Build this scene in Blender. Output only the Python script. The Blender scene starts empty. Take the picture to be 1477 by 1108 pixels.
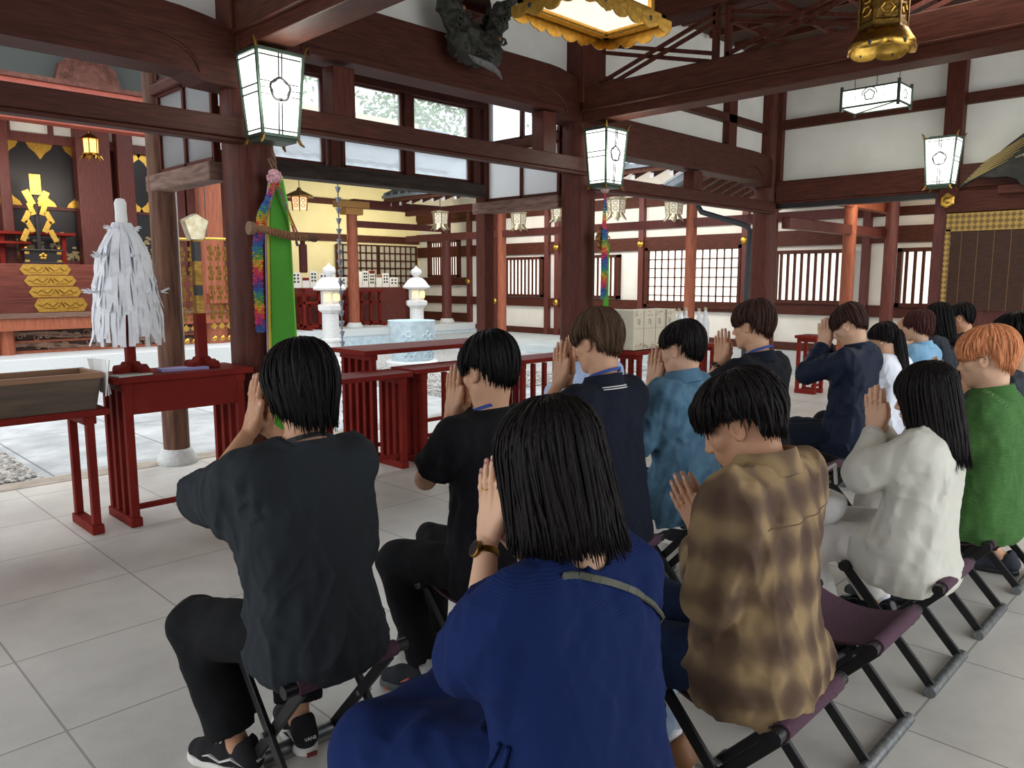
import bpy, math, random
import numpy as np
from mathutils import Vector, Matrix, Euler

SC = bpy.context.scene
COL = SC.collection
PI = math.pi
rnd = random.Random(7)

# ---------------------------------------------------------------- camera
EYE = 1.55                       # height of the photographer's phone
PITCH, YAW, FPX = math.radians(7.7), math.radians(45.3), 1111.0
cam_d = bpy.data.cameras.new('camera')
cam_d.sensor_width = 36.0
cam_d.lens = 36.0 * FPX / 1477.0
cam_d.clip_end = 400
cam = bpy.data.objects.new('camera', cam_d)
cam.location = (0, 0, EYE)
cam.rotation_euler = (PI / 2 - PITCH, 0, -YAW)
COL.objects.link(cam)
SC.camera = cam

# ---------------------------------------------------------------- light and exposure
SC.view_settings.view_transform = 'Standard'
SC.view_settings.look = 'None'
SC.view_settings.gamma = 1.0
SC.view_settings.use_curve_mapping = False
SC.view_settings.exposure = 0.12
SC.render.film_transparent = False
try:
    SC.cycles.use_denoising = True
    SC.cycles.max_bounces = 8
    SC.cycles.diffuse_bounces = 5
    SC.cycles.sample_clamp_indirect = 6.0
except Exception:
    pass

world = bpy.data.worlds.new('overcast_sky')
SC.world = world
world.use_nodes = True
wn = world.node_tree.nodes
wl = world.node_tree.links
wn.clear()
wo = wn.new('ShaderNodeOutputWorld')
bg = wn.new('ShaderNodeBackground')
tcw = wn.new('ShaderNodeTexCoord')
nzw = wn.new('ShaderNodeTexNoise')
nzw.inputs['Scale'].default_value = 2.2
rpw = wn.new('ShaderNodeValToRGB')
rpw.color_ramp.elements[0].position = 0.3
rpw.color_ramp.elements[0].color = (0.80, 0.90, 1.0, 1)
rpw.color_ramp.elements[1].position = 0.7
rpw.color_ramp.elements[1].color = (1, 1, 1, 1)
wl.new(tcw.outputs['Generated'], nzw.inputs['Vector'])
wl.new(nzw.outputs['Fac'], rpw.inputs['Fac'])
wl.new(rpw.outputs['Color'], bg.inputs['Color'])
bg.inputs['Strength'].default_value = 2.75
wl.new(bg.outputs['Background'], wo.inputs['Surface'])

sun_d = bpy.data.lights.new('sun', 'SUN')
sun_d.energy = 0.9
sun_d.angle = math.radians(25)
sun_d.color = (1.0, 0.97, 0.92)
sun = bpy.data.objects.new('sun', sun_d)
sun.rotation_euler = (math.radians(35), math.radians(8), math.radians(100))
sun.location = (0, 0, 20)
COL.objects.link(sun)


def area(name, loc, rot, sx, sy, power, col=(1, 1, 1)):
    d = bpy.data.lights.new(name, 'AREA')
    d.shape = 'RECTANGLE'
    d.size, d.size_y, d.energy, d.color = sx, sy, power, col
    o = bpy.data.objects.new(name, d)
    o.location, o.rotation_euler = loc, rot
    COL.objects.link(o)
    return o


# added area fills under the hall ceiling, standing for no real lamp
area('hall_fill_light', (3.2, -0.8, 3.55), (math.radians(8), 0, 0), 3.5, 1.6, 14, (1.0, 0.93, 0.82))
area('hall_fill_light', (7.2, 1.2, 3.6), (0, 0, 0), 2.5, 2.0, 60, (1.0, 0.93, 0.82))

# lit lanterns of the corridor and of the corner building
area('corridor_lantern_light', (12.4, 16.9, 3.2), (math.radians(75), 0, 0), 4.0, 1.2, 60, (1.0, 0.90, 0.66))
area('corridor_lantern_light', (13.2, 11.0, 3.2), (0, math.radians(-55), 0), .8, 8.0, 120, (1.0, 0.95, 0.88))
area('corridor_lantern_light', (12.7, 3.4, 2.85), (0, math.radians(-40), 0), .8, 3.0, 38, (1.0, 0.86, 0.64))
area('shrine_lantern_light', (3.4, 16.2, 3.6), (math.radians(50), 0, 0), 5.0, .8, 90, (1.0, 0.9, 0.78))

# ---------------------------------------------------------------- view geometry (turns sizes measured in the photo into metres)
_cp, _sp, _cy, _sy = math.cos(PITCH), math.sin(PITCH), math.cos(YAW), math.sin(YAW)
_F = np.array([_sy * _cp, _cy * _cp, -_sp])
_R = np.array([_cy, -_sy, 0.0])
_U = np.cross(_R, _F)


def _ray(x, y):
    return _F + _R * (x - 738.5) / FPX - _U * (y - 554.0) / FPX


def on_x(x, y, X):
    d = _ray(x, y)
    return Vector((0, 0, EYE)) + Vector(d * (X / d[0]))


def on_y(x, y, Y):
    d = _ray(x, y)
    return Vector((0, 0, EYE)) + Vector(d * (Y / d[1]))


def on_z(x, y, z=0.0):
    d = _ray(x, y)
    return Vector((0, 0, EYE)) + Vector(d * ((z - EYE) / d[2]))


# ---------------------------------------------------------------- materials
def srgb(r, g, b):
    def f(c):
        c = c / 255.0
        return c / 12.92 if c <= 0.04045 else ((c + 0.055) / 1.055) ** 2.4
    return (f(r), f(g), f(b), 1.0)


def mat(name, col, rough=0.6, metal=0.0, var=0.0, scale=6.0, stretch=(1, 1, 1), col2=None, bump=0.0, bscale=None,
        emit=None, estr=0.0, spec=0.4, trans=0.0, sheen=0.0, island=0.0, detail=4.0, coat=0.0):
    m = bpy.data.materials.new(name)
    m.use_nodes = True
    nt = m.node_tree
    N, L = nt.nodes, nt.links
    b = N['Principled BSDF']
    b.inputs['Base Color'].default_value = col
    b.inputs['Roughness'].default_value = rough
    b.inputs['Metallic'].default_value = metal
    b.inputs['Specular IOR Level'].default_value = spec
    if trans:
        b.inputs['Transmission Weight'].default_value = trans
    if sheen:
        b.inputs['Sheen Weight'].default_value = sheen
    if coat:
        b.inputs['Coat Weight'].default_value = coat
    if emit is not None:
        b.inputs['Emission Color'].default_value = emit
        b.inputs['Emission Strength'].default_value = estr
    out = None
    if col2 is not None or bump:
        tc = N.new('ShaderNodeTexCoord')
        mp = N.new('ShaderNodeMapping')
        mp.inputs['Scale'].default_value = stretch
        L.new(tc.outputs['Object'], mp.inputs['Vector'])
        nz = N.new('ShaderNodeTexNoise')
        nz.inputs['Scale'].default_value = scale
        nz.inputs['Detail'].default_value = detail
        L.new(mp.outputs['Vector'], nz.inputs['Vector'])
        if col2 is not None:
            rp = N.new('ShaderNodeValToRGB')
            rp.color_ramp.elements[0].position = 0.32
            rp.color_ramp.elements[1].position = 0.68
            rp.color_ramp.elements[0].color = col
            rp.color_ramp.elements[1].color = col2
            L.new(nz.outputs['Fac'], rp.inputs['Fac'])
            out = rp.outputs['Color']
        if bump:
            nb = nz
            if bscale:
                nb = N.new('ShaderNodeTexNoise')
                nb.inputs['Scale'].default_value = bscale
                nb.inputs['Detail'].default_value = 3.0
                L.new(mp.outputs['Vector'], nb.inputs['Vector'])
            bp = N.new('ShaderNodeBump')
            bp.inputs['Strength'].default_value = bump
            bp.inputs['Distance'].default_value = 0.02
            L.new(nb.outputs['Fac'], bp.inputs['Height'])
            L.new(bp.outputs['Normal'], b.inputs['Normal'])
    if island:
        gi = N.new('ShaderNodeNewGeometry')
        hs = N.new('ShaderNodeHueSaturation')
        mr = N.new('ShaderNodeMapRange')
        mr.inputs['To Min'].default_value = 1.0 - island
        mr.inputs['To Max'].default_value = 1.0 + island
        L.new(gi.outputs['Random Per Island'], mr.inputs['Value'])
        L.new(mr.outputs['Result'], hs.inputs['Value'])
        if out is not None:
            L.new(out, hs.inputs['Color'])
        else:
            hs.inputs['Color'].default_value = col
        out = hs.outputs['Color']
    if out is not None:
        L.new(out, b.inputs['Base Color'])
    return m


M = {}
M['wood'] = mat('dark_cypress_wood', srgb(66, 29, 21), 0.5, col2=srgb(92, 43, 30), scale=9, stretch=(6, 6, .6), bump=.08, spec=.22)
M['wood_h'] = mat('dark_beam_wood', srgb(60, 29, 21), 0.55, col2=srgb(82, 42, 31), scale=9, stretch=(.6, 6, 6), bump=.08, spec=.2)
M['wood_y'] = mat('dark_beam_wood_lengthwise', srgb(64, 31, 22), 0.55, col2=srgb(88, 46, 33), scale=9, stretch=(6, .6, 6), bump=.08, spec=.2)
M['wood_old'] = mat('weathered_grey_wood', srgb(92, 70, 60), 0.8, col2=srgb(138, 108, 94), scale=7, stretch=(.7, .7, 5), bump=.3)
M['wood_post'] = mat('weathered_round_post', srgb(78, 50, 38), 0.75, col2=srgb(122, 86, 66), scale=6, stretch=(6, 6, .5), bump=.25)
M['wood_black'] = mat('sooty_sill_wood', srgb(40, 32, 28), 0.8, col2=srgb(66, 54, 46), scale=7, stretch=(.7, 3, 5), bump=.3)
M['wood_orange'] = mat('orange_cypress', srgb(140, 74, 50), 0.5, col2=srgb(170, 96, 66), scale=8, stretch=(5, 5, .5), bump=.08)  # orange is the wood's own colour
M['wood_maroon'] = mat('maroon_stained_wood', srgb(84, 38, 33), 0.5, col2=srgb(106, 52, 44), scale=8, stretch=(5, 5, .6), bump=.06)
M['lacquer'] = mat('red_lacquer', srgb(112, 36, 31), 0.45, col2=srgb(126, 43, 36), scale=5, spec=.03)
M['plaster'] = mat('white_plaster', srgb(226, 222, 210), 0.85, col2=srgb(236, 232, 222), scale=2.5, bump=.04, bscale=30)
M['cream'] = mat('cream_plaster', srgb(236, 224, 172), 0.85, col2=srgb(242, 232, 186), scale=2)
M['stone'] = mat('pale_granite', srgb(205, 208, 206), 0.75, col2=srgb(228, 230, 228), scale=60, bump=.1)
M['marble'] = mat('white_granite', srgb(206, 205, 202), 0.6, col2=srgb(226, 225, 222), scale=40)
M['bluestone'] = mat('pale_blue_grey_stone', srgb(176, 198, 208), 0.6, col2=srgb(206, 222, 228), scale=9)
M['gold'] = mat('gilt_metal', srgb(222, 178, 84), 0.32, 1.0, col2=srgb(190, 148, 68), scale=30, bump=.08)
M['brass'] = mat('old_brass', srgb(150, 116, 58), 0.38, 1.0, col2=srgb(112, 84, 40), scale=25, bump=.3)
M['silver'] = mat('pale_champagne_metal', srgb(212, 204, 180), 0.35, .8, col2=srgb(176, 160, 120), scale=20)
M['black'] = mat('black_lacquer', srgb(30, 26, 28), 0.35)
M['black_metal'] = mat('black_painted_steel', srgb(26, 26, 27), 0.42)
M['steel'] = mat('worn_grey_steel_tube', srgb(104, 108, 110), 0.42, .7, col2=srgb(140, 144, 146), scale=40)
M['canvas'] = mat('plum_canvas', srgb(76, 50, 64), 0.85, col2=srgb(88, 60, 76), scale=120)
M['paper'] = mat('white_paper', srgb(238, 238, 236), 0.8)
M['lampgreen'] = mat('verdigris_lamp_frame', srgb(66, 80, 68), 0.45, .5)
M['glow'] = mat('lit_white_glass', srgb(255, 255, 250), 0.5, emit=srgb(246, 255, 244), estr=1.8)
M['glow_soft'] = mat('lit_cream_paper', srgb(255, 246, 230), 0.6, emit=srgb(255, 236, 220), estr=.9)
M['glow_warm'] = mat('lit_amber_glass', srgb(255, 220, 150), 0.6, emit=srgb(255, 206, 120), estr=1.6)
M['shoji'] = mat('backlit_window_paper', srgb(252, 250, 238), 0.8, emit=srgb(255, 252, 240), estr=.95)
M['tile'] = mat('grey_roof_tile', srgb(128, 136, 142), 0.55, col2=srgb(156, 164, 170), scale=5)
M['soffit'] = mat('roof_board_wood', srgb(92, 54, 42), 0.6, col2=srgb(120, 74, 56), scale=6, stretch=(1, 6, 1))
M['ceil'] = mat('dark_ceiling_wood', srgb(54, 36, 28), 0.7, col2=srgb(74, 50, 38), scale=6, stretch=(1, 6, 1))
M['leaf'] = mat('tree_leaf', srgb(96, 132, 72), 0.7, col2=srgb(142, 172, 108), scale=3, island=.25)
M['green_cloth'] = mat('leaf_green_cloth', srgb(70, 146, 40), 0.8, col2=srgb(78, 156, 48), scale=3)
M['rope'] = mat('brown_rope', srgb(120, 84, 58), 0.85, col2=srgb(150, 110, 78), scale=40)
M['iron'] = mat('grey_downpipe', srgb(44, 50, 54), 0.5)
M['bronze_dark'] = mat('dark_carved_bronze', srgb(34, 34, 28), 0.6, col2=srgb(52, 50, 40), scale=14, bump=.6)


def glass_material():
    m = bpy.data.materials.new('old_window_glass')
    m.use_nodes = True
    N, L = m.node_tree.nodes, m.node_tree.links
    N.clear()
    o = N.new('ShaderNodeOutputMaterial')
    t = N.new('ShaderNodeBsdfTransparent')
    t.inputs['Color'].default_value = (.93, .96, .97, 1)
    g = N.new('ShaderNodeBsdfGlossy')
    g.inputs['Roughness'].default_value = .05
    d = N.new('ShaderNodeBsdfTranslucent')
    d.inputs['Color'].default_value = (.96, .98, 1, 1)
    f = N.new('ShaderNodeLayerWeight')
    f.inputs['Blend'].default_value = .12
    mx0 = N.new('ShaderNodeMixShader')
    mx0.inputs['Fac'].default_value = .30
    mx = N.new('ShaderNodeMixShader')
    L.new(t.outputs[0], mx0.inputs[1])
    L.new(d.outputs[0], mx0.inputs[2])
    L.new(f.outputs['Fresnel'], mx.inputs['Fac'])
    L.new(mx0.outputs[0], mx.inputs[1])
    L.new(g.outputs[0], mx.inputs[2])
    L.new(mx.outputs[0], o.inputs['Surface'])
    return m


M['glass'] = glass_material()


def frosted_material():
    m = glass_material()
    m.name = 'dusty_window_glass'
    for n in m.node_tree.nodes:
        if n.type == 'MIX_SHADER' and not n.inputs['Fac'].is_linked:
            n.inputs['Fac'].default_value = .78
    return m


M['dusty'] = frosted_material()


# ---------------------------------------------------------------- mesh building
class MB:
    """collects shapes; build() links them as one mesh object"""

    def __init__(self):
        self.v, self.f = [], []

    def add(self, v, f):
        o = len(self.v)
        self.v.extend([tuple(p) for p in v])
        self.f.extend([tuple(i + o for i in q) for q in f])
        return self

    def box(self, c, s, rot=None):
        hx, hy, hz = s[0] / 2, s[1] / 2, s[2] / 2
        vs = [Vector((x, y, z)) for x in (-hx, hx) for y in (-hy, hy) for z in (-hz, hz)]
        if rot is not None:
            R = rot if isinstance(rot, Matrix) else Euler(rot).to_matrix()
            vs = [R @ p for p in vs]
        c = Vector(c)
        return self.add([p + c for p in vs], [(0, 1, 3, 2), (4, 6, 7, 5), (0, 4, 5, 1), (2, 3, 7, 6), (0, 2, 6, 4), (1, 5, 7, 3)])

    def span(self, a, b):
        a, b = Vector(a), Vector(b)
        return self.box((a + b) / 2, [abs(b[i] - a[i]) for i in range(3)])

    def bar(self, a, b, w, h=None, up=(0, 0, 1)):
        """square bar from a to b, w wide and h high"""
        a, b = Vector(a), Vector(b)
        h = h or w
        d = b - a
        L = d.length
        z = d.normalized()
        u = Vector(up)
        if abs(z.dot(u)) > .98:
            u = Vector((0, 1, 0))
        x = u.cross(z).normalized()
        y = z.cross(x)
        R = Matrix((x, y, z)).transposed()
        return self.box((a + b) / 2, (w, h, L), R)

    def tube(self, pts, r, n=10, cap=True, flat=1.0):
        pts = [Vector(p) for p in pts]
        rs = r if isinstance(r, (list, tuple)) else [r] * len(pts)
        vs, fs = [], []
        t0 = (pts[1] - pts[0]).normalized()
        u = Vector((0, 0, 1)) if abs(t0.z) < .9 else Vector((1, 0, 0))
        x = u.cross(t0).normalized()
        for i, p in enumerate(pts):
            t = (pts[min(i + 1, len(pts) - 1)] - pts[max(i - 1, 0)])
            if t.length < 1e-9:
                t = t0
            t = t.normalized()
            x = (x - t * x.dot(t)).normalized()
            y = t.cross(x)
            for k in range(n):
                a = 2 * PI * k / n
                vs.append(p + x * (math.cos(a) * rs[i]) + y * (math.sin(a) * rs[i] * flat))
        for i in range(len(pts) - 1):
            for k in range(n):
                k2 = (k + 1) % n
                fs.append((i * n + k, i * n + k2, (i + 1) * n + k2, (i + 1) * n + k))
        if cap:
            fs.append(tuple(range(n - 1, -1, -1)))
            fs.append(tuple((len(pts) - 1) * n + k for k in range(n)))
        return self.add(vs, fs)

    def lathe(self, prof, c=(0, 0, 0), n=24, sx=1.0, sy=1.0, ph=0.0):
        """prof: list of (radius, z)"""
        c = Vector(c)
        vs, fs = [], []
        for (r, z) in prof:
            for k in range(n):
                a = 2 * PI * k / n + ph
                vs.append(c + Vector((math.cos(a) * r * sx, math.sin(a) * r * sy, z)))
        m = len(prof)
        for i in range(m - 1):
            for k in range(n):
                k2 = (k + 1) % n
                fs.append((i * n + k, i * n + k2, (i + 1) * n + k2, (i + 1) * n + k))
        fs.append(tuple(range(n - 1, -1, -1)))
        fs.append(tuple((m - 1) * n + k for k in range(n)))
        return self.add(vs, fs)

    def prism(self, poly, a, b):
        """poly: list of 3-D points (planar), pushed from offset a to offset b (vectors)"""
        a, b = Vector(a), Vector(b)
        n = len(poly)
        vs = [Vector(p) + a for p in poly] + [Vector(p) + b for p in poly]
        fs = [tuple(range(n - 1, -1, -1)), tuple(range(n, 2 * n))]
        for k in range(n):
            k2 = (k + 1) % n
            fs.append((k, k2, n + k2, n + k))
        return self.add(vs, fs)

    def ball(self, c, r, n=12, m=8):
        if not isinstance(r, (tuple, list)):
            r = (r, r, r)
        vs, fs = [], []
        for i in range(m + 1):
            t = PI * i / m
            for k in range(n):
                a = 2 * PI * k / n
                vs.append((c[0] + r[0] * math.sin(t) * math.cos(a), c[1] + r[1] * math.sin(t) * math.sin(a), c[2] - r[2] * math.cos(t)))
        for i in range(m):
            for k in range(n):
                k2 = (k + 1) % n
                fs.append((i * n + k, i * n + k2, (i + 1) * n + k2, (i + 1) * n + k))
        return self.add(vs, fs)

    def mesh(self, name):
        me = bpy.data.meshes.new(name)
        me.from_pydata(self.v, [], self.f)
        me.update()
        return me

    def build(self, name, m=None, parent=None, smooth=False, bevel=0.0, loc=None, fix=False):
        me = self.mesh(name)
        return link_mesh(name, me, m, parent, smooth, bevel, loc, fix)


def link_mesh(name, me, m=None, parent=None, smooth=False, bevel=0.0, loc=None, fix=False):
    if fix:
        import bmesh
        bm = bmesh.new()
        bm.from_mesh(me)
        bmesh.ops.recalc_face_normals(bm, faces=bm.faces)
        bm.to_mesh(me)
        bm.free()
    o = bpy.data.objects.new(name, me)
    COL.objects.link(o)
    if m is not None:
        for q in (m if isinstance(m, (list, tuple)) else [m]):
            me.materials.append(q)
    if parent is not None:
        o.parent = parent
    if loc is not None:
        o.location = loc
    if smooth:
        me.polygons.foreach_set('use_smooth', [True] * len(me.polygons))
        if smooth == 'auto':
            try:
                me.set_sharp_from_angle(angle=math.radians(38))
            except Exception:
                pass
    if bevel:
        b = o.modifiers.new('edge', 'BEVEL')
        b.width = bevel
        b.segments = 2
        b.limit_method = 'ANGLE'
    return o


def tag(o, label=None, cat=None, group=None, kind=None):
    if label:
        o['label'] = label
    if cat:
        o['category'] = cat
    if group:
        o['group'] = group
    if kind:
        o['kind'] = kind
    return o


def thing(name, loc, label, cat, group=None, rz=0.0, kind=None):
    o = bpy.data.objects.new(name, None)
    o.empty_display_size = .1
    o.location = loc
    o.rotation_euler = (0, 0, rz)
    COL.objects.link(o)
    return tag(o, label, cat, group, kind)


def struct(o, label=None, cat=None):
    return tag(o, label, cat, kind='structure')


def copy_tree(o, parent=None):
    c = o.copy()
    COL.objects.link(c)
    if parent is not None:
        c.parent = parent
    for ch in list(o.children):
        copy_tree(ch, c)
    return c
# ================================================================ THE HALL
YP, YO, XE = 5.3, 6.6, 10.49          # inner pillar row, outer column row, end wall
PX = [-0.96, 2.69, 6.34, 10.49]
EAVE = 4.55


def floor_material(name, a, b, joint, size, off, jw, rough, blotch=1.2, bump=.05):
    m = bpy.data.materials.new(name)
    m.use_nodes = True
    N, L = m.node_tree.nodes, m.node_tree.links
    p = N['Principled BSDF']
    p.inputs['Roughness'].default_value = rough
    tc = N.new('ShaderNodeTexCoord')
    mp = N.new('ShaderNodeMapping')
    mp.inputs['Location'].default_value = (off[0], off[1], 0)
    L.new(tc.outputs['Object'], mp.inputs['Vector'])
    br = N.new('ShaderNodeTexBrick')
    br.offset = 0.0
    br.inputs['Scale'].default_value = 1.0
    br.inputs['Brick Width'].default_value = size[0]
    br.inputs['Row Height'].default_value = size[1]
    br.inputs['Mortar Size'].default_value = jw
    br.inputs['Mortar Smooth'].default_value = .3
    br.inputs['Bias'].default_value = 0
    br.inputs['Color1'].default_value = (.96, .96, .96, 1)
    br.inputs['Color2'].default_value = (1.04, 1.04, 1.04, 1)
    br.inputs['Mortar'].default_value = joint
    L.new(mp.outputs['Vector'], br.inputs['Vector'])
    nz = N.new('ShaderNodeTexNoise')
    nz.inputs['Scale'].default_value = blotch
    nz.inputs['Detail'].default_value = 8
    nz.inputs['Roughness'].default_value = .65
    L.new(tc.outputs['Object'], nz.inputs['Vector'])
    rp = N.new('ShaderNodeValToRGB')
    rp.color_ramp.elements[0].position = .3
    rp.color_ramp.elements[1].position = .7
    rp.color_ramp.elements[0].color = a
    rp.color_ramp.elements[1].color = b
    L.new(nz.outputs['Fac'], rp.inputs['Fac'])
    mx = N.new('ShaderNodeMix')
    mx.data_type = 'RGBA'
    mx.blend_type = 'MULTIPLY'
    mx.inputs['Factor'].default_value = 1
    L.new(rp.outputs['Color'], mx.inputs['A'])
    L.new(br.outputs['Color'], mx.inputs['B'])
    L.new(mx.outputs['Result'], p.inputs['Base Color'])
    n2 = N.new('ShaderNodeTexNoise')
    n2.inputs['Scale'].default_value = 90
    L.new(tc.outputs['Object'], n2.inputs['Vector'])
    bp = N.new('ShaderNodeBump')
    bp.inputs['Strength'].default_value = bump
    bp.inputs['Distance'].default_value = .01
    L.new(n2.outputs['Fac'], bp.inputs['Height'])
    L.new(bp.outputs['Normal'], p.inputs['Normal'])
    return m


M['floor'] = floor_material('hall_floor_slabs', srgb(194, 192, 185), srgb(224, 221, 213), (.52, .52, .50, 1), (.686, .686), (-.68 + .686 * 20, -.787 + .686 * 20), .005, .4, 1.6)
M['pave'] = floor_material('courtyard_paving', srgb(138, 141, 142), srgb(208, 211, 211), (.42, .42, .42, 1), (1.1, 1.9), (-1.7 + 11, -6.9 + 19), .01, .7, 1.3)
M['corridor_floor'] = floor_material('corridor_stone_floor', srgb(176, 186, 186), srgb(204, 212, 212), (.75, .75, .74, 1), (1.2, 1.2), (12, 12), .006, .5)

struct(MB().span((-6, -5, -.3), (12.4, 6.55, 0)).build('floor', M['floor']))
struct(MB().span((-6, 6.55, -.3), (12.4, 6.78, .004)).build('trim_1', mat('hall_kerb_stone', srgb(150, 138, 124), .8, col2=srgb(172, 160, 146), scale=8, bump=.1)))
struct(MB().span((-14, 6.78, -.3), (30, 40, -.012)).build('ground', M['pave']), 'pale stone paving of the open courtyard', 'ground')
# gravel beds either side of the approach
M['gravel'] = mat('grey_gravel_bed', srgb(120, 118, 114), .9, col2=srgb(206, 204, 200), scale=26, bump=1.0, bscale=26, detail=2)
g1 = MB().span((-9, 6.8, -.2), (1.62, 13.2, .0)).build('gravel', M['gravel'])
g2 = MB().span((6.6, 7.7, -.2), (11.2, 13.4, .0)).build('gravel', M['gravel'])
tag(g1, 'grey gravel bed left of the stone approach', 'gravel', kind='stuff')
tag(g2, 'grey gravel bed around the stone basin and lanterns', 'gravel', kind='stuff')


def pebbles(name, x0, x1, y0, y1, n, label):
    r = random.Random(5)
    b = MB()
    octa = [(1, 0, 0), (-1, 0, 0), (0, 1, 0), (0, -1, 0), (0, 0, 1), (0, 0, -1), (.6, .6, .55), (-.6, .6, .55), (-.6, -.6, .55), (.6, -.6, .55)]
    fs = [(0, 6, 9), (2, 7, 6), (1, 8, 7), (3, 9, 8), (4, 6, 7), (4, 7, 8), (4, 8, 9), (4, 9, 6), (0, 2, 6), (2, 1, 7), (1, 3, 8), (3, 0, 9)]
    for i in range(n):
        s = r.uniform(.014, .03)
        a = r.uniform(0, 6.28)
        cx, cy = r.uniform(x0, x1), r.uniform(y0, y1)
        e = r.uniform(.6, 1)
        vs = []
        for p in octa:
            x, y, z = p[0] * s, p[1] * s * e, p[2] * s * .6
            vs.append((cx + x * math.cos(a) - y * math.sin(a), cy + x * math.sin(a) + y * math.cos(a), z + .004))
        b.add(vs, fs)
    o = b.build(name, mat('loose_pebble', srgb(168, 164, 158), .85, island=.5))
    tag(o, label, 'pebbles', kind='stuff')


pebbles('pebbles', .2, 1.6, 6.82, 9.2, 5200, 'loose grey pebbles lying at the edge of the hall kerb')
pebbles('pebbles', 6.62, 9.6, 7.72, 11.2, 5200, 'loose grey pebbles lying around the round stone basin')


# ---- pillars
def pillar(x, y, r, z1, label, m='wood', base=True, taper=.94, cat='pillar'):
    t = thing('pillar', (x, y, 0), label, cat, kind='structure')
    MB().lathe([(r, .10 if base else 0), (r, .5), (r * taper, z1)], n=32).build('shaft', M[m], t, smooth='auto')
    if base:
        MB().lathe([(r * 1.55, 0), (r * 1.5, .05), (r * 1.25, .1), (r * 1.15, .13)], n=28).build('foot_stone', M['stone'], t, smooth=True)
    return t


for i, x in enumerate(PX):
    pillar(x, YP, .18, 4.6, ['round dark pillar left of the picture', 'thick round dark pillar behind the hanging green cloth, left of centre',
                             'thick round dark pillar in the middle behind the man in the dark knit polo', 'round dark pillar at the far right corner by the opening'][i])
pillar(2.57, YO - .03, .105, 3.9, 'slim weathered outer column on a white stone foot behind the red offering table', 'wood_post')
o = MB().box((6.27, YO + .05, 2.0), (.15, .15, 4.0)).build('pillar', M['wood'], bevel=.01)
struct(o, 'square outer post between the open doorway and the side window', 'pillar')
pillar(-.98, YO - .03, .105, 3.9, 'outer column beyond the left edge', 'wood_old')


# ---- tie beams between the pillars
def beam(a, b, w, h, m, label, bevel=.012):
    o = MB().bar(a, b, w, h).build('beam', M[m], bevel=bevel)
    return struct(o, label, 'beam')


YB = YP - .13
for x0, x1, z0, z1, lab in ((-.96, 2.60, 2.505, 2.64, 'tie beam crossing the opening left of the cloth-hung pillar'),
                            (2.69, 6.30, 2.635, 2.77, 'tie beam crossing in front of the high windows in the middle bay'),
                            (6.34, 10.40, 2.495, 2.625, 'tie beam over the bay right of the middle pillar')):
    b = MB().span((x0, YB - .06, z0), (x1, YB + .06, z1))
    b.span((x0, YB - .045, z0 - .03), (x1, YB + .06, z0))
    struct(b.build('beam', M['wood_h'], bevel=.008), lab, 'beam')


def rainbow(x0, x1, zb, zt, rise, lab):
    """curved transverse beam with shoulders cut at both ends"""
    n = 26
    up, dn = [], []
    for i in range(n + 1):
        s = i / n
        x = x0 + (x1 - x0) * s
        e = 1 - (2 * s - 1) ** 2
        up.append((x, 0, zt - rise + rise * min(1, e * 2.2) ** .6))
        k = .05 if .09 < s < .91 else 0.0
        dn.append((x, 0, zb + k + .03 * e))
    poly = up + dn[::-1]
    b = MB()
    for i in range(n):
        q = [up[i], up[i + 1], dn[i + 1], dn[i]]
        b.prism(q, (0, YP - .13, 0), (0, YP + .13, 0))
    # rounded lower lip
    b.span((x0 + (x1 - x0) * .1, YP - .155, zb + .055), (x1 - (x1 - x0) * .1, YP + .1, zb + .10))
    # carved eyebrow groove at the shoulders
    for s, d in ((.085, 1), (.915, -1)):
        cx = x0 + (x1 - x0) * s
        b.tube([(cx + d * t * .36, YP - .132, zb + .06 + .20 * math.sqrt(max(0, 1 - (1 - t) ** 2))) for t in (0, .08, .2, .4, .7, 1)], [.006, .012, .014, .012, .009, .003], 6)
    struct(b.build('beam', M['wood_h']), lab, 'beam')


rainbow(-.96, 2.62, 2.84, 3.30, .10, 'great curved beam over the opening left of the cloth-hung pillar')
rainbow(2.76, 6.30, 3.12, 3.60, .13, 'great curved beam carrying the dark carved mirror stand')
rainbow(6.40, 10.45, 2.82, 3.26, .09, 'great curved beam over the bay right of the middle pillar')
for x, z0, z1, lab in ((5.74, 2.77, 3.16, 'short strut between beams near the middle pillar'), (3.42, 2.77, 3.14, 'short strut between beams by the wall lantern'),
                       (8.45, 2.62, 2.86, 'short strut between beams in the right bay')):
    struct(MB().box((x, YP - .06, (z0 + z1) / 2), (.19, .16, z1 - z0)).build('post', M['wood'], bevel=.01), lab, 'post')

# ---- plaster above the beams
for x0, x1, zb in ((-.96, 2.62, 3.12), (2.76, 6.30, 3.4), (6.40, 10.45, 3.1)):
    struct(MB().span((x0, YP + .02, zb), (x1, YP + .08, 4.6)).build('wall_front', M['plaster']))
struct(MB().bar((6.5, YP - .02, 3.615), (10.4, YP - .02, 3.615), .11, .10).build('trim_2', M['wood_h']))
struct(MB().box((9.35, YP - .02, 3.72), (.2, .11, 1.1)).build('trim_3', M['wood']))
struct(MB().box((PX[2], YP - .02, 3.95), (.36, .36, 1.3)).build('trim_4', M['wood'], bevel=.01))
struct(MB().box((PX[1], YP - .02, 3.9), (.36, .36, 1.4)).build('trim_5', M['wood'], bevel=.01))


struct(MB().span((-6, -2.4, 0), (1.3, -2.3, 4.55)).build('wall_back', M['wood_maroon']), 'unseen wooden wall added behind the photographer to block light', 'wall')  # unseen wall added to keep light off the nearest backs

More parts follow.
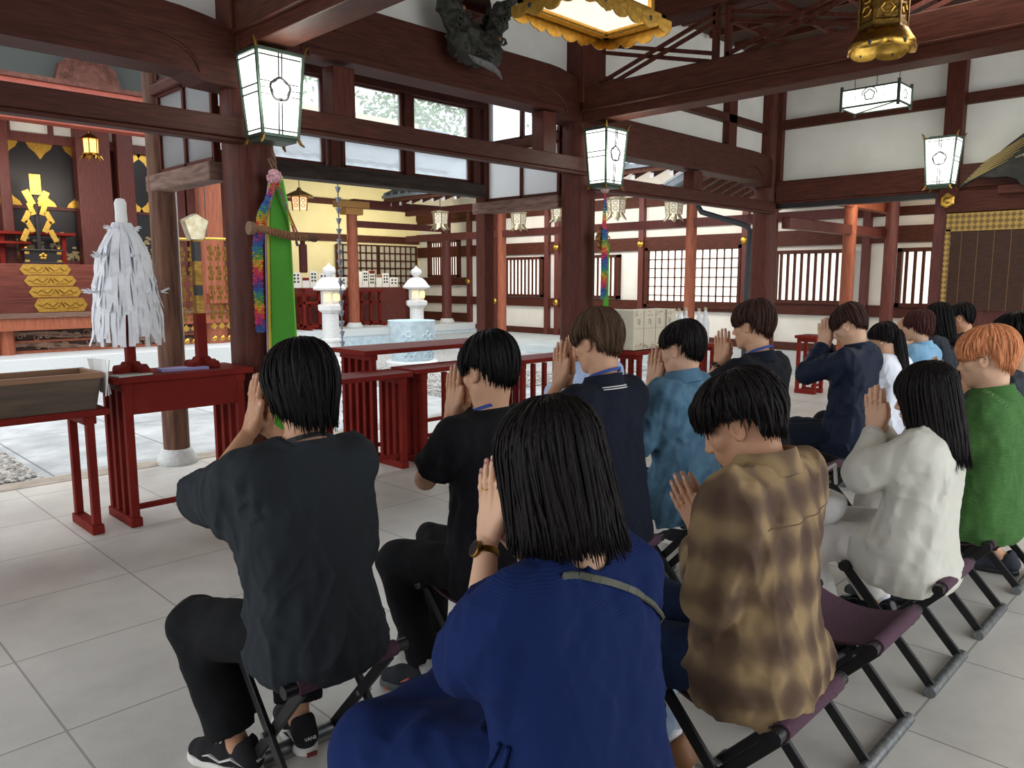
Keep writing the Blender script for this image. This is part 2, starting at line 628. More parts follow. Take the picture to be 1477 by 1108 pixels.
# ---- beams running towards the viewer
def tie(x, y0, y1, lab, zb=3.125, zt=3.45):
    b = MB().span((x - .15, y0, zb + .1), (x + .15, y1, zt))
    b.span((x - .12, y0, zb), (x + .12, y1, zb + .1))
    b.span((x - .165, y0, zb + .09), (x + .165, y1, zb + .115))
    struct(b.build('beam', M['wood_y'], bevel=.01), lab, 'beam')


tie(6.34, -3.4, 5.15, 'long heavy beam running from the middle pillar over the worshippers')
tie(2.69, -3.4, 5.15, 'long heavy beam running overhead from the cloth-hung pillar', 3.09, 3.42)
struct(MB().span((6.2, -3.4, 3.9), (6.48, 5.15, 4.2)).build('beam', M['wood_y'], bevel=.01), 'upper beam above the crossed braces', 'beam')
# crossed braces between the two beams
for k, (ya, yb) in enumerate(((5.02, 3.74), (3.62, 2.34), (2.22, .94))):
    t = thing('cross_brace', (6.34, (ya + yb) / 2, 3.47), ['double crossed braces next to the middle pillar, above the heavy beam', 'double crossed braces in the second bay of the heavy beam',
                                                           'double crossed braces at the near end of the heavy beam'][k], 'brace', 'crossed braces above the heavy beam', kind='structure')
    c = (ya + yb) / 2
    for s in (1, -1):
        for dz in (-.035, .035):
            MB().bar((-.02 * s, ya - c, -.01 + dz + (.0 if s > 0 else .37)), (-.02 * s, yb - c, .36 + dz + (0 if s > 0 else -.33)), .02, .035).build('brace_bar', M['wood'], t)
    for dy in (0, -.12):
        MB().box((0, yb - c + dy, .22), (.06, .045, .46)).build('brace_post', M['wood'], t)

# ---- ceiling: dark coffers and roof
struct(MB().span((-6, -3.4, EAVE), (XE, YP + .1, EAVE + .2)).build('ceiling', M['ceil']))
b = MB()
for i in range(26):
    b.box((-5.5 + i * .62, .95, EAVE - .03), (.05, 8.6, .07))
for i in range(14):
    b.box((2.5, -3.3 + i * .62, EAVE - .035), (16, .05, .07))
struct(b.build('trim_6', M['wood']))
r = MB().prism([(-6, YP, EAVE + .15), (-6, 7.0, 4.36), (-6, 7.0, 4.44), (-6, YP, EAVE + .3)], (0, 0, 0), (20, 0, 0))
struct(r.build('roof', M['soffit'], fix=True), 'eaves of the hall', 'roof')

# ---- side wings (windows between the pillar row and the outer row)
def window_frame(b, p0, p1, axis, nx, nz, w=.035, d=.05):
    """bars of a window from p0 to p1 (axis 0: runs in X, 1: runs in Y)"""
    p0, p1 = Vector(p0), Vector(p1)
    for i in range(nx + 1):
        a = p0[axis] + (p1[axis] - p0[axis]) * i / nx
        c = [p0[0], p0[1], (p0[2] + p1[2]) / 2]
        c[axis] = a
        s = [d, d, p1[2] - p0[2] + w]
        s[axis] = w
        b.box(c, s)
    for i in range(nz + 1):
        z = p0[2] + (p1[2] - p0[2]) * i / nz
        c = [p0[0], p0[1], z]
        c[axis] = (p0[axis] + p1[axis]) / 2
        s = [d, d, w]
        s[axis] = abs(p1[axis] - p0[axis])
        b.box(c, s)
    return b


def window(n, p0, p1, axis, nx, nz, m='wood', gl='glass', lab=None, w=.035):
    t = thing('window_%d' % n, ((p0[0] + p1[0]) / 2, (p0[1] + p1[1]) / 2, p0[2]), lab, 'window', kind='structure')
    off = Vector(t.location)
    a, c = Vector(p0) - off, Vector(p1) - off
    window_frame(MB(), a, c, axis, nx, nz, w).build('window_frame', M[m], t)
    th = [.008, .008, c[2] - a[2]]
    th[axis] = abs(c[axis] - a[axis])
    MB().box((a + c) / 2, th).build('pane', M[gl], t)
    return t


def sill(a, b2, w, h, m, n):
    struct(MB().bar(a, b2, w, h).build('trim_%d' % n, M[m], bevel=.012))


for i, (xw, y1) in enumerate(((2.55, 6.5), (6.27, 6.64))):
    zs = (2.245, 2.295)[i]
    sill((xw, YP + .16, zs + .075), (xw, y1 + .14, zs + .075), .16, .13, 'wood_old', 10 + i)
    window(1 + i * 2, (xw, YP + .2, zs + .16), (xw, y1 - .05, 2.99), 1, 2, 1 if i else 2, lab=['side window of dusty panes beside the cloth-hung pillar', 'lower side window of dusty panes beside the middle pillar'][i], gl='dusty')
    sill((xw, YP + .16, 3.03), (xw, y1, 3.03), .12, .08, 'wood_y', 14 + i)
    window(2 + i * 2, (xw, YP + .2, 3.085), (xw, y1 - .05, 3.62), 1, 2, 1, lab=['upper side window beside the cloth-hung pillar', 'upper side window beside the middle pillar'][i])

# ---- the transom between the outer columns
sill((2.66, YO + .05, 2.56), (6.2, YO + .05, 2.56), .2, .14, 'wood_black', 20)
sill((2.66, YO + .05, 3.5), (6.2, YO + .05, 3.5), .14, .09, 'wood_h', 21)
sill((2.66, YO + .05, 2.97), (6.2, YO + .05, 2.97), .10, .12, 'wood_h', 22)
for k, (xa, xb) in enumerate(((2.72, 3.37), (3.50, 4.14), (4.36, 5.08), (5.22, 6.02))):
    window(5 + k, (xa, YO + .05, 2.65), (xb, YO + .05, 3.46), 0, 1, 1,
           lab=['transom window hidden behind the wall lantern', 'transom window just right of the wall lantern', 'transom window left of the middle mullion', 'transom window right of the middle mullion'][k])
for x in (2.70, 3.43, 4.25, 5.15, 6.1):
    struct(MB().box((x, YO + .05, 3.06), (.11, .12, .9)).build('trim_23', M['wood'], bevel=.006))
# ---- end wall on the right
struct(MB().span((XE + .02, -5, 2.85), (XE + .1, YP, 4.6)).build('wall_right', M['plaster']))
struct(MB().span((XE + .02, -5, 0), (XE + .1, 2.9, 2.85)).build('wall_right', M['wood_maroon']))
b = MB().span((XE - .09, -5, 2.63), (XE + .12, 5.12, 2.905))
b.span((XE - .07, -5, 2.60), (XE + .1, 5.12, 2.63))
struct(b.build('beam', M['wood_y'], bevel=.01), 'broad lintel beam of the far end wall', 'beam')
struct(MB().span((XE - .05, 3.05, 2.535), (XE + .1, 5.12, 2.6)).build('trim_30', M['black']))
struct(MB().span((XE - .05, -5, 3.60), (XE + .05, 5.2, 3.725)).build('trim_31', M['wood_y']))
struct(MB().box((XE - .02, 2.93, 3.6), (.2, .2, 2.2)).build('trim_32', M['wood'], bevel=.01))
struct(MB().box((XE - .0, 5.16, 3.7), (.14, .17, 1.9)).build('trim_33', M['wood'], bevel=.006))
struct(MB().box((XE, 3.0, 1.3), (.14, .16, 2.6)).build('post', M['wood_maroon'], bevel=.01), 'door post left of the bamboo blind', 'post')
struct(MB().span((XE - .1, 1.2, 2.345), (XE + .05, 2.95, 2.6)).build('trim_34', M['wood_y'], bevel=.01))


# ================================================================ ACROSS THE COURTYARD
XW, YC = 15.0, 18.9                # corridor wall, cream wall
def grille(b, p0, p1, n, fill=.5):
    """upright bars of a slit window in the plane X = const"""
    for i in range(n):
        y = p0[1] + (p1[1] - p0[1]) * (i + .5) / n
        b.box((p0[0], y, (p0[2] + p1[2]) / 2), (.028, abs(p1[1] - p0[1]) / n * fill, p1[2] - p0[2]))


# right corridor wall: white panels between dark timbers
struct(MB().span((XW + .05, -2, 0), (XW + .13, YC, 4.7)).build('wall_right', M['plaster']), 'white plaster wall of the corridor across the courtyard', 'wall')
b = MB()
for z0, z1 in ((.14, .30), (.86, 1.08), (2.22, 2.52), (2.70, 2.86), (3.2, 3.45)):
    b.span((XW - .02, 3.4, z0), (XW + .06, YC, z1))
struct(b.build('trim_40', M['wood_y']), None)
for y in (3.9, 5.55, 7.45, 8.0, 10.6, 13.2, 13.55, 15.45, 16.55):
    struct(MB().box((XW, y, 1.75), (.12, .14, 3.5)).build('post', M['wood_maroon'], bevel=.005), None)
nW = [50]


def slit_window(y0, y1, z0, z1, n, lab, lattice=None):
    nW[0] += 1
    t = thing('window_%d' % nW[0], (XW, (y0 + y1) / 2, z0), lab, 'window', kind='structure')
    c = (y0 + y1) / 2
    MB().box((.045, 0, (z1 - z0) / 2), (.02, abs(y1 - y0), z1 - z0)).build('pane', M['shoji'], t)
    b = MB()
    if lattice:
        for i in range(lattice[0] + 1):
            b.box((0, y0 - c + (y1 - y0) * i / lattice[0], (z1 - z0) / 2), (.03, .022, z1 - z0))
        for i in range(lattice[1] + 1):
            b.box((0, 0, (z1 - z0) * i / lattice[1]), (.03, abs(y1 - y0), .022))
    else:
        grille(b, (0, y0 - c, 0), (0, y1 - c, z1 - z0), n, .36)
    b.build('window_bars', M['wood_y'], t)
    f = MB()
    for s in (-1, 1):
        f.box((-.01, s * abs(y1 - y0) / 2 + s * .04, (z1 - z0) / 2), (.1, .08, z1 - z0 + .14))
    for z in (-.035, z1 - z0 + .035):
        f.box((-.01, 0, z), (.1, abs(y1 - y0) + .16, .07))
    f.build('window_frame', M['wood_y'], t)


slit_window(15.23, 13.75, 1.17, 2.08, 11, 'slit window with upright bars left of the middle pillar')
slit_window(12.75, 11.3, 1.17, 2.08, 11, 'slit window with upright bars just right of the middle pillar')
slit_window(10.4, 8.13, 1.0, 2.21, 0, 'wide paper window with square lattice behind the sake bottles', (13, 6))
slit_window(7.27, 5.87, 1.15, 2.06, 10, 'slit window with broad bars beyond the far right opening')
slit_window(4.9, 4.2, 1.13, 2.05, 5, 'small slit window beside the bamboo blind')
slit_window(18.3, 17.04, 1.70, 2.64, 12, 'slit window on the raised corner behind the stone lanterns')
# raised corner
struct(MB().span((8.0, 16.3, -.1), (XW + .1, 21, .34)).build('trim_41', M['stone']), 'raised stone terrace of the corner building', 'terrace')
struct(MB().span((8.0, 15.7, -.1), (XW + .1, 16.3, .17)).build('trim_42', M['bluestone']))
b = MB()
for z0, z1 in ((.34, .6), (1.4, 1.62), (2.70, 2.9), (3.3, 3.5)):
    b.span((XW - .06, 16.6, z0), (XW + .02, YC, z1))
struct(b.build('trim_43', M['wood_y']))
struct(MB().span((12.2, -1, -.1), (XW + .1, 15.7, .14)).build('floor', M['corridor_floor']), 'pale stone floor of the corridor across the courtyard', 'floor')

# cream corner building
struct(MB().span((9.3, YC, 0), (XW + .1, YC + .15, 6.2)).build('wall_back', M['cream']), 'cream wall of the corner building', 'wall')
b = MB()
for z0, z1 in ((2.62, 2.82), (3.62, 3.78), (5.1, 5.4)):
    b.span((9.3, YC - .06, z0), (XW, YC + .02, z1))
struct(b.build('trim_44', M['wood_h']))
# sliding lattice doors
for i in range(2):
    xa = 12.05 + i * 1.42
    t = thing('door_%d' % (i + 1), (xa + .7, YC - .08, .34), ['sliding lattice door left of the far stone lantern', 'sliding lattice door right behind the far stone lantern'][i], 'door', kind='structure')
    MB().box((0, .02, .45), (1.4, .03, .9)).build('door_panel', M['wood_maroon'], t)
    MB().box((0, .03, 1.55), (1.36, .02, 1.3)).build('pane', mat('grey_door_paper_%d' % i, srgb(176, 172, 158), .8), t)
    f = MB()
    for k in range(8):
        f.box((-.68 + k * 1.36 / 7, 0, 1.55), (.03, .03, 1.3))
    for k in range(7):
        f.box((0, 0, .9 + k * 1.3 / 6), (1.4, .03, .035))
    f.box((-.69, 0, 1.1), (.06, .05, 2.2))
    f.box((.69, 0, 1.1), (.06, .05, 2.2))
    f.box((0, 0, .02), (1.4, .05, .06))
    f.build('door_frame', M['wood_h'], t)
# corridor pillars
for x, y, z, h, r, lab in ((11.2, 16.75, .34, 3.4, .14, 'orange corridor pillar left of the far stone lantern'), (14.3, 16.75, .34, 3.4, .14, 'dark corridor pillar right behind the far stone lantern')):
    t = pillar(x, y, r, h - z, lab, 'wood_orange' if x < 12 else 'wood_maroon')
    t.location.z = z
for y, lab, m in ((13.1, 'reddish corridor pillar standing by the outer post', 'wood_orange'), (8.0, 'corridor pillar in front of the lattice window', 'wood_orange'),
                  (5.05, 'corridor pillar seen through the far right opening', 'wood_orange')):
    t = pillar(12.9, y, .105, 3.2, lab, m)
    t.location.z = .14
t = pillar(14.2, 4.85, .11, 3.0, 'second corridor pillar seen through the far right opening', 'wood_maroon')
t.location.z = .14
for a, c, lab in (((12.9, 5.05, 2.62), (12.9, 16.7, 2.62), 'rail beam of the corridor pillars'), ((12.9, 5.05, 3.3), (12.9, 16.7, 3.3), 'eave beam of the corridor pillars'),
                  ((10.6, 5.05, 2.35), (14.2, 5.05, 2.35), 'cross beam beyond the far right opening'), ((11.2, 16.75, 2.95), (14.3, 16.75, 2.95), 'cross beam of the corner building')):
    beam(a, c, .13, .16, 'wood_maroon', lab)
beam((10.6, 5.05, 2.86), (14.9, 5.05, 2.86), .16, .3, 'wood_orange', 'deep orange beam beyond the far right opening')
beam((11.2, 16.75, 3.45), (14.3, 16.75, 3.45), .2, .22, 'wood_maroon', 'top beam of the corner building')
# bracket blocks on top of the orange pillar
struct(MB().box((11.2, 16.75, 3.42), (.9, .28, .16)).box((11.2, 16.75, 3.25), (.5, .28, .16)).build('trim_45', mat('ochre_bracket', srgb(176, 128, 70), .6)))


# corridor roof: boards, rafters with white painted ends, tiles
def roof_slab(name, y0, y1, xe, ze, xr, zr, lab):
    t = thing(name, (xe, (y0 + y1) / 2, ze), lab, 'roof', kind='structure')
    c = (y0 + y1) / 2
    dx, dz = xr - xe, zr - ze
    MB().prism([(0, 0, .05), (dx, 0, dz + .05), (dx, 0, dz + .14), (0, 0, .14)], (0, y0 - c, 0), (0, y1 - c, 0)).build('roof_boards', M['soffit'], t, fix=True)
    MB().prism([(-.06, 0, .14), (dx, 0, dz + .14), (dx, 0, dz + .22), (-.06, 0, .22)], (0, y0 - c, 0), (0, y1 - c, 0)).build('roof_tiles', M['tile'], t, fix=True)
    rr = MB()
    n = int((y1 - y0) / .3)
    for k in range(n):
        yy = y0 - c + .15 + k * (y1 - y0) / n
        rr.tube([(-.08, yy, .235), (dx, yy, dz + .235)], .05, 6)
    rr.build('tile_ridges', M['tile'], t)
    n2 = int((y1 - y0) / .42)
    for k in range(n2):
        yy = y0 - c + .2 + k * (y1 - y0) / n2
        q = MB().bar((.06, yy, .0), (dx * .7, yy, dz * .7), .075, .09).build('rafter', M['wood_maroon'], t)
        MB().box((.045, yy, -.01), (.012, .08, .085)).build('rafter_end', M['paper'], q)
    return t


roof_slab('roof', 6.2, 16.9, 12.3, 3.5, 15.4, 4.75, 'tiled corridor roof with white painted rafter ends')
b = MB().prism([(15.4, 0, 4.97), (19.0, 0, 3.6), (19.0, 0, 3.4), (15.4, 0, 4.8)], (0, 6.2, 0), (0, 16.9, 0))
struct(b.build('roof', M['tile'], fix=True), 'far slope of the corridor roof', 'roof')
b = MB().prism([(0, 15.2, 3.98), (0, 20.5, 6.1), (0, 20.5, 5.9), (0, 15.2, 3.83)], (8.0, 0, 0), (17.5, 0, 0))
for k in range(25):
    b.tube([(8.1 + k * .38, 15.95, 4.36), (6.2 + k * .38, 20.5, 6.18)], .06, 6)
struct(b.build('roof', M['tile'], fix=True), 'grey tiled roof of the corner building', 'roof')
b = MB().span((8, 20.3, 6.0), (17.5, 20.7, 6.45))
struct(b.build('trim_46', M['tile']))
# roof of the cross passage at the far right
b = MB().prism([(10.75, 7.2, 2.95), (14.9, 7.2, 2.95), (14.9, 5.4, 3.75), (10.75, 5.4, 3.75)], (0, 0, 0), (0, 0, .09))
for k in range(14):
    b.tube([(10.85 + k * .3, 7.24, 3.07), (10.85 + k * .3, 5.4, 3.87)], .05, 6)
struct(b.build('roof', M['tile'], fix=True), 'small grey roof of the cross passage beyond the far pillar', 'roof')
b = MB()
for k in range(12):
    b.bar((10.95 + k * .33, 7.1, 2.93), (10.95 + k * .33, 5.4, 3.68), .06, .08)
struct(b.build('trim_47', M['soffit']))
struct(MB().span((10.6, 1.0, 3.1), (15, 5.2, 3.2)).build('ceiling', M['soffit']))
# downpipe
p = [on_x(*q, 11.6) for q in ((1006, 296), (1012, 306), (1075, 325), (1082, 332), (1076, 440))]
tag(MB().tube(p + [Vector((p[-1].x, p[-1].y, -.01))], .045, 10).build('downpipe', M['iron'], smooth='auto'), 'grey rainwater downpipe right of the paper window', 'downpipe')

# trees behind the roofs
def tree(x, y, z0, h, r, lab, n=2600, seed=1):
    rr = random.Random(seed)
    t = thing('tree', (x, y, 0), lab, 'tree', 'trees behind the courtyard roofs')
    MB().tube([(0, 0, 0), (.1, .1, z0 + h * .3), (0, .2, z0 + h * .7)], [.22, .16, .05], 8).build('trunk', M['wood_old'], t)
    b = MB()
    cl = [(rr.gauss(0, r * .45), rr.gauss(0, r * .45), z0 + h * rr.uniform(.2, .95)) for _ in range(16)]
    for i in range(n):
        c = rr.choice(cl)
        p = Vector((c[0] + rr.gauss(0, r * .26), c[1] + rr.gauss(0, r * .26), c[2] + rr.gauss(0, r * .22)))
        s = rr.uniform(.10, .2)
        R = Euler((rr.uniform(-1, 1), rr.uniform(-1, 1), rr.uniform(0, 6.28))).to_matrix()
        q = [R @ Vector(v) * s + p for v in ((0, -1, 0), (.45, 0, .06), (0, 1, 0), (-.45, 0, .06))]
        b.add(q, [(0, 1, 2, 3)])
    b.build('foliage', M['leaf'], t)


tree(13.0, 26.5, 3.2, 7.5, 2.4, 'leafy tree seen through the transom left of the mullion', seed=1)
tree(19.8, 25.5, 3.2, 7, 2.3, 'leafy tree seen through the transom right of the mullion', seed=2)
tree(24.0, 18.0, 3.0, 7, 2.4, 'leafy tree seen through the side window of the middle pillar', seed=3)
# ================================================================ THE MAIN SHRINE HALL, far left
def rect_y(x0, y0, x1, y1, Y):
    """world rectangle (X and Z ranges) of a picture rectangle standing at depth Y"""
    xm, ym = (x0 + x1) / 2, (y0 + y1) / 2
    return on_y(x0, ym, Y).x, on_y(x1, ym, Y).x, on_y(xm, y1, Y).z, on_y(xm, y0, Y).z


YD = 18.6                                   # plane of the black doors
def zD(y, x=60, Y=YD):
    return on_y(x, y, Y).z


# plinth, carved skirting, veranda
YPL, YCV, YBM = 13.9, 14.9, 14.7
zpl = on_y(80, 515, YPL).z
struct(MB().span((-9, YPL, -.1), (7.3, 14.75, zpl)).build('trim_60', M['stone'], bevel=.02), 'pale granite plinth of the main hall', 'plinth')
struct(MB().span((-9, 14.75, -.1), (7.3, 22, zpl)).build('trim_61', M['stone']))
zc0, zc1 = zpl, on_y(120, 472, YCV).z
H_ = zc1 - zc0
t = thing('carved_skirting', (2, YCV, zc0), 'carved wave panels under the veranda of the main hall', 'panel', kind='structure')
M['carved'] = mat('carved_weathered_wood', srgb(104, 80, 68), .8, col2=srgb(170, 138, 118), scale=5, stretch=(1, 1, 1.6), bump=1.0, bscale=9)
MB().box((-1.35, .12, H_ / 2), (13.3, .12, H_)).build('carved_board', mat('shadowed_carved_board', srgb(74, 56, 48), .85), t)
b = MB()
rr = random.Random(3)
for row in (.24, .72):
    for i in range(46):
        x = -4.2 + i * .2 + rr.uniform(-.04, .04)
        q = H_ * .17
        z = H_ * row + rr.uniform(-.05, .05)
        pts = [(x + q * (1 - a / 10) * math.cos(a * .95), .03, z + q * (1 - a / 10) * math.sin(a * .95)) for a in range(0, 9)]
        b.tube(pts, [.022 - .0018 * k for k in range(9)], 6)
    for ph in (0, 1.3):
        b.tube([(-4.3 + k * .16, .04, H_ * (row + .02) + H_ * .12 * math.sin(k * .55 + ph)) for k in range(59)], .026, 6)
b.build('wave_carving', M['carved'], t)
MB().box((-1.35, .04, H_ * .48), (13.3, .06, .04)).box((-1.35, .02, 0.02), (13.3, .1, .05)).build('rail', M['wood_orange'], t)
for x in (on_y(10, 490, 14.8).x, on_y(10, 490, 14.8).x + 4.2, -4.5):
    struct(MB().lathe([(.11, zpl), (.11, zc1)], (x, 14.8, 0), 16).build('post', M['wood_orange'], smooth='auto'), 'short veranda post standing on the granite plinth', 'post')
z1 = on_y(80, 457, YBM).z
struct(MB().span((-9, 14.55, zc1), (7.3, 14.78, z1)).build('trim_62', M['wood_orange']), 'orange edge beam of the veranda', 'beam')
yb = on_z(80, 446, z1 + .02).y
yb = min(max(yb, 15.2), 16.2)
zv = z1 + .02
struct(MB().span((-9, 14.5, z1), (7.3, yb + .1, zv)).build('trim_63', M['wood_old']))
# broad red steps
M['step'] = mat('red_brown_step_wood', srgb(98, 52, 44), .42, col2=srgb(128, 72, 62), scale=5, stretch=(.4, 5, 5), spec=.2)
st = thing('steps', (2, yb, zv), 'broad red brown steps with gilt plates', 'steps', kind='structure')
zs = [zv] + [on_y(77, 446 - 16.3 * (k + 1), yb + .36 * k).z for k in range(4)]
for k in range(4):
    MB().span((-11, k * .36, zs[k] - zv), (5.2, 6, zs[k + 1] - zv)).build('step', M['step'], st, bevel=.008)
for k in range(4):
    yk = yb + .36 * k
    c = on_y((88, 80, 73, 66)[k], (437, 422, 407, 392)[k], yk)
    p = thing('gilt_plate', (c.x, yk - .008, (zs[k] + zs[k + 1]) / 2), 'gilt openwork plate on the %s step of the main hall' % ('lowest', 'second', 'third', 'topmost')[k], 'plate', 'gilt plates on the red steps')
    w, h = .45, (zs[k + 1] - zs[k]) * .46
    poly = [(-w, 0, 0), (-w * .84, 0, h), (w * .84, 0, h), (w, 0, 0), (w * .84, 0, -h), (-w * .84, 0, -h)]
    MB().prism(poly, (0, -.012, 0), (0, .006, 0)).build('plate', M['gold'], p, fix=True)
    q = MB()
    for s in (-1, 1):
        q.tube([(s * .05, -.016, .05), (s * .14, -.018, -.03), (s * .24, -.018, .04), (s * .31, -.018, -.02), (s * .37, -.016, .01)], .011, 6)
        q.tube([(s * .08, -.018, -.06), (s * .18, -.018, -.06), (s * .28, -.018, -.05)], .009, 6)
    q.tube([(-.05, -.018, -.04), (0, -.02, .05), (.05, -.018, -.04)], .012, 6)
    q.build('scroll', M['brass'], p)
FL = zs[-1]
struct(MB().span((-9, yb + 1.5, FL - .3), (7.3, 22, FL)).build('floor', M['step']))
# black doors with gilt corner fittings
def door_leaf(n, x0, x1, lab):
    za, zb_, zc = zD(345), zD(300), zD(206)
    t = thing('door_%d' % n, ((x0 + x1) / 2, YD, FL), lab, 'door', kind='structure')
    w = x1 - x0
    MB().box((0, .05, (zc - FL) / 2), (w, .06, zc - FL)).build('door_leaf', M['black'], t)
    g = MB()
    y = .012
    for s in (-1, 1):
        for zz, d in ((zc - FL, -1), (zb_ - FL, 1)):
            g.prism([(s * w / 2, y, zz), (s * (w / 2 - .26), y, zz), (s * (w / 2 - .2), y, zz + d * .12), (s * (w / 2 - .1), y, zz + d * .2), (s * w / 2, y, zz + d * .34)], (0, -.008, 0), (0, .01, 0))
    g.build('gilt_corner', M['gold'], t, fix=True)
    MB().box((0, .0, zb_ - FL), (w, .05, .07)).box((0, 0, .05), (w, .06, .1)).build('rail', M['wood_maroon'], t)
    f = MB()
    r = random.Random(n)
    for k in range(5):
        x = -w / 2 + w * (k + .5) / 5
        top = .25 + r.uniform(0, .35)
        f.tube([(x, .01, .1), (x + .03, .01, top)], .01, 5)
        for j in range(7):
            f.ball((x + r.uniform(-.1, .1), .008, top + r.uniform(-.2, .12)), (.05, .008, .03), 6, 4)
    f.build('painted_lilies', mat('pale_gold_lily_paint_%d' % n, srgb(178, 158, 112), .6), t)
    return t


xs = [on_y(q, 250, YD).x for q in (-60, 9, 60, 111)]
door_leaf(10, xs[0], xs[1] - .12, 'black gilt-cornered door at the left edge of the picture')
door_leaf(11, xs[1], xs[2], 'black gilt-cornered door left behind the golden paper-shaped wand')
door_leaf(12, xs[2], xs[3], 'black gilt-cornered door right behind the golden paper-shaped wand')
xr0, xr1 = on_y(188, 250, YD).x, on_y(240, 250, YD).x
door_leaf(13, xr0, (xr0 + xr1) / 2, 'black gilt-cornered door behind the paper-strip wand')
door_leaf(14, (xr0 + xr1) / 2, xr1, 'black gilt-cornered door beside the slim outer column')
struct(MB().span((-9, YD + .2, 0), (9.3, YD + .4, 6)).build('wall_back', M['wood_maroon']), 'dark inner wall of the main hall', 'wall')
for q, w, m in ((5, .2, 'wood_maroon'), (125, .42, 'wood_maroon'), (148, .3, 'wood_maroon'), (180, .34, 'wood_maroon'), (250, .4, 'wood_maroon'), (276, .36, 'wood_maroon')):
    x = on_y(q, 250, YD - .2).x
    struct(MB().box((x, YD - .15, FL + 2.2), (w, .3, 4.4)).build('post', M[m], bevel=.02), 'maroon door post of the main hall', 'post')
za, zb_ = zD(208), zD(195)
zt_ = zD(150)
struct(MB().span((-9, YD - .12, za), (9.3, YD + .2, zb_)).build('trim_64', M['wood_maroon']))
struct(MB().span((-9, YD - .05, zb_), (9.3, YD + .2, zt_)).build('wall_back', M['plaster']))
for k in range(12):
    struct(MB().box((-1.2 + k * .78, YD - .08, (zb_ + zt_) / 2), (.09, .1, zt_ - zb_)).build('trim_65', M['wood_maroon']))
struct(MB().span((-9, YD - .1, zt_), (9.3, YD + .2, zt_ + .4)).build('trim_66', M['wood_maroon']))
# carved red frieze beam under the eaves
zf0, zf1 = on_y(100, 150, 14.2).z, on_y(100, 122, 14.2).z
fr = thing('frieze_beam', (2, 14.2, zf0), 'red frieze beam with carved vine scrolls under the eaves of the main hall', 'beam', kind='structure')
MB().box((0, 0, -.05), (10.6, .3, .62)).build('beam_body', mat('vermilion_faded_wood', srgb(168, 84, 68), .6, col2=srgb(186, 100, 82), scale=4), fr, bevel=.02)
M['carved_red'] = mat('carved_brown_red_wood', srgb(96, 58, 48), .7, col2=srgb(128, 82, 68), scale=9, bump=.5, bscale=14)
b = MB()
for k in range(34):
    x = -3.3 + k * .28
    b.tube([(x, -.16, .0), (x + .08, -.17, .1), (x + .17, -.17, .04), (x + .2, -.17, -.08), (x + .12, -.16, -.06)], [.02, .02, .018, .014, .01], 6)
b.build('vine_carving', M['carved_red'], fr)
MB().box((0, -.1, .29), (10.6, .2, .07)).build('moulding', M['carved_red'], fr)
b = MB()
b.prism([(-.5, 0, .3), (-.42, 0, .6), (-.2, 0, .78), (.2, 0, .78), (.42, 0, .6), (.5, 0, .3)], (0, -.12, 0), (0, .1, 0))
for q_ in range(9):
    a_ = PI * q_ / 8
    b.tube([(.34 * math.cos(a_) + .07 * math.cos(j_ * .9) * (1 - j_ / 9), -.13, .42 + .24 * math.sin(a_) + .07 * math.sin(j_ * .9) * (1 - j_ / 9)) for j_ in range(8)], .016, 5)
k = b.build('frog_leg_strut', M['carved_red'], fr, fix=True, loc=(on_y(125, 118, 14.2).x - 2, 0, 0))
MB().span((-11, .05, .3), (5.3, .2, 1.5)).build('backing_board', mat('green_grey_board', srgb(92, 96, 92), .8), fr)
struct(MB().span((-9, 13.4, zf1 + 1.15), (7.3, 22, zf1 + 1.4)).build('roof', M['soffit']), 'eaves of the main hall', 'roof')
struct(MB().prism([(0, 12.6, zf1 + 1.1), (0, 22, zf1 + 4.5), (0, 22, zf1 + 4.9), (0, 12.6, zf1 + 1.3)], (-9, 0, 0), (7.3, 0, 0)).build('roof', M['tile'], fix=True), 'tiled roof of the main hall', 'roof')
xo = on_y(305, 380, 14.9).x
pillar(xo, 14.9, .34 * .72, zf1 + 1.2, 'orange column of the main hall behind the gilt pendants', 'wood_orange')
pillar(on_y(-40, 380, 14.9).x, 14.9, .25, zf1 + 1.2, 'column of the main hall beyond the left edge', 'wood_orange')
struct(MB().span((xo - .2, 14.6, 1.1), (7.3, 14.9, 1.3)).build('trim_67', M['wood_orange']))

# golden wand of folded metal paper on a black pole
yw = yb + 1.63
gx = on_y(52, 300, yw).x
t = thing('golden_wand', (gx, yw, FL), 'golden zigzag ritual wand on a black pole at the top of the red steps', 'wand')
zt0, zt1 = on_y(52, 357, yw).z - FL, on_y(52, 252, yw).z - FL
q = (zt1 - max(zt0, 0)) / 1.5
MB().box((0, 0, zt1 * .42), (.075, .06, zt1 * .84)).build('pole', M['black'], t, bevel=.01)
b = MB()
b.box((0, -.06, zt1 - .2), (.2, .03, .4)).box((-.13, -.05, zt1 - .46), (.13, .03, .3), (0, math.radians(-24), 0)).box((.13, -.05, zt1 - .46), (.13, .03, .3), (0, math.radians(24), 0))
for s in (-1, 1):
    for (x, z, a) in [(.11, .68, 18), (.2, .84, -26), (.15, 1.02, 24), (.25, 1.2, -24)]:
        b.box((s * x, -.08, zt1 - z), (.10, .03, .25), (0, math.radians(s * a), 0))
b.build('gold_strips', M['gold'], t, bevel=.004)
MB().box((0, 0, .06), (.3, .26, .12)).build('base', M['black'], t)
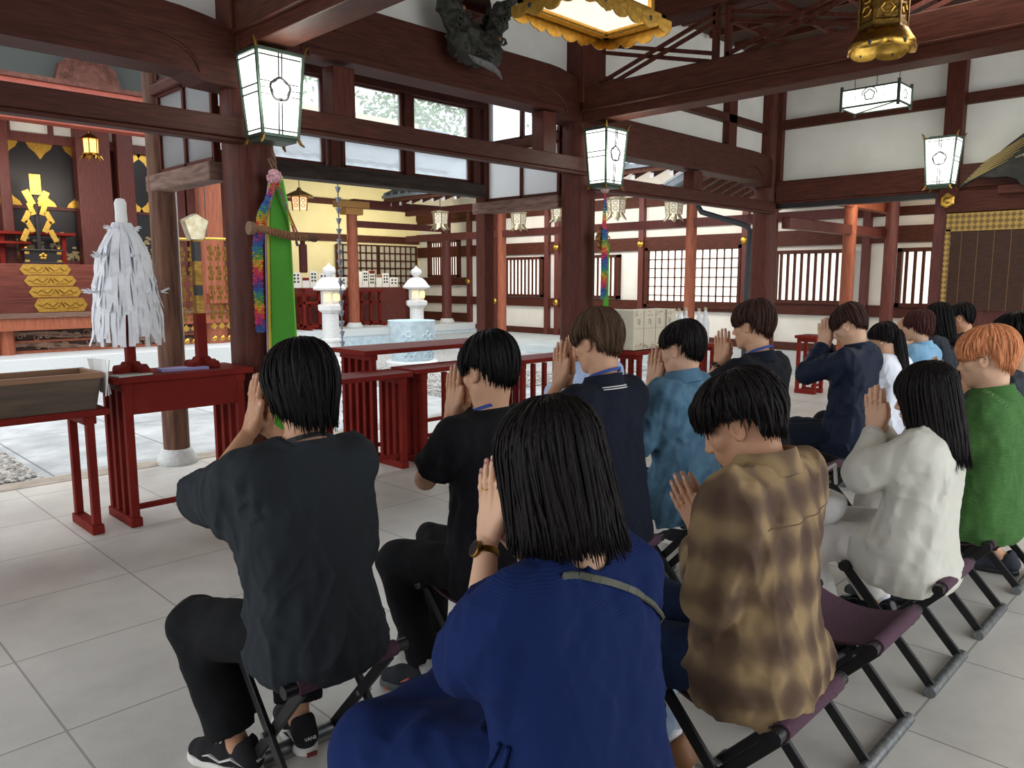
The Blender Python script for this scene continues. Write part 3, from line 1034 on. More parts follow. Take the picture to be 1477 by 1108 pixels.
# black offering chest
yc_ = yb + 1.26
t = thing('offering_chest', (on_y(60, 372, yc_).x, yc_, FL), 'small black offering chest with a gilt blossom at the top of the steps', 'chest')
w, ch = .64, on_y(60, 360, yc_).z - FL
MB().box((0, 0, ch / 2), (w, .26, ch * .9)).box((0, 0, .02), (w + .08, .32, .04)).box((0, 0, ch - .02), (w + .1, .34, .04)).build('chest_body', M['black'], t, bevel=.01)
b = MB()
for k in range(5):
    a = PI / 2 + k * 2 * PI / 5
    b.ball((.045 * math.cos(a), -.135, ch * .52 + .045 * math.sin(a)), (.028, .01, .028), 8, 6)
b.build('gilt_blossom', M['gold'], t)
for s in (-1, 1):
    for z in (.05, ch - .07):
        MB().box((s * (w / 2 - .04), -.135, z), (.08, .012, .05)).build('gilt_corner', M['gold'], t)
    MB().ball((s * w * .45, -.1, ch + .02), .03, 8, 6).build('gilt_knob', M['gold'], t)
# red altar table behind the wand
t = thing('altar_table', (on_y(30, 350, 18.0).x, 17.72 + .45, FL), 'low red altar table behind the golden wand', 'table')
MB().box((0, 0, .62), (2.0, .4, .06)).box((-.5, -.16, .42), (1.3, .3, .05)).build('table_top', M['lacquer'], t, bevel=.01)
for x in (-.9, -.3, .05, .8):
    MB().bar((x, 0, 0), (x + .02, 0, .6), .09, .09).build('leg', M['lacquer'], t, bevel=.01)


# small hanging gilt lantern
def gilt_lantern(px, py, Y, s, lab, glow='glow_warm', hang=1.5, metal='gold'):
    p = on_y(px, py, Y)
    t = thing('hanging_lantern', p, lab, 'lantern')
    MB().lathe([(.16, -.16), (.17, .16)], n=6).build('lantern_glass', M[glow], t)
    b = MB()
    for k in range(6):
        a = 2 * PI * k / 6
        b.bar((.165 * math.cos(a), .165 * math.sin(a), -.18), (.175 * math.cos(a), .175 * math.sin(a), .18), .02)
    b.lathe([(.19, -.18), (.19, -.15), (.17, -.15)], n=6)
    b.lathe([(.26, .17), (.2, .2), (.1, .28), (.04, .31), (.04, .36)], n=6)
    b.build('lantern_frame', M[metal], t)
    b = MB()
    for k in range(6):
        a = 2 * PI * k / 6 + .5
        c, s_ = math.cos(a), math.sin(a)
        b.tube([(.15 * c, .15 * s_, -.17), (.2 * c, .2 * s_, -.22), (.26 * c, .26 * s_, -.3)], [.05, .06, .015], 6, flat=.4)
    b.build('lantern_feet', M[metal], t)
    MB().tube([(0, 0, .34), (0, 0, hang / s)], .012, 6).build('chain', M['iron'], t)
    t.scale = (s, s, s)
    return t


gilt_lantern(131, 212, 16.4, .8, 'small lit gilt lantern hanging before the main hall doors', hang=2.3)
# ================================================================ FIGURES
_rs = np.random.RandomState(11)
_LAT = _rs.rand(32, 32, 32).astype(np.float32) * 2 - 1


def noise3(x, y, z):
    xi, yi, zi = np.floor(x).astype(int), np.floor(y).astype(int), np.floor(z).astype(int)
    fx, fy, fz = x - xi, y - yi, z - zi
    fx, fy, fz = fx * fx * (3 - 2 * fx), fy * fy * (3 - 2 * fy), fz * fz * (3 - 2 * fz)
    def g(a, b, c):
        return _LAT[(xi + a) & 31, (yi + b) & 31, (zi + c) & 31]
    c00 = g(0, 0, 0) * (1 - fx) + g(1, 0, 0) * fx
    c10 = g(0, 1, 0) * (1 - fx) + g(1, 1, 0) * fx
    c01 = g(0, 0, 1) * (1 - fx) + g(1, 0, 1) * fx
    c11 = g(0, 1, 1) * (1 - fx) + g(1, 1, 1) * fx
    return (c00 * (1 - fy) + c10 * fy) * (1 - fz) + (c01 * (1 - fy) + c11 * fy) * fz


class Vol:
    """a body shape built up as one smooth surface"""

    def __init__(self, lo, hi, vox):
        self.lo = np.array(lo, float)
        self.vox = vox
        self.n = np.ceil((np.array(hi, float) - self.lo) / vox).astype(int) + 1
        self.f = np.full(self.n, 9.0, np.float32)

    def _grid(self, lo, hi):
        a = np.clip(np.floor((np.array(lo) - self.lo) / self.vox).astype(int), 0, self.n)
        b = np.clip(np.ceil((np.array(hi) - self.lo) / self.vox).astype(int) + 1, 0, self.n)
        if np.any(b <= a):
            return None, None, None, None
        ax = [self.lo[i] + self.vox * np.arange(a[i], b[i]) for i in range(3)]
        X, Y, Z = np.meshgrid(*ax, indexing='ij', sparse=True)
        return (slice(a[0], b[0]), slice(a[1], b[1]), slice(a[2], b[2])), X, Y, Z

    def _mix(self, sl, d, k, cut):
        f = self.f[sl]
        if cut:
            d = -d
            if k > 0:
                h = np.maximum(k - np.abs(f - d), 0) / k
                self.f[sl] = np.maximum(f, d) + h * h * k * .25
            else:
                self.f[sl] = np.maximum(f, d)
        else:
            if k > 0:
                h = np.maximum(k - np.abs(f - d), 0) / k
                self.f[sl] = np.minimum(f, d) - h * h * k * .25
            else:
                self.f[sl] = np.minimum(f, d)

    def cap(self, a, b, ra, rb=None, k=.02, cut=False, sx=1.0, wob=0.0):
        rb = ra if rb is None else rb
        a, b = np.array(a, float), np.array(b, float)
        m = max(ra, rb) + k + 3 * self.vox
        sl, X, Y, Z = self._grid(np.minimum(a, b) - m, np.maximum(a, b) + m)
        if sl is None:
            return self
        d = b - a
        L2 = max(float(d @ d), 1e-9)
        t = np.clip(((X - a[0]) * d[0] + (Y - a[1]) * d[1] + (Z - a[2]) * d[2]) / L2, 0, 1)
        q = np.sqrt(((X - a[0] - t * d[0]) * sx) ** 2 + (Y - a[1] - t * d[1]) ** 2 + (Z - a[2] - t * d[2]) ** 2)
        r = ra + (rb - ra) * t
        if wob:
            r = r + wob * np.sin(t * 23 + 9 * X + 7 * Y)
        self._mix(sl, (q - r).astype(np.float32), k, cut)
        return self

    def path(self, pts, rs, k=.02, **kw):
        for i in range(len(pts) - 1):
            self.cap(pts[i], pts[i + 1], rs[i], rs[i + 1], k if i == 0 else k * .6, **kw)
        return self

    def ell(self, c, r, R=None, k=.02, cut=False):
        c, r = np.array(c, float), np.array(r, float)
        m = r.max() + k + 3 * self.vox
        sl, X, Y, Z = self._grid(c - m, c + m)
        if sl is None:
            return self
        px, py, pz = X - c[0], Y - c[1], Z - c[2]
        if R is not None:
            R = np.array(R)
            px, py, pz = (R[0, 0] * px + R[1, 0] * py + R[2, 0] * pz, R[0, 1] * px + R[1, 1] * py + R[2, 1] * pz,
                          R[0, 2] * px + R[1, 2] * py + R[2, 2] * pz)
        k0 = np.sqrt((px / r[0]) ** 2 + (py / r[1]) ** 2 + (pz / r[2]) ** 2)
        k1 = np.sqrt((px / r[0] ** 2) ** 2 + (py / r[1] ** 2) ** 2 + (pz / r[2] ** 2) ** 2) + 1e-9
        self._mix(sl, (k0 * (k0 - 1) / k1).astype(np.float32), k, cut)
        return self

    def loft(self, rows, k=.04, p=2.3, cut=False):
        """rows: (z, cx, cy, half width, half depth) from low to high"""
        rows = np.array(sorted(rows), float)
        zs = rows[:, 0]
        mx = rows[:, 3:].max() + k + .03
        sl, X, Y, Z = self._grid((rows[:, 1].min() - mx, rows[:, 2].min() - mx, zs[0] - k - .02), (rows[:, 1].max() + mx, rows[:, 2].max() + mx, zs[-1] + k + .02))
        if sl is None:
            return self
        zz = np.clip(Z, zs[0], zs[-1])
        cx, cy, a, b = (np.interp(zz, zs, rows[:, i]) for i in (1, 2, 3, 4))
        e = (np.abs((X - cx) / a) ** p + np.abs((Y - cy) / b) ** p) ** (1 / p)
        d = (e - 1) * np.minimum(a, b)
        d = np.maximum(d, np.maximum(zs[0] - Z, Z - zs[-1]))
        self._mix(sl, d.astype(np.float32), k, cut)
        return self

    def plane(self, p, n, k=.0):
        """cuts away everything on the side the normal points to"""
        sl, X, Y, Z = self._grid(self.lo, self.lo + self.n * self.vox)
        d = (X - p[0]) * n[0] + (Y - p[1]) * n[1] + (Z - p[2]) * n[2]
        self._mix(sl, (-d).astype(np.float32) + np.zeros_like(self.f), k, True)
        return self

    def fold(self, amp, fx, fy, fz, seed=0.0, warp=0.0):
        ax = [self.lo[i] + self.vox * np.arange(self.n[i]) for i in range(3)]
        w = np.abs(self.f) < .05
        I = np.nonzero(w)
        x, y, z = ax[0][I[0]], ax[1][I[1]], ax[2][I[2]]
        zz = z + warp * np.abs(x) + .3 * warp * np.sin(9 * y)
        n = noise3(x * fx + seed, y * fy + seed * 1.7, zz * fz + seed * .6)
        n = np.sign(n) * np.abs(n) ** .8
        self.f[I] += (amp * n).astype(np.float32)
        return self

    def crease(self, amp, fx, fy, fz, seed=0.0, sl=0.0, pw=5):
        """narrow raised drape lines"""
        ax = [self.lo[i] + self.vox * np.arange(self.n[i]) for i in range(3)]
        I = np.nonzero(np.abs(self.f) < .05)
        x, y, z = ax[0][I[0]], ax[1][I[1]], ax[2][I[2]]
        n = noise3(x * fx + seed + z * sl, y * fy + seed * 1.3, z * fz + seed * .7 + x * sl * .6)
        m = .5 + .5 * noise3(x * 4 + seed, y * 4, z * 4 + seed)
        self.f[I] -= (amp * (1 - np.minimum(np.abs(n) * 1.6, 1)) ** pw * m).astype(np.float32)
        return self

    def mesh(self):
        """vertices and quads of the zero surface"""
        f = self.f
        s = f < 0
        nx, ny, nz = f.shape
        c = np.zeros((nx - 1, ny - 1, nz - 1), np.int8)
        for a in (0, 1):
            for b in (0, 1):
                for d in (0, 1):
                    c += s[a:nx - 1 + a, b:ny - 1 + b, d:nz - 1 + d]
        act = (c > 0) & (c < 8)
        I = np.stack(np.nonzero(act), 1)
        idx = np.full(act.shape, -1, np.int64)
        idx[tuple(I.T)] = np.arange(len(I))
        acc = np.zeros((len(I), 3))
        cnt = np.zeros(len(I))
        cor = [(a, b, d) for a in (0, 1) for b in (0, 1) for d in (0, 1)]
        vals = {q: f[I[:, 0] + q[0], I[:, 1] + q[1], I[:, 2] + q[2]] for q in cor}
        for q in cor:
            for ax in range(3):
                if q[ax]:
                    continue
                q2 = list(q)
                q2[ax] = 1
                v0, v1 = vals[q], vals[tuple(q2)]
                m = (v0 < 0) != (v1 < 0)
                t = np.where(m, v0 / np.where(m, v0 - v1, 1), 0)
                p = np.zeros((len(I), 3))
                p[:] = q
                p[:, ax] = t
                acc[m] += p[m]
                cnt[m] += 1
        V = self.lo + self.vox * (I + acc / cnt[:, None])
        F = []
        for ax in range(3):
            sa = [slice(0, n) for n in f.shape]
            sb = [slice(0, n) for n in f.shape]
            sa[ax], sb[ax] = slice(0, f.shape[ax] - 1), slice(1, f.shape[ax])
            A, B = s[tuple(sa)], s[tuple(sb)]
            o1, o2 = [(1, 2), (2, 0), (0, 1)][ax]
            for pos in (True, False):
                e = np.stack(np.nonzero((A & ~B) if pos else (~A & B)), 1)
                e = e[(e[:, o1] > 0) & (e[:, o2] > 0) & (e[:, o1] < f.shape[o1] - 1) & (e[:, o2] < f.shape[o2] - 1)]
                if not len(e):
                    continue
                def at(d1, d2):
                    g = e.copy()
                    g[:, o1] += d1
                    g[:, o2] += d2
                    return idx[g[:, 0], g[:, 1], g[:, 2]]
                q = [at(-1, -1), at(0, -1), at(0, 0), at(-1, 0)]
                if not pos:
                    q = q[::-1]
                F.append(np.stack(q, 1))
        F = np.concatenate(F) if F else np.zeros((0, 4), int)
        F = F[(F >= 0).all(1)]
        return V, F


def mesh_np(name, parts, mats=None, fmat=None):
    """one mesh out of several (V, F) pieces"""
    Vs, Fs, o = [], [], 0
    for V, F in parts:
        Vs.append(V)
        Fs.append(F + o)
        o += len(V)
    V, F = np.concatenate(Vs), np.concatenate(Fs)
    me = bpy.data.meshes.new(name)
    me.vertices.add(len(V))
    me.vertices.foreach_set('co', V.astype(np.float32).ravel())
    k = F.shape[1]
    me.loops.add(F.size)
    me.loops.foreach_set('vertex_index', F.astype(np.int32).ravel())
    me.polygons.add(len(F))
    me.polygons.foreach_set('loop_start', np.arange(0, F.size, k, dtype=np.int32))
    me.polygons.foreach_set('loop_total', np.full(len(F), k, np.int32))
    me.polygons.foreach_set('use_smooth', np.ones(len(F), bool))
    me.update(calc_edges=True)
    me.validate()
    for m in (mats or []):
        me.materials.append(m)
    if fmat is not None:
        me.polygons.foreach_set('material_index', fmat(V, F).astype(np.int32))
    return me


def add_obj(name, me, parent=None, loc=None):
    o = bpy.data.objects.new(name, me)
    COL.objects.link(o)
    if parent is not None:
        o.parent = parent
    if loc is not None:
        o.location = loc
    return o


# ---------------------------------------------------------------- cloth and skin materials
def skin_mat(name, c):
    m = mat(name, c, .55, col2=tuple([min(1, q * 1.07) for q in c[:3]] + [1]), scale=14, bump=.03, bscale=220)
    m.node_tree.nodes['Principled BSDF'].inputs['Subsurface Weight'].default_value = .08
    m.node_tree.nodes['Principled BSDF'].inputs['Subsurface Radius'].default_value = (.02, .008, .004)
    return m


SKIN = [skin_mat('warm_skin', srgb(205, 158, 126)), skin_mat('light_skin', srgb(216, 172, 142)), skin_mat('tan_skin', srgb(192, 144, 112))]
LIP = mat('lips', srgb(172, 108, 96), .45)
NAIL = mat('fingernails', srgb(214, 168, 158), .3)
DARKNAIL = mat('painted_fingernails', srgb(150, 96, 98), .25)
LASH = mat('eyelashes_and_brows', srgb(30, 24, 22), .7)


def hair_mat(name, c1, c2, rough=.42):
    m = mat(name, c1, rough + .06, col2=c2, scale=22, stretch=(9, 9, .8), bump=.25, island=.22, spec=.1)
    return m


HAIR = {'black': hair_mat('black_hair', srgb(12, 11, 12), srgb(24, 22, 23), .38),
        'softblack': hair_mat('soft_black_hair', srgb(16, 14, 14), srgb(34, 29, 29), .36),
        'brown': hair_mat('ash_brown_hair', srgb(62, 46, 34), srgb(92, 70, 54)),
        'darkbrown': hair_mat('dark_brown_hair', srgb(44, 29, 24), srgb(66, 43, 36)),
        'maroon': hair_mat('wine_brown_hair', srgb(52, 28, 26), srgb(76, 42, 38)),
        'orange': hair_mat('orange_dyed_hair', srgb(178, 104, 64), srgb(222, 152, 108), .5)}


def cloth(name, c, c2=None, scale=5, rough=.9, weave=260, wb=.15, sheen=.0):
    return mat(name, c, rough, col2=c2 or tuple([q * 1.12 for q in c[:3]] + [1]), scale=scale, bump=wb, bscale=weave, sheen=sheen, spec=.25)


def ribbed(name, c, freq, axis=2, strength=.5, c2=None):
    """knit cloth with fine ribs"""
    m = cloth(name, c, c2)
    N, L = m.node_tree.nodes, m.node_tree.links
    tc = N.new('ShaderNodeTexCoord')
    w = N.new('ShaderNodeTexWave')
    w.wave_type = 'BANDS'
    w.bands_direction = 'XYZ'[axis]
    w.inputs['Scale'].default_value = freq
    w.inputs['Distortion'].default_value = .15
    w.inputs['Detail'].default_value = 1
    L.new(tc.outputs['Object'], w.inputs['Vector'])
    bp = N.new('ShaderNodeBump')
    bp.inputs['Strength'].default_value = strength
    bp.inputs['Distance'].default_value = .006
    L.new(w.outputs['Fac'], bp.inputs['Height'])
    L.new(bp.outputs['Normal'], N['Principled BSDF'].inputs['Normal'])
    return m


def plaid_cloth():
    """soft brown shadow check"""
    m = bpy.data.materials.new('brown_shadow_check_cloth')
    m.use_nodes = True
    N, L = m.node_tree.nodes, m.node_tree.links
    p = N['Principled BSDF']
    p.inputs['Roughness'].default_value = .85
    p.inputs['Sheen Weight'].default_value = .0
    tc = N.new('ShaderNodeTexCoord')
    nz = N.new('ShaderNodeTexNoise')
    nz.inputs['Scale'].default_value = 6
    L.new(tc.outputs['Object'], nz.inputs['Vector'])
    ad = N.new('ShaderNodeMix')
    ad.data_type = 'VECTOR'
    ad.inputs['Factor'].default_value = .045
    L.new(tc.outputs['Object'], ad.inputs['A'])
    L.new(nz.outputs['Color'], ad.inputs['B'])
    fac = []
    for d, sc in (('X', 1.55), ('Z', 1.25), ('Y', 1.5)):
        w = N.new('ShaderNodeTexWave')
        w.wave_type, w.bands_direction, w.wave_profile = 'BANDS', d, 'SIN'
        w.inputs['Scale'].default_value = sc * 2.05
        L.new(ad.outputs['Result'], w.inputs['Vector'])
        fac.append(w)
    a = N.new('ShaderNodeMath')
    a.operation = 'ADD'
    L.new(fac[0].outputs['Fac'], a.inputs[0])
    L.new(fac[1].outputs['Fac'], a.inputs[1])
    a2 = N.new('ShaderNodeMath')
    a2.operation = 'MULTIPLY_ADD'
    a2.inputs[1].default_value = .5
    L.new(fac[2].outputs['Fac'], a2.inputs[0])
    L.new(a.outputs[0], a2.inputs[2])
    mr = N.new('ShaderNodeMapRange')
    mr.inputs['From Max'].default_value = 2.5
    L.new(a2.outputs[0], mr.inputs['Value'])
    rp = N.new('ShaderNodeValToRGB')
    e = rp.color_ramp.elements
    e[0].position, e[0].color = .20, srgb(84, 62, 47)
    e[1].position, e[1].color = .78, srgb(156, 130, 92)
    q = e.new(.5)
    q.color = srgb(112, 90, 66)
    L.new(mr.outputs['Result'], rp.inputs['Fac'])
    L.new(rp.outputs['Color'], p.inputs['Base Color'])
    n2 = N.new('ShaderNodeTexNoise')
    n2.inputs['Scale'].default_value = 300
    L.new(tc.outputs['Object'], n2.inputs['Vector'])
    bp = N.new('ShaderNodeBump')
    bp.inputs['Strength'].default_value = .12
    bp.inputs['Distance'].default_value = .01
    L.new(n2.outputs['Fac'], bp.inputs['Height'])
    L.new(bp.outputs['Normal'], p.inputs['Normal'])
    return m


# ---------------------------------------------------------------- head, hands, hair
def head_shape(v, T, fem=False, s=1.0, ears=True):
    """T maps head coordinates (x right, y forward, z up; origin between the ears) into the figure"""
    R = np.array(T.to_3x3()) / s
    P = lambda x, y, z: tuple(T @ Vector((x, y, z)))
    S = lambda *r: tuple(q * s for q in r)
    v.ell(P(0, -.016, .036), S(.076, .097, .088), R, .0)
    v.ell(P(0, .028, -.025), S(.063, .066, .086), R, .03)
    jw = .043 if fem else .05
    for sg in (-1, 1):
        v.cap(P(sg * jw, .0, -.066), P(sg * .014, .068, -.106), .02 * s, .017 * s, .03 * s)
        v.ell(P(sg * .042, .056, -.024), S(.024, .024, .02), R, .02)
        v.ell(P(sg * .03, .083, .02), S(.026, .012, .010), R, .014)
    v.ell(P(0, .073, -.107), S(.02, .018, .015), R, .018)
    v.ell(P(0, .078, -.07), S(.028, .022, .026), R, .02)
    v.cap(P(0, .088, .012), P(0, .108, -.034), .008 * s, .011 * s, .014 * s)
    v.ell(P(0, .110, -.037), S(.0105, .011, .009), R, .008)
    for sg in (-1, 1):
        v.ell(P(sg * .012, .099, -.041), S(.009, .011, .008), R, .006)
        v.ell(P(sg * .031, .098, .0), S(.02, .016, .012), R, .012, cut=True)
        v.ell(P(sg * .031, .077, -.002), S(.015, .0135, .0125), R, .004)
    v.ell(P(0, .097, -.0655), S(.021, .008, .0048), R, .004)
    v.ell(P(0, .0955, -.0745), S(.018, .0085, .0058), R, .004)
    v.ell(P(0, .104, -.0698), S(.022, .008, .0012), R, .003, cut=True)
    if ears:
        for sg in (-1, 1):
            E = np.array(Euler((math.radians(12), 0, sg * math.radians(-22))).to_matrix())
            RE = R @ E
            v.ell(P(sg * .079, -.012, -.012), S(.0085, .0195, .032), RE, .008)
            v.ell(P(sg * .0855, -.008, -.006), S(.007, .011, .018), RE, .006, cut=True)
            v.ell(P(sg * .078, -.002, -.034), S(.008, .009, .010), RE, .006)
            v.ell(P(sg * .08, .004, -.012), S(.005, .005, .008), RE, .004)


def hand_shape(v, W, u, out, w, s=1.0, spread=0.0, curl=0.0):
    """a hand from wrist W; u along the fingers, out towards its back, w towards its thumb; returns nail spots and ring seat"""
    W, u, out, w = (Vector(q) for q in (W, u, out, w))
    P = lambda a, b, c: tuple(W + (u * a + w * b + out * c) * s)
    kn = [(.082, .030, .0135), (.087, .0100, .0145), (.083, -.0098, .014), (.075, -.0280, .0125)]
    ln = [(.046, .027, .022), (.050, .031, .024), (.046, .029, .023), (.036, .022, .020)]
    rr = [(.0098, .0086, .0078, .0068), (.0100, .0088, .0079, .0069), (.0096, .0084, .0076, .0066), (.0086, .0076, .0069, .006)]
    # palm
    for i, (a, b, c) in enumerate(kn):
        v.cap(P(.0, b * .55, .019), P(a, b, c), .0165 * s, rr[i][0] * 1.05 * s, .007 * s)
    v.ell(P(.03, .022, .012), (.018 * s, .018 * s, .018 * s), None, .016 * s)
    v.ell(P(.03, -.018, .013), (.016 * s, .016 * s, .018 * s), None, .016 * s)
    nails, ring = [], None
    for i in range(4):
        a, b, c = kn[i]
        fan = (b / .03) * (.05 + spread)
        d = Vector((1, fan, .03))
        pts = [(a, b, c)]
        bend = [(.06 - curl * .5), (-.08 - curl), (-.10 - curl)]
        off = 0
        for L, q in zip(ln[i], bend):
            off += q
            p = pts[-1]
            pts.append((p[0] + L * math.cos(off), p[1] + L * fan, max(p[2] + L * math.sin(off), .006)))
        for j in range(3):
            v.cap(P(*pts[j]), P(*pts[j + 1]), rr[i][j] * s, rr[i][j + 1] * s, (.005 if j == 0 else .003) * s)
        # knuckle swellings
        v.ell(P(pts[1][0], pts[1][1], pts[1][2] + .0015), (rr[i][1] * 1.06 * s,) * 3, None, .004 * s)
        t = Vector(pts[3]) - Vector(pts[2])
        nails.append((P(*(Vector(pts[2]) + t * .78 + Vector((0, 0, rr[i][3] * .72)))), .0052 * s))
        if i == 2:
            m = Vector(pts[0]) + (Vector(pts[1]) - Vector(pts[0])) * .62
            ring = (Vector(P(*m)), (Vector(P(*pts[1])) - Vector(P(*pts[0]))).normalized(), rr[i][0] * 1.05 * s)
    # thumb
    v.path([P(.018, .020, .02), P(.056, .043, .0175), P(.086, .047, .0145), P(.112, .047, .011)], [.0165 * s, .0128 * s, .0105 * s, .0082 * s], .012 * s)
    nails.append((P(.105, .049, .0175), .0055 * s))
    return nails, ring


def hair_mesh(T, sty, n=420, seed=1, fem=False):
    """locks of hair laid from the crown over the skull; sty gives the hem height by azimuth"""
    r = np.random.RandomState(seed)
    rx, ry, rz = sty.get('r', (.086, .107, .103))
    C = np.array(sty.get('c', (0, -.012, .03)))
    az_k = np.radians(np.array([a for a, _, _ in sty['hem']] + [180.0]))
    hz = np.array([z for _, z, _ in sty['hem']] + [sty['hem'][-1][1]])
    inw = np.array([q for _, _, q in sty['hem']] + [sty['hem'][-1][2]])
    crown = np.radians(sty.get('crown', 18))
    part = sty.get('part', 0.0)

    def hem(az):
        return np.interp(np.abs(az), az_k, hz)

    def th_end(az, z):
        zz = z - C[2]
        return np.where(zz > 0, np.arccos(np.clip(zz / rz, -1, 1)), PI / 2 - zz / rz)

    def pos(az, th, off):
        iw = np.interp(np.abs((az + PI) % (2 * PI) - PI), az_k, inw)
        e = np.maximum(th - PI / 2, 0)
        q = np.where(th < PI / 2, np.sin(th), 1 - iw * (1 - np.cos(np.minimum(e, 1.3))) + np.where(iw < 0, 0, 0))
        z = np.where(th < PI / 2, rz * np.cos(th), -rz * e)
        x = (rx + off) * q * np.sin(az)
        y = (ry + off) * q * np.cos(az)
        z = z + off * np.where(th < PI / 2, np.cos(th), 0)
        return np.stack([x + C[0], y + C[1], z + C[2]], -1)

    # the crown sits a little behind the top: shift directions towards the back near the top
    def place(az, th, off):
        p = pos(az, th, off)
        w = np.clip(1 - th / (PI / 2), 0, 1)
        p[..., 1] -= crown * .09 * w
        return p
    # under cap
    na, nt = 48, 22
    A = np.linspace(-PI, PI, na, endpoint=False)
    te = th_end(A, hem(A) + sty.get('cap_up', .008))
    caps = []
    for j in range(nt + 1):
        caps.append(place(A, te * (j / nt) + .0001, -.006))
    G = np.stack(caps, 1)
    inner = (G[:, -1] - C) * np.array([.72, .72, .96]) + C
    V = np.concatenate([G.reshape(-1, 3), inner, C[None] + np.array([[0, 0, .0]])])
    F = []
    for i in range(na):
        i2 = (i + 1) % na
        for j in range(nt):
            F.append((i * (nt + 1) + j, i * (nt + 1) + j + 1, i2 * (nt + 1) + j + 1, i2 * (nt + 1) + j))
        b = na * (nt + 1)
        F.append((i * (nt + 1) + nt, b + i, b + i2, i2 * (nt + 1) + nt))
    parts = [(V, np.array(F))]
    # locks
    az = r.uniform(-PI, PI, n)
    lv, lf = [], []
    K = 10
    wbase = sty.get('w', .011)
    jit = sty.get('jit', .012)
    for i in range(n):
        a0 = az[i]
        e = float(th_end(np.array([a0]), np.array([float(hem(a0)) + r.normal(0, jit)]))[0])
        s0 = r.choice([r.uniform(0.05, .25), r.uniform(.2, .62)], p=[.55, .45]) * min(e, 1.9)
        dr = r.normal(0, sty.get('drift', .12)) + sty.get('sweep', 0) * (1 if abs(a0) < 1.2 else .2)
        off = r.uniform(-.003, .006) + (0.004 if s0 > .5 else 0)
        lift = sty.get('lift', .004) * r.uniform(0, 1.6)
        t = np.linspace(0, 1, K)
        th = s0 + (e - s0) * t
        aa = a0 + dr * t * t
        o = off + lift * np.sin(PI * np.minimum(t * 1.15, 1)) + sty.get('flip', 0) * t ** 4
        p = place(aa, th, o)
        if sty.get('wave'):
            p = p + sty['wave'] * np.sin(t * 8 + i)[:, None] * np.array([r.normal(), r.normal(), .2]) * .5
        wd = wbase * r.uniform(.6, 1.4) * np.minimum(1, .35 + 2.5 * t) * np.clip((1.03 - t) * 3.2, .06, 1)
        tg = np.gradient(p, axis=0)
        tg /= np.linalg.norm(tg, axis=1)[:, None] + 1e-9
        nrm = p - C
        nrm[:, 2] *= np.where(th < PI / 2, 1, 0)
        nrm /= np.linalg.norm(nrm, axis=1)[:, None] + 1e-9
        sd = np.cross(tg, nrm)
        sd /= np.linalg.norm(sd, axis=1)[:, None] + 1e-9
        nn = np.cross(sd, tg)
        th_ = wd * .28 + .0006
        ring = np.stack([p - sd * wd[:, None], p + nn * th_[:, None], p + sd * wd[:, None], p - nn * th_[:, None]], 1)
        lv.append(ring.reshape(-1, 3))
        b = i * K * 4
        for j in range(K - 1):
            for q in range(4):
                q2 = (q + 1) % 4
                lf.append((b + j * 4 + q, b + j * 4 + q2, b + (j + 1) * 4 + q2, b + (j + 1) * 4 + q))
        lf.append((b + (K - 1) * 4, b + (K - 1) * 4 + 1, b + (K - 1) * 4 + 2, b + (K - 1) * 4 + 3))
    parts.append((np.concatenate(lv), np.array(lf)))
    M4 = np.array(T)
    return [((V @ M4[:3, :3].T + M4[:3, 3]), F) for V, F in parts]


def ik(S, W, la, lb, pole):
    S, W, pole = Vector(S), Vector(W), Vector(pole)
    d = W - S
    L = min(d.length, (la + lb) * .995)
    u = d.normalized()
    a = (la * la - lb * lb + L * L) / (2 * L)
    h = math.sqrt(max(la * la - a * a, 0))
    n = (pole - S)
    n = (n - u * n.dot(u)).normalized()
    return S + u * a + n * h


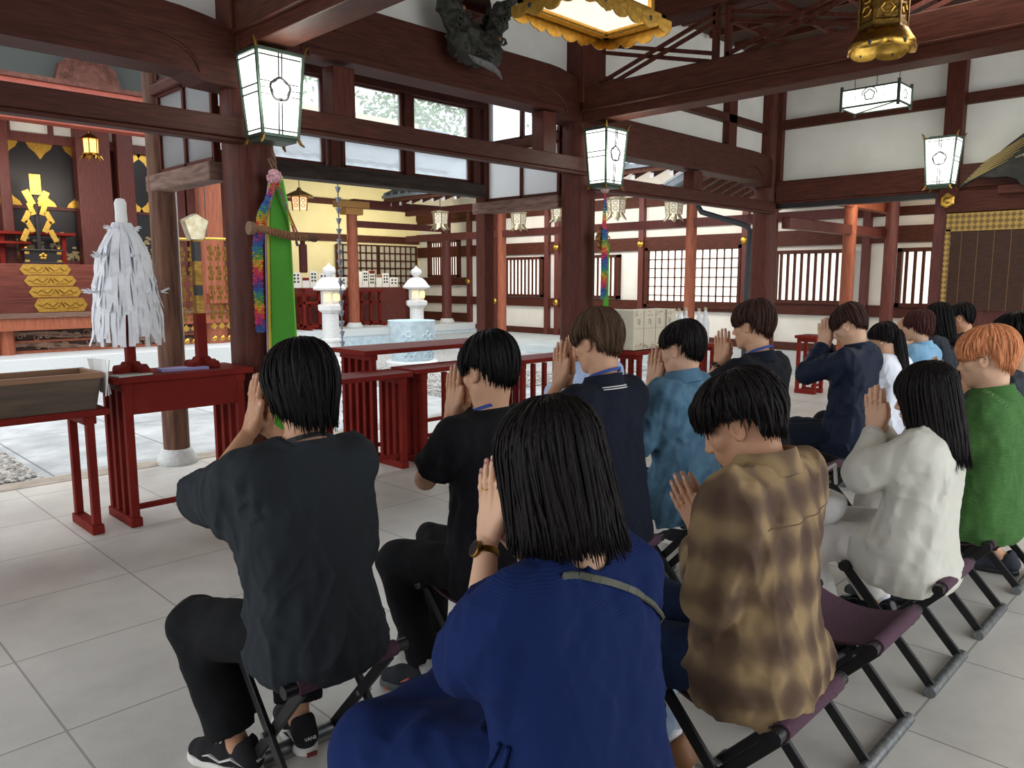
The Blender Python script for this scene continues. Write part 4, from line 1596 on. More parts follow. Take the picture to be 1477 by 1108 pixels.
def shoe(parent, ankle, toe_dir, lab, mats, s=1.0, style='sneaker'):
    """one shoe under an ankle; local X is across, Y towards the toe"""
    ang = math.atan2(-toe_dir[0], toe_dir[1])
    e = add_obj('shoe', None, parent)
    e.location = (ankle[0], ankle[1], 0)
    e.rotation_euler = (0, 0, ang)
    v = Vol((-.07, -.1, -.01), (.07, .24, .14), .005)
    v.path([(0, -.045, .055), (0, .04, .055), (0, .12, .045), (.0, .17, .036)], [.038, .042, .042, .033], .02)
    v.cap((0, -.05, .06), (0, -.03, .095), .036, .04, .02)
    v.plane((0, 0, .022), (0, 0, -1))
    v.cap((0, -.012, .1), (0, -.006, .16), .03, .034, .006, cut=True)
    me = mesh_np('shoe_upper', [v.mesh()], [mats[0]])
    up = add_obj('shoe', me, parent)
    up.location, up.rotation_euler = e.location, e.rotation_euler
    bpy.data.objects.remove(e)
    v = Vol((-.07, -.11, -.005), (.07, .24, .06), .005)
    for a, b, ra, rb in (((0, -.045, .014), (0, .05, .014), .040, .042), ((0, .05, .014), (0, .15, .014), .042, .043), ((0, .15, .014), (0, .175, .014), .042, .034)):
        v.cap(a, b, ra, rb, .01)
    v.plane((0, 0, .03), (0, 0, 1))
    v.plane((0, 0, .001), (0, 0, -1))
    add_obj('sole', mesh_np('sole', [v.mesh()], [mats[1]]), up)
    if style == 'sneaker':
        b = MB()
        for k in range(5):
            y = .055 + k * .018
            b.tube([(-.022, y, .094 - k * .009), (0, y + .002, .101 - k * .009), (.022, y, .094 - k * .009)], .003, 5)
        b.build('laces', mats[2], up)
    if style in ('sneaker', 'stripe'):
        for sg in (-1, 1):
            b = MB().tube([(sg * .037, -.055, .05), (sg * .0435, -.01, .07), (sg * .0445, .035, .05), (sg * .046, .08, .062), (sg * .044, .11, .05)], [.004, .008, .008, .007, .003], 6, flat=.4)
            b.build('side_stripe', mats[2], up)
    if style == 'trail':
        for sg in (-1, 1):
            MB().tube([(sg * .043, .03, .04), (sg * .044, .07, .062), (sg * .045, .1, .045)], [.004, .011, .004], 6, flat=.4).build('orange_patch', mats[2], up)
            MB().tube([(sg * .035, -.06, .04), (sg * .04, -.06, .085)], [.009, .008], 6).build('orange_patch', mats[2], up)
        MB().box((0, .05, .006), (.082, .25, .008)).build('outsole', mats[2], up)
    return up


STOOL_H = .42


def make_stool(x, y, lab, rz=0.0, seat=True):
    """folding stool: two crossed pairs of legs, tubes across, canvas seat"""
    t = thing('folding_stool', (x, y, 0), lab, 'stool', 'folding stools of the worshippers', rz)
    w, d, h = .205, .172, STOOL_H
    for sg in (-1, 1):
        for fb in (-1, 1):
            MB().bar((sg * (w - .035 - .018 * (fb > 0)), fb * d, .022), (sg * (w - .035 - .018 * (fb > 0)), -fb * (d - .0), h - .016), .036, .015, up=(1, 0, 0)).build('leg', M['black_metal'], t, bevel=.003)
        MB().tube([(sg * (w - .062), 0, h / 2), (sg * (w - .012), 0, h / 2)], .009, 10).build('pivot', M['steel'], t)
    for fb in (-1, 1):
        MB().tube([(-w - .005, fb * d, .02), (w + .005, fb * d, .02)], .021, 14).build('foot_tube', M['steel'], t, smooth='auto')
        q = MB().tube([(-w, fb * d, h), (w, fb * d, h)], .019, 14).build('seat_tube', M['black_metal'], t, smooth='auto')
        for sg in (-1, 1):
            MB().tube([(sg * (w - .002), fb * d, h), (sg * (w + .005), fb * d, h)], .0197, 14).build('end_cap', M['black'], q)
    b = MB()
    n = 12
    top, bot = [], []
    for i in range(n + 1):
        yy = -d + 2 * d * i / n
        z = h + .014 - .045 * (1 - (yy / d) ** 2)
        top.append((yy, z + .004))
        bot.append((yy, z - .004))
    for i in range(n):
        b.prism([(0, *top[i]), (0, *top[i + 1]), (0, *bot[i + 1]), (0, *bot[i])], (-w + .035, 0, 0), (w - .035, 0, 0))
    for fb in (-1, 1):
        b.tube([(-w + .035, fb * d, h), (w - .035, fb * d, h)], .025, 14)
    b.build('canvas_seat', M['canvas'], t, smooth='auto')
    return t


def figure(pos, lab, sp):
    """a seated, praying figure; sp holds pose and clothing. Local axes: X right, Y forward, origin on the floor under the seat"""
    s = sp.get('s', 1.0)
    fem = sp.get('fem', False)
    vh = sp.get('vox', .005)
    yN, zN = sp['N']
    yH, zH = sp['H']
    pit = math.radians(sp.get('pitch', 10))
    hs = sp.get('hs', .95 if fem else 1.0)
    T = Matrix.Translation((sp.get('xH', 0), yH, zH)) @ Euler((-pit, 0, math.radians(sp.get('turn', 0)))).to_matrix().to_4x4() @ Matrix.Scale(hs, 4)
    sk = sp.get('skin', SKIN[0])
    sw = sp.get('sw', .155 if fem else .175)
    zS = zN - .075
    # ---- arms
    ft = math.radians(sp.get('tilt', 12))
    wy, wz = sp['W']
    u = Vector((0, math.sin(ft), math.cos(ft)))
    wth = Vector((0, -math.cos(ft), math.sin(ft)))
    la, lb = (.27, .23) if fem else (.285, .25)
    arms = []
    hsz = sp.get('hand', .92 if fem else 1.0)
    lo_h = np.array([-.09, wy - .13, wz - .1])
    hi_h = np.array([.09, wy + .22, wz + .25])
    vhand = Vol(lo_h, hi_h, sp.get('hvox', .0033))
    nails = []
    ring = None
    for sg in (-1, 1):
        Sh = Vector((sg * sw, yN - .005, zS))
        W = Vector((sg * .004, wy, wz))
        wr = W + Vector((sg * .02, 0, -.0))
        E = sp['E'] if 'E' in sp else None
        if E is not None:
            El = Vector((sg * E[0], E[1], E[2]))
        else:
            El = ik(Sh, wr, la, lb, (sg * .6, yN + .1, zS - .7))
        arms.append((Sh, El, wr))
        nl, rg = hand_shape(vhand, W, u, (sg, 0, 0), wth, hsz, curl=sp.get('curl', 0))
        fw = (El - wr).normalized()
        vhand.cap(tuple(wr), tuple(wr + fw * .10), .0225 * hsz, .028 * hsz, .02)
        nails += nl
        if sg < 0:
            ring = rg
    # ---- body core
    hipz = STOOL_H + .085
    kn, an = [], []
    legs = sp.get('legs', {})
    for sg, key in ((-1, 'L'), (1, 'R')):
        kx, ky, kz, ax, ay = legs.get(key, (.14, .40, .47, .13, .30))
        kn.append(Vector((sg * kx, ky, kz)))
        an.append(Vector((sg * ax, ay, .085)))
    hp = [Vector((-.09, .0, hipz)), Vector((.09, .0, hipz))]
    v = Vol((-.5, -.25, .0), (.5, .75, zN + .12), .0085)
    rows = [(hipz - .06, 0, -.01, .13, .09), (hipz + .08, 0, -.02, .12, .085), (.72, 0, yN * .4 - .02, .115, .08), (zN - .16, 0, yN * .85, .14, .09), (zN - .05, 0, yN, .09, .07), (zN + .0, 0, yN + .005, .05, .05)]
    v.loft(rows, .0)
    for Sh, El, wr in arms:
        v.cap((0, yN, zS + .01), tuple(Sh), .05, .048, .04)
        v.cap(tuple(Sh), tuple(El), .043 if fem else .048, .034 if fem else .038, .03)
        m = El + (wr - El) * .3
        v.path([tuple(El), tuple(m), tuple(wr)], [.033 if fem else .037, .036 if fem else .04, .023], .015)
    for i in range(2):
        v.cap(tuple(hp[i]), tuple(kn[i]), .066, .046, .04)
        v.cap(tuple(kn[i]), tuple(kn[i] + (an[i] - kn[i]) * .35 + Vector((0, -.008, 0))), .044, .042, .02)
        v.cap(tuple(kn[i] + (an[i] - kn[i]) * .35 + Vector((0, -.008, 0))), tuple(an[i]), .042, .032, .02)
        v.cap(tuple(an[i]), tuple(an[i] + Vector((0, .09, -.045))), .03, .024, .02)
    hb = T @ Vector((0, -.028, -.06))
    nr = .05 if fem else .057
    nb = Vector((0, yN + .002, zN - .03))
    v.cap(tuple(nb), tuple(hb), nr * 1.08, nr, .04)
    core = v.mesh()
    # ---- head
    c = T.translation
    vh_ = Vol((c.x - .115, c.y - .15, c.z - .16), (c.x + .115, c.y + .17, c.z + .15), vh * .72)
    head_shape(vh_, T, fem, hs)
    vh_.cap(tuple(nb), tuple(hb), nr * 1.08, nr, .03)
    Ti = np.array(T.inverted())
    hm = vh_.mesh()
    hd = vhand.mesh()
    ncore, nhead = len(core[1]), len(hm[1])

    def fm(V, F):
        out = np.zeros(len(F), int)
        ctr = V[F[:, :4]].mean(1)
        q = ctr @ Ti[:3, :3].T + Ti[:3, 3]
        lipm = (np.abs(q[:, 0]) < .021) & (q[:, 1] > .088) & (q[:, 2] < -.0615) & (q[:, 2] > -.0795)
        lipm[:ncore] = False
        lipm[ncore + nhead:] = False
        out[lipm] = 1
        for p, rad in nails:
            d = np.linalg.norm(ctr - np.array(p), axis=1)
            d[:ncore + nhead] = 9
            out[d < rad] = 2
        return out
    me = mesh_np('person', [core, hm, hd], [sk, LIP, DARKNAIL if sp.get('polish') else NAIL], fm)
    me_o = add_obj('person', me)
    me_o.location = pos
    me_o.rotation_euler = (0, 0, math.radians(sp.get('rz', 0)))
    tag(me_o, lab, 'person', sp.get('group'))
    root = me_o
    # lashes and brows
    for sg in (-1, 1):
        b = MB()
        b.tube([T @ Vector((sg * (.031 + .0135 * q), .0915 - .004 * abs(q) - .0035 * q * q, -.0055 + .002 * q * q)) for q in (-1, -.5, 0, .5, 1)], [.0006, .0012, .0013, .0013, .0006], 5)
        b.build('eyelash', LASH, root)
    for sg in (-1, 1):
        b = MB()
        b.tube([T @ Vector((sg * x, y, z)) for x, y, z in ((.014, .0945, .0205), (.026, .0935, .024), (.038, .087, .0235), (.047, .077, .0185))], [.002, .0034, .003, .001], 6, flat=.6)
        b.build('eyebrow', LASH, root)
    # ---- hair
    hp_ = math.radians(sp.get('hairpitch', sp.get('pitch', 10)))
    TH = Matrix.Translation(T.translation) @ Euler((-hp_, 0, math.radians(sp.get('turn', 0)))).to_matrix().to_4x4() @ Matrix.Scale(hs, 4)
    hparts = []
    for k, st in enumerate(sp['hair']):
        hparts += hair_mesh(TH, st, st.get('n', 420), seed=sp.get('seed', 1) + k, fem=fem)
    add_obj('hair', mesh_np('hair', hparts, [HAIR[sp['hcol']]]), root)
    # ---- top
    top = sp['top']
    ease = top.get('ease', 1.0)
    vox = top.get('vox', .0075)
    hem = top.get('hem', STOOL_H - .0)
    v = Vol((-.52, -.42, hem - .06), (.52, .62, zN + .12), vox)
    t = lambda q: hem + (zN - hem) * q
    wd = top.get('w', .195 if not fem else .17)
    ycy = lambda q: -.015 + (yN + .01) * max(0, min(1, (q - .15) / .75)) + top.get('slump', 0) * math.sin(PI * q)
    fl = top.get('flare', 1.0)
    rows = []
    for q, a, dd in ((.0, .97 * fl, .155 * fl), (.05, 1.05 * fl, .172 * fl), (.11, 1.07 * fl, .176 * fl), (.2, 1.04, .166), (.36, .97, .142), (.55, .97, .13), (.72, 1.0, .128), (.82, .99, .118), (.885, .90, .098), (.935, .66, .08), (.975, .42, .07), (1.0, .36, .064)):
        rows.append((t(q), 0, ycy(q), wd * a * ease, dd * ease * (.9 if fem else 1)))
    v.loft(rows, .0, 2.35)
    sl = top.get('sleeve', .8)                      # how far the sleeve reaches: 1 = elbow, 2 = wrist
    r0, r1, r2 = top.get('sr', (.078, .082, .06))
    ends = []
    for Sh, El, wr in arms:
        sg = -1 if Sh.x < 0 else 1
        v.cap((sg * .05, yN, zS + .022), tuple(Sh + Vector((-sg * .012, 0, .004))), .056, .058, .06)
        if top.get('bat'):
            q = Sh + (El - Sh) * .75
            v.cap(tuple(Sh + Vector((-sg * .04, 0, -.22))), tuple(q), .05, .06, .12)
            v.cap(tuple(Sh + Vector((-sg * .04, 0, -.12))), tuple(q), .06, .06, .08)
        if sl <= 1:
            e = Sh + (El - Sh) * sl
            md = Sh + (El - Sh) * min(.42, sl * .5)
            rm = r0 + (r1 - r0) * .5
            v.cap(tuple(Sh), tuple(md), r0, rm, .075)
            v.cap(tuple(md), tuple(e), rm, r1, .022)
            ends.append((e, (El - Sh).normalized(), r1))
        else:
            e = El + (wr - El) * (sl - 1)
            md = Sh + (El - Sh) * .42
            rm = r0 + (r1 - r0) * .42
            v.cap(tuple(Sh), tuple(md), r0, rm, .075)
            v.cap(tuple(md), tuple(El), rm, r1, .022)
            v.cap(tuple(El), tuple(e), r1 * .98, r2, .025)
            ends.append((e, (wr - El).normalized(), r2))
    if top.get('lap'):                               # cloth falling over the lap
        for i in range(2):
            v.cap(tuple(hp[i]), tuple(hp[i] + (kn[i] - hp[i]) * top['lap']), .105, .10, .06)
    f = top.get('fold', 1.0)
    sd = sp.get('seed', 1) * 3.1
    v.fold(.0085 * f, 9, 9, 5.5, sd, 1.2)
    v.fold(.0055 * f, 19, 19, 9, sd + 5, .8)
    v.fold(.0024 * f, 40, 40, 26, sd + 9)
    v.crease(.011 * f, 8, 8, 3.2, sd + 1, 3.5)
    v.crease(.008 * f, 9, 9, 9, sd + 4, -5)
    v.crease(.005 * f, 17, 17, 7, sd + 7, 4)
    for e, d, r in ends:
        v.plane_local = None
        n = Vector(d)
        v.cap(tuple(e + n * .004), tuple(e + n * .2), r * 1.45, r * 1.45, 0, cut=True) if False else None
        c0 = e + n * (r * .35)
        # square cut at the sleeve mouth, then hollow it
        m = r * 1.9
        sl_, X, Y, Z = v._grid(np.array(c0) - m, np.array(c0) + m)
        if sl_ is not None:
            dd = (X - c0.x) * n.x + (Y - c0.y) * n.y + (Z - c0.z) * n.z
            rad = np.sqrt(np.maximum((X - c0.x) ** 2 + (Y - c0.y) ** 2 + (Z - c0.z) ** 2 - dd * dd, 0))
            cut = np.where((rad < r * 1.35) & (dd < r * 1.3), dd, -1)
            v.f[sl_] = np.maximum(v.f[sl_], cut.astype(np.float32))
            v.cap(tuple(c0 - n * .05), tuple(c0 + n * .05), r - .016, r - .012, .004, cut=True)
    # neck hole
    nk = top.get('neck', .012)
    v.cap(tuple(nb + Vector((0, 0, .035 if nk > .02 else .068))), tuple(hb), nr + nk, nr + nk + .006, .006, cut=True)
    tm = mesh_np(top['name'], [v.mesh()], [top['mat']])
    shirt = add_obj(top['name'], tm, root)
    # collar
    col = top.get('collar')
    cc = Vector((0, yN + .004, zN - .002 + top.get('cz', 0)))
    if col:
        b = MB()
        ra, rb = nr + .014, nr + .016
        n = 28
        hgt, kind = col[0], col[1]
        vs, fs = [], []
        tilt = math.radians(24)
        prof = [(ra - .004, 0), (ra + .001, hgt), (ra + .006, hgt + .001), (ra + .013, hgt * .45), (ra + .026, -.03), (ra + .019, -.034)] if kind == 'fold' else [(ra - .003, -.016), (ra, hgt), (ra + .004, hgt), (ra + .010, -.018)]
        for k in range(n):
            a = 2 * PI * k / n
            for (r, z) in prof:
                p = Vector((math.sin(a) * r, math.cos(a) * r * 1.05, z - math.cos(a) * math.tan(tilt) * r * .5))
                vs.append(cc + p)
        m = len(prof)
        for k in range(n):
            k2 = (k + 1) % n
            for j in range(m):
                j2 = (j + 1) % m
                fs.append((k * m + j, k * m + j2, k2 * m + j2, k2 * m + j))
        b.add(vs, fs)
        co = b.build('collar', col[2] if len(col) > 2 else top['mat'], shirt, smooth='auto', fix=True)
        if len(col) > 3:                         # pale tipping line
            q = MB()
            for dz in (.0, .009):
                q.tube([cc + Vector((math.sin(a / 24 * 2 * PI) * (ra + .0275 - dz * .42), math.cos(a / 24 * 2 * PI) * (ra + .0275 - dz * .42) * 1.05, -.027 + dz - math.cos(a / 24 * 2 * PI) * math.tan(tilt) * ra * .5)) for a in range(25)], .0026, 5)
            q.build('tipping', col[3], co)
    if top.get('cuff'):
        for e, d, r in ends:
            c0 = e + d * (r * .35)
            q = MB().tube([c0 - d * .03, c0 - d * .02, c0 + d * .004, c0 + d * .012], [r * .9, r * .93, r * .93, r * .86], 20)
            q.build('cuff', top.get('cuffmat', top['mat']), shirt, smooth='auto')
    if top.get('yoke'):                          # seam across the shoulders
        from mathutils.bvhtree import BVHTree
        bv = BVHTree.FromPolygons([q.co for q in tm.vertices], [tuple(q.vertices) for q in tm.polygons])
        pts = []
        for k in range(31):
            h = bv.ray_cast(Vector((-.18 + .36 * k / 30, -1, zN - .125)), Vector((0, 1, 0)))[0]
            if h is not None:
                pts.append(h + Vector((0, -.0006, 0)))
        MB().tube(pts, .0016, 5).build('yoke_seam', mat('seam_thread_%s' % top['name'], srgb(96, 76, 56), .8), shirt)
    # ---- lower body
    lo = sp.get('low')
    if lo:
        v = Vol((-.5, -.3, .03), (.5, .72, STOOL_H + .26), lo.get('vox', .008))
        tr = lo.get('r', (.098, .078, .068, .06))
        v.ell((0, -.01, STOOL_H + .1), (.155, .125, .09), None, .0)
        for i in range(2):
            v.cap(tuple(hp[i]), tuple(kn[i]), tr[0], tr[1], .05)
            if lo.get('kind') != 'skirt':
                e = kn[i] + (an[i] - kn[i]) * lo.get('len', .86)
                v.cap(tuple(kn[i]), tuple(e), tr[1] * .98, tr[3], .03)
        if lo.get('kind') == 'skirt':
            v.cap(tuple((hp[0] + hp[1]) / 2), tuple((kn[0] + kn[1]) / 2), .11, .09, .08)
            for i in range(2):
                v.cap(tuple(kn[i]), tuple(Vector((kn[i].x, kn[i].y - .02, .12))), .1, .13, .06)
            v.cap((kn[0].x * .5, kn[0].y, .42), (kn[0].x * .5, kn[0].y - .03, .14), .1, .13, .08)
            v.cap((0, kn[0].y, .42), (0, kn[0].y - .03, .14), .1, .13, .08)
            for sg in (-1, 1):
                v.cap((sg * .15, .02, .44), (sg * .2, .06, .16), .07, .07, .08)
            v.cap((-.16, .2, .42), (-.2, .25, .14), .08, .09, .1)
            v.cap((.16, .2, .42), (.2, .25, .14), .08, .09, .1)
            v.plane((0, 0, .07), (0, 0, -1))
        g = lo.get('fold', 1.0)
        v.fold(.008 * g, 10, 10, 8, sd + 2, .6)
        v.fold(.004 * g, 22, 22, 18, sd + 3)
        v.crease(.008 * g, 8, 8, 8, sd + 6, 4)
        for i in range(2):
            if lo.get('kind') == 'skirt':
                continue
            e = kn[i] + (an[i] - kn[i]) * lo.get('len', .86)
            n = (an[i] - kn[i]).normalized()
            c0 = e + n * (tr[3] * .3)
            m = tr[3] * 2
            sl_, X, Y, Z = v._grid(np.array(c0) - m, np.array(c0) + m)
            dd = (X - c0.x) * n.x + (Y - c0.y) * n.y + (Z - c0.z) * n.z
            v.f[sl_] = np.maximum(v.f[sl_], np.where(dd < tr[3] * 1.5, dd, -1).astype(np.float32))
            v.cap(tuple(c0 - n * .04), tuple(c0 + n * .03), tr[3] - .014, tr[3] - .012, .003, cut=True)
        low = add_obj(lo['name'], mesh_np(lo['name'], [v.mesh()], [lo['mat']]), root)
        if lo.get('turnup'):
            for i in range(2):
                n = (an[i] - kn[i]).normalized()
                c0 = kn[i] + (an[i] - kn[i]) * lo.get('len', .86) + n * (tr[3] * .3)
                MB().tube([c0 - n * .07, c0 - n * .065, c0 - n * .005, c0], [tr[3] * .98, tr[3] * 1.1, tr[3] * 1.1, tr[3] * .95], 20).build('turn_up', lo['turnup'], low, smooth='auto')
    for i, sg in ((0, -1), (1, 1)):
        if sp.get('sock'):
            MB().lathe([(.036, .06), (.038, .1), (.04, .15)], (an[i].x, an[i].y, .0), 16).build('sock', sp['sock'], root, smooth='auto')
        if sp.get('shoe'):
            st, mats = sp['shoe']
            td = sp.get('toe', {}).get('LR'[i], (sg * .15, 1))
            shoe(root, an[i], td, None, mats, style=st)
    # ---- things worn
    if sp.get('lanyard'):
        b = MB()
        pts = []
        for k in range(25):
            a = 2 * PI * k / 24
            r = nr + .012
            back = max(0, -math.cos(a))
            pts.append(cc + Vector((math.sin(a) * r, math.cos(a) * r * 1.1 + (.06 * max(0, math.cos(a)) ** 2), .012 + (.026 if top.get('collar', (0, ''))[1] == 'fold' else 0) + .03 * back - .10 * max(0, math.cos(a)) ** 1.5)))
        for k in range(24):
            b.bar(pts[k], pts[k + 1], .003, .013)
        b.build('lanyard', sp['lanyard'], root)
    if sp.get('ring') and ring:
        p, ax, r = ring
        x = ax.orthogonal().normalized()
        y = ax.cross(x)
        MB().tube([p + (x * math.cos(a * PI / 10) + y * math.sin(a * PI / 10)) * (r + .0006) for a in range(21)], .0013, 6).build('ring', M['gold'], root)
    wt = sp.get('watch')
    if wt:
        Sh, El, wr = arms[0]
        d = (El - wr).normalized()
        p = wr + d * .045
        x = Vector((-1, 0, 0))
        x = (x - d * x.dot(d)).normalized()
        y = d.cross(x)
        r = .029 * hsz
        b = MB()
        for k in range(24):
            a = 2 * PI * k / 24
            q = p + (x * math.cos(a) + y * math.sin(a)) * r
            b.box(q, (.004, .0085, .015), Matrix(((x * math.cos(a) + y * math.sin(a)), (-x * math.sin(a) + y * math.cos(a)), d)).transposed())
        w = b.build('watch_strap', wt[0], root, bevel=.001)
        R = Matrix((y, d, x)).transposed()
        f = MB()
        vs = MB().lathe([(.017, 0), (.019, .003), (.019, .008), (.016, .010)], n=24)
        f.add([R @ Vector(q) + p + x * (r - .001) for q in vs.v], vs.f)
        f.build('watch_case', wt[1], w, smooth='auto')
        f = MB()
        vs = MB().lathe([(.0155, .0101), (.0155, .0106)], n=24)
        f.add([R @ Vector(q) + p + x * (r - .001) for q in vs.v], vs.f)
        f.build('watch_dial', M['black'], w)
    if sp.get('glasses'):
        b = MB()
        for sg in (-1, 1):
            b.tube([T @ Vector((sg * (.032 + .021 * math.cos(a * PI / 8)), .106 - .008 * abs(math.cos(a * PI / 8)) * (1 if math.cos(a * PI / 8) > 0 else 0), -.004 + .017 * math.sin(a * PI / 8))) for a in range(17)], .0012, 5)
            b.tube([T @ Vector((sg * .053, .098, .004)), T @ Vector((sg * .078, .05, .006)), T @ Vector((sg * .083, -.01, .004)), T @ Vector((sg * .08, -.022, -.012))], .0015, 5)
        b.tube([T @ Vector((-.011, .106, 0)), T @ Vector((0, .112, .003)), T @ Vector((.011, .106, 0))], .0012, 5)
        g = b.build('glasses', M['black_metal'], root)
        for sg in (-1, 1):
            q = MB()
            vs = [T @ Vector((sg * .032 + .0195 * math.cos(a * PI / 8), .104, -.004 + .0158 * math.sin(a * PI / 8))) for a in range(16)]
            q.add(vs, [tuple(range(16))])
            q.build('lens', M['glass'], g)
    return root, dict(T=T, arms=arms, nr=nr, cc=cc, zN=zN, yN=yN, shirt=shirt)
# ================================================================ LAMPS OF THE HALL
def plum_mark(b, c, r, u, v, w=.006):
    """five-petal outline mark in the plane of u and v"""
    c, u, v = Vector(c), Vector(u), Vector(v)
    for k in range(5):
        a = PI / 2 + k * 2 * PI / 5
        o = c + u * (r * .52 * math.cos(a)) + v * (r * .52 * math.sin(a))
        pts = []
        for j in range(9):
            q = a - 1.35 + 2.7 * j / 8
            pts.append(o + u * (r * .42 * math.cos(q)) + v * (r * .42 * math.sin(q)))
        b.tube(pts, w, 5)


def wall_lamp(loc, rz, lab, cord=0.0):
    """tapered lamp hung on a pillar; local -Y is its front"""
    t = thing('wall_lantern', loc, lab, 'lantern', 'lit wall lanterns on the pillars', rz)
    wt, wb, dt, db, h = .165, .125, .13, .10, .265
    def ring(s, z, e=0):
        k = (z + h) / (2 * h)
        w, d = wb + (wt - wb) * k + e, db + (dt - db) * k + e
        return [(-w, -d, z), (w, -d, z), (w, d, z), (-w, d, z)]
    b = MB()
    b.add(ring(0, -h) + ring(0, h), [(0, 1, 5, 4), (1, 2, 6, 5), (2, 3, 7, 6), (3, 0, 4, 7), (3, 2, 1, 0), (4, 5, 6, 7)])
    b.build('lamp_glass', M['glow'], t)
    f = MB()
    lo, hi = ring(0, -h, .004), ring(0, h, .004)
    for i in range(4):
        f.bar(lo[i], hi[i], .018)
        f.bar(lo[i], lo[(i + 1) % 4], .024, .02)
        f.bar(hi[i], hi[(i + 1) % 4], .024, .02)
    f.box((0, 0, -h - .02), (.24, .19, .03)).box((0, 0, h + .016), (.27, .2, .02))
    f.box((0, .15, 0), (.06, .1, .5))
    f.build('lamp_frame', M['lampgreen'], t)
    for i in range(4):
        g = MB()
        d = Vector((hi[i][0], hi[i][1], 0)).normalized()
        p = Vector(hi[i])
        g.tube([p, p + d * .012 + Vector((0, 0, .035)), p + d * .034 + Vector((0, 0, .062))], [.014, .012, .005], 6)
        g.build('lamp_horn', M['brass'], t)
        g = MB()
        p = Vector(lo[i])
        g.tube([p + Vector((0, 0, -.01)), p + d * .015 + Vector((0, 0, -.04)), p + d * .04 + Vector((0, 0, -.06))], [.014, .012, .006], 6)
        g.build('lamp_foot', M['brass'], t)
    l = MB()
    def onf(x, z):                              # a point on the front glass
        k = (z + h) / (2 * h)
        return Vector((x, -(db + (dt - db) * k) - .004, z))
    for x in (-.012, .012):
        l.bar(onf(x, -h), onf(x, -.05), .008)
        l.bar(onf(x, .11), onf(x, h), .008)
    for z in (-h + .035, h - .035):
        l.bar(onf(-.15 if z > 0 else -.12, z), onf(.15 if z > 0 else .12, z), .008)
    for z in (-.01, .03, .07):
        l.bar(onf(-.14, z), onf(-.07, z), .006)
        l.bar(onf(.07, z), onf(.14, z), .006)
    plum_mark(l, onf(0, .03), .078, (1, 0, 0), (0, 0, 1), .009)
    l.tube([onf(.07 * math.cos(a * PI / 12), .03 + .07 * math.sin(a * PI / 12)) for a in range(25)], .006, 5)
    for s in (-1, 1):
        for z in (-h + .035, h - .035, .0, .05):
            k = (z + h) / (2 * h)
            w, d = wb + (wt - wb) * k + .003, db + (dt - db) * k
            l.bar((s * w, -d, z), (s * w, d, z), .008)
    l.build('lamp_tracery', M['black'], t)
    p = bpy.data.lights.new('lamp_bulb', 'POINT')
    p.energy, p.shadow_soft_size, p.color = 8, .12, (.95, 1, .93)
    o = bpy.data.objects.new('lamp_bulb', p)
    o.parent = t
    o.location = (0, -.30, 0)
    COL.objects.link(o)
    return t


wall_lamp((2.70, 4.95, 2.77), 0, 'large lit wall lantern on the pillar above the hanging green cloth')
wall_lamp((6.345, 4.95, 2.765), 0, 'lit wall lantern on the middle pillar')
wall_lamp((10.18, 2.96, 2.92), -PI / 2, 'lit wall lantern on the end wall beside the dark carved plaque')

# flat box lamp hanging behind the heavy beam
t = thing('box_lamp', (8.5, 3.14, 3.4), 'flat lit box lamp hanging on wires under the beam', 'lantern')
MB().box((0, 0, 0), (.36, .56, .17)).build('lamp_glass', M['glow'], t)
f = MB()
for sx in (-1, 1):
    for sy in (-1, 1):
        f.box((sx * .18, sy * .28, 0), (.025, .025, .25))
    for z in (-.085, .085):
        f.box((sx * .18, 0, z), (.016, .56, .016))
for sy in (-1, 1):
    for z in (-.085, .085):
        f.box((0, sy * .28, z), (.36, .016, .016))
f.bar((-.17, -.26, -.09), (.17, .26, -.09), .012)
f.build('lamp_frame', M['lampgreen'], t)
l = MB()
plum_mark(l, (-.184, 0, .01), .055, (0, 1, 0), (0, 0, 1), .006)
l.tube([(-.184, .075 * math.cos(a / 10 * PI), .01 + .075 * math.sin(a / 10 * PI)) for a in range(11)], .005, 5)
for y in (-.14, .14):
    l.bar((-.184, y, .085), (-.184, y, -.03), .004)
plum_mark(l, (0, -.284, .0), .05, (1, 0, 0), (0, 0, 1), .004)
l.build('lamp_tracery', M['lampgreen'], t)
w_ = MB()
for y in (-.22, 0, .22):
    w_.tube([(0, y, .085), (0, y, 1.15)], .004, 5)
w_.build('wires', M['iron'], t)

# big gilt ceiling lantern
t = thing('gilt_lantern', (3.5, 2.83, 2.97), 'large gilt rectangular lantern with scalloped rim hanging at the top edge', 'lantern')
MB().box((0, 0, .045), (.66, .34, .02)).build('lit_panel', M['glow_soft'], t)
b = MB()
W, D = .405, .235
for sx in (-1, 1):
    b.box((sx * (W - .045), 0, .04), (.05, 2 * D - .04, .05)).box((sx * (W - .09), 0, .05), (.03, 2 * D - .12, .06))
for sy in (-1, 1):
    b.box((0, sy * (D - .045), .04), (2 * W - .04, .05, .05)).box((0, sy * (D - .075), .05), (2 * W - .12, .03, .06))
b.build('lantern_frame', M['gold'], t, bevel=.004)


def scallop(L, n, h):
    pts = [(-L, h)]
    for i in range(n * 8 + 1):
        u = i / (n * 8)
        ph = (u * n) % 1
        pts.append((-L + 2 * L * u, -.012 - .028 * abs(math.sin(PI * u * n)) ** .6 - (.012 if .25 < u < .75 else 0)))
    pts.append((L, h))
    return pts


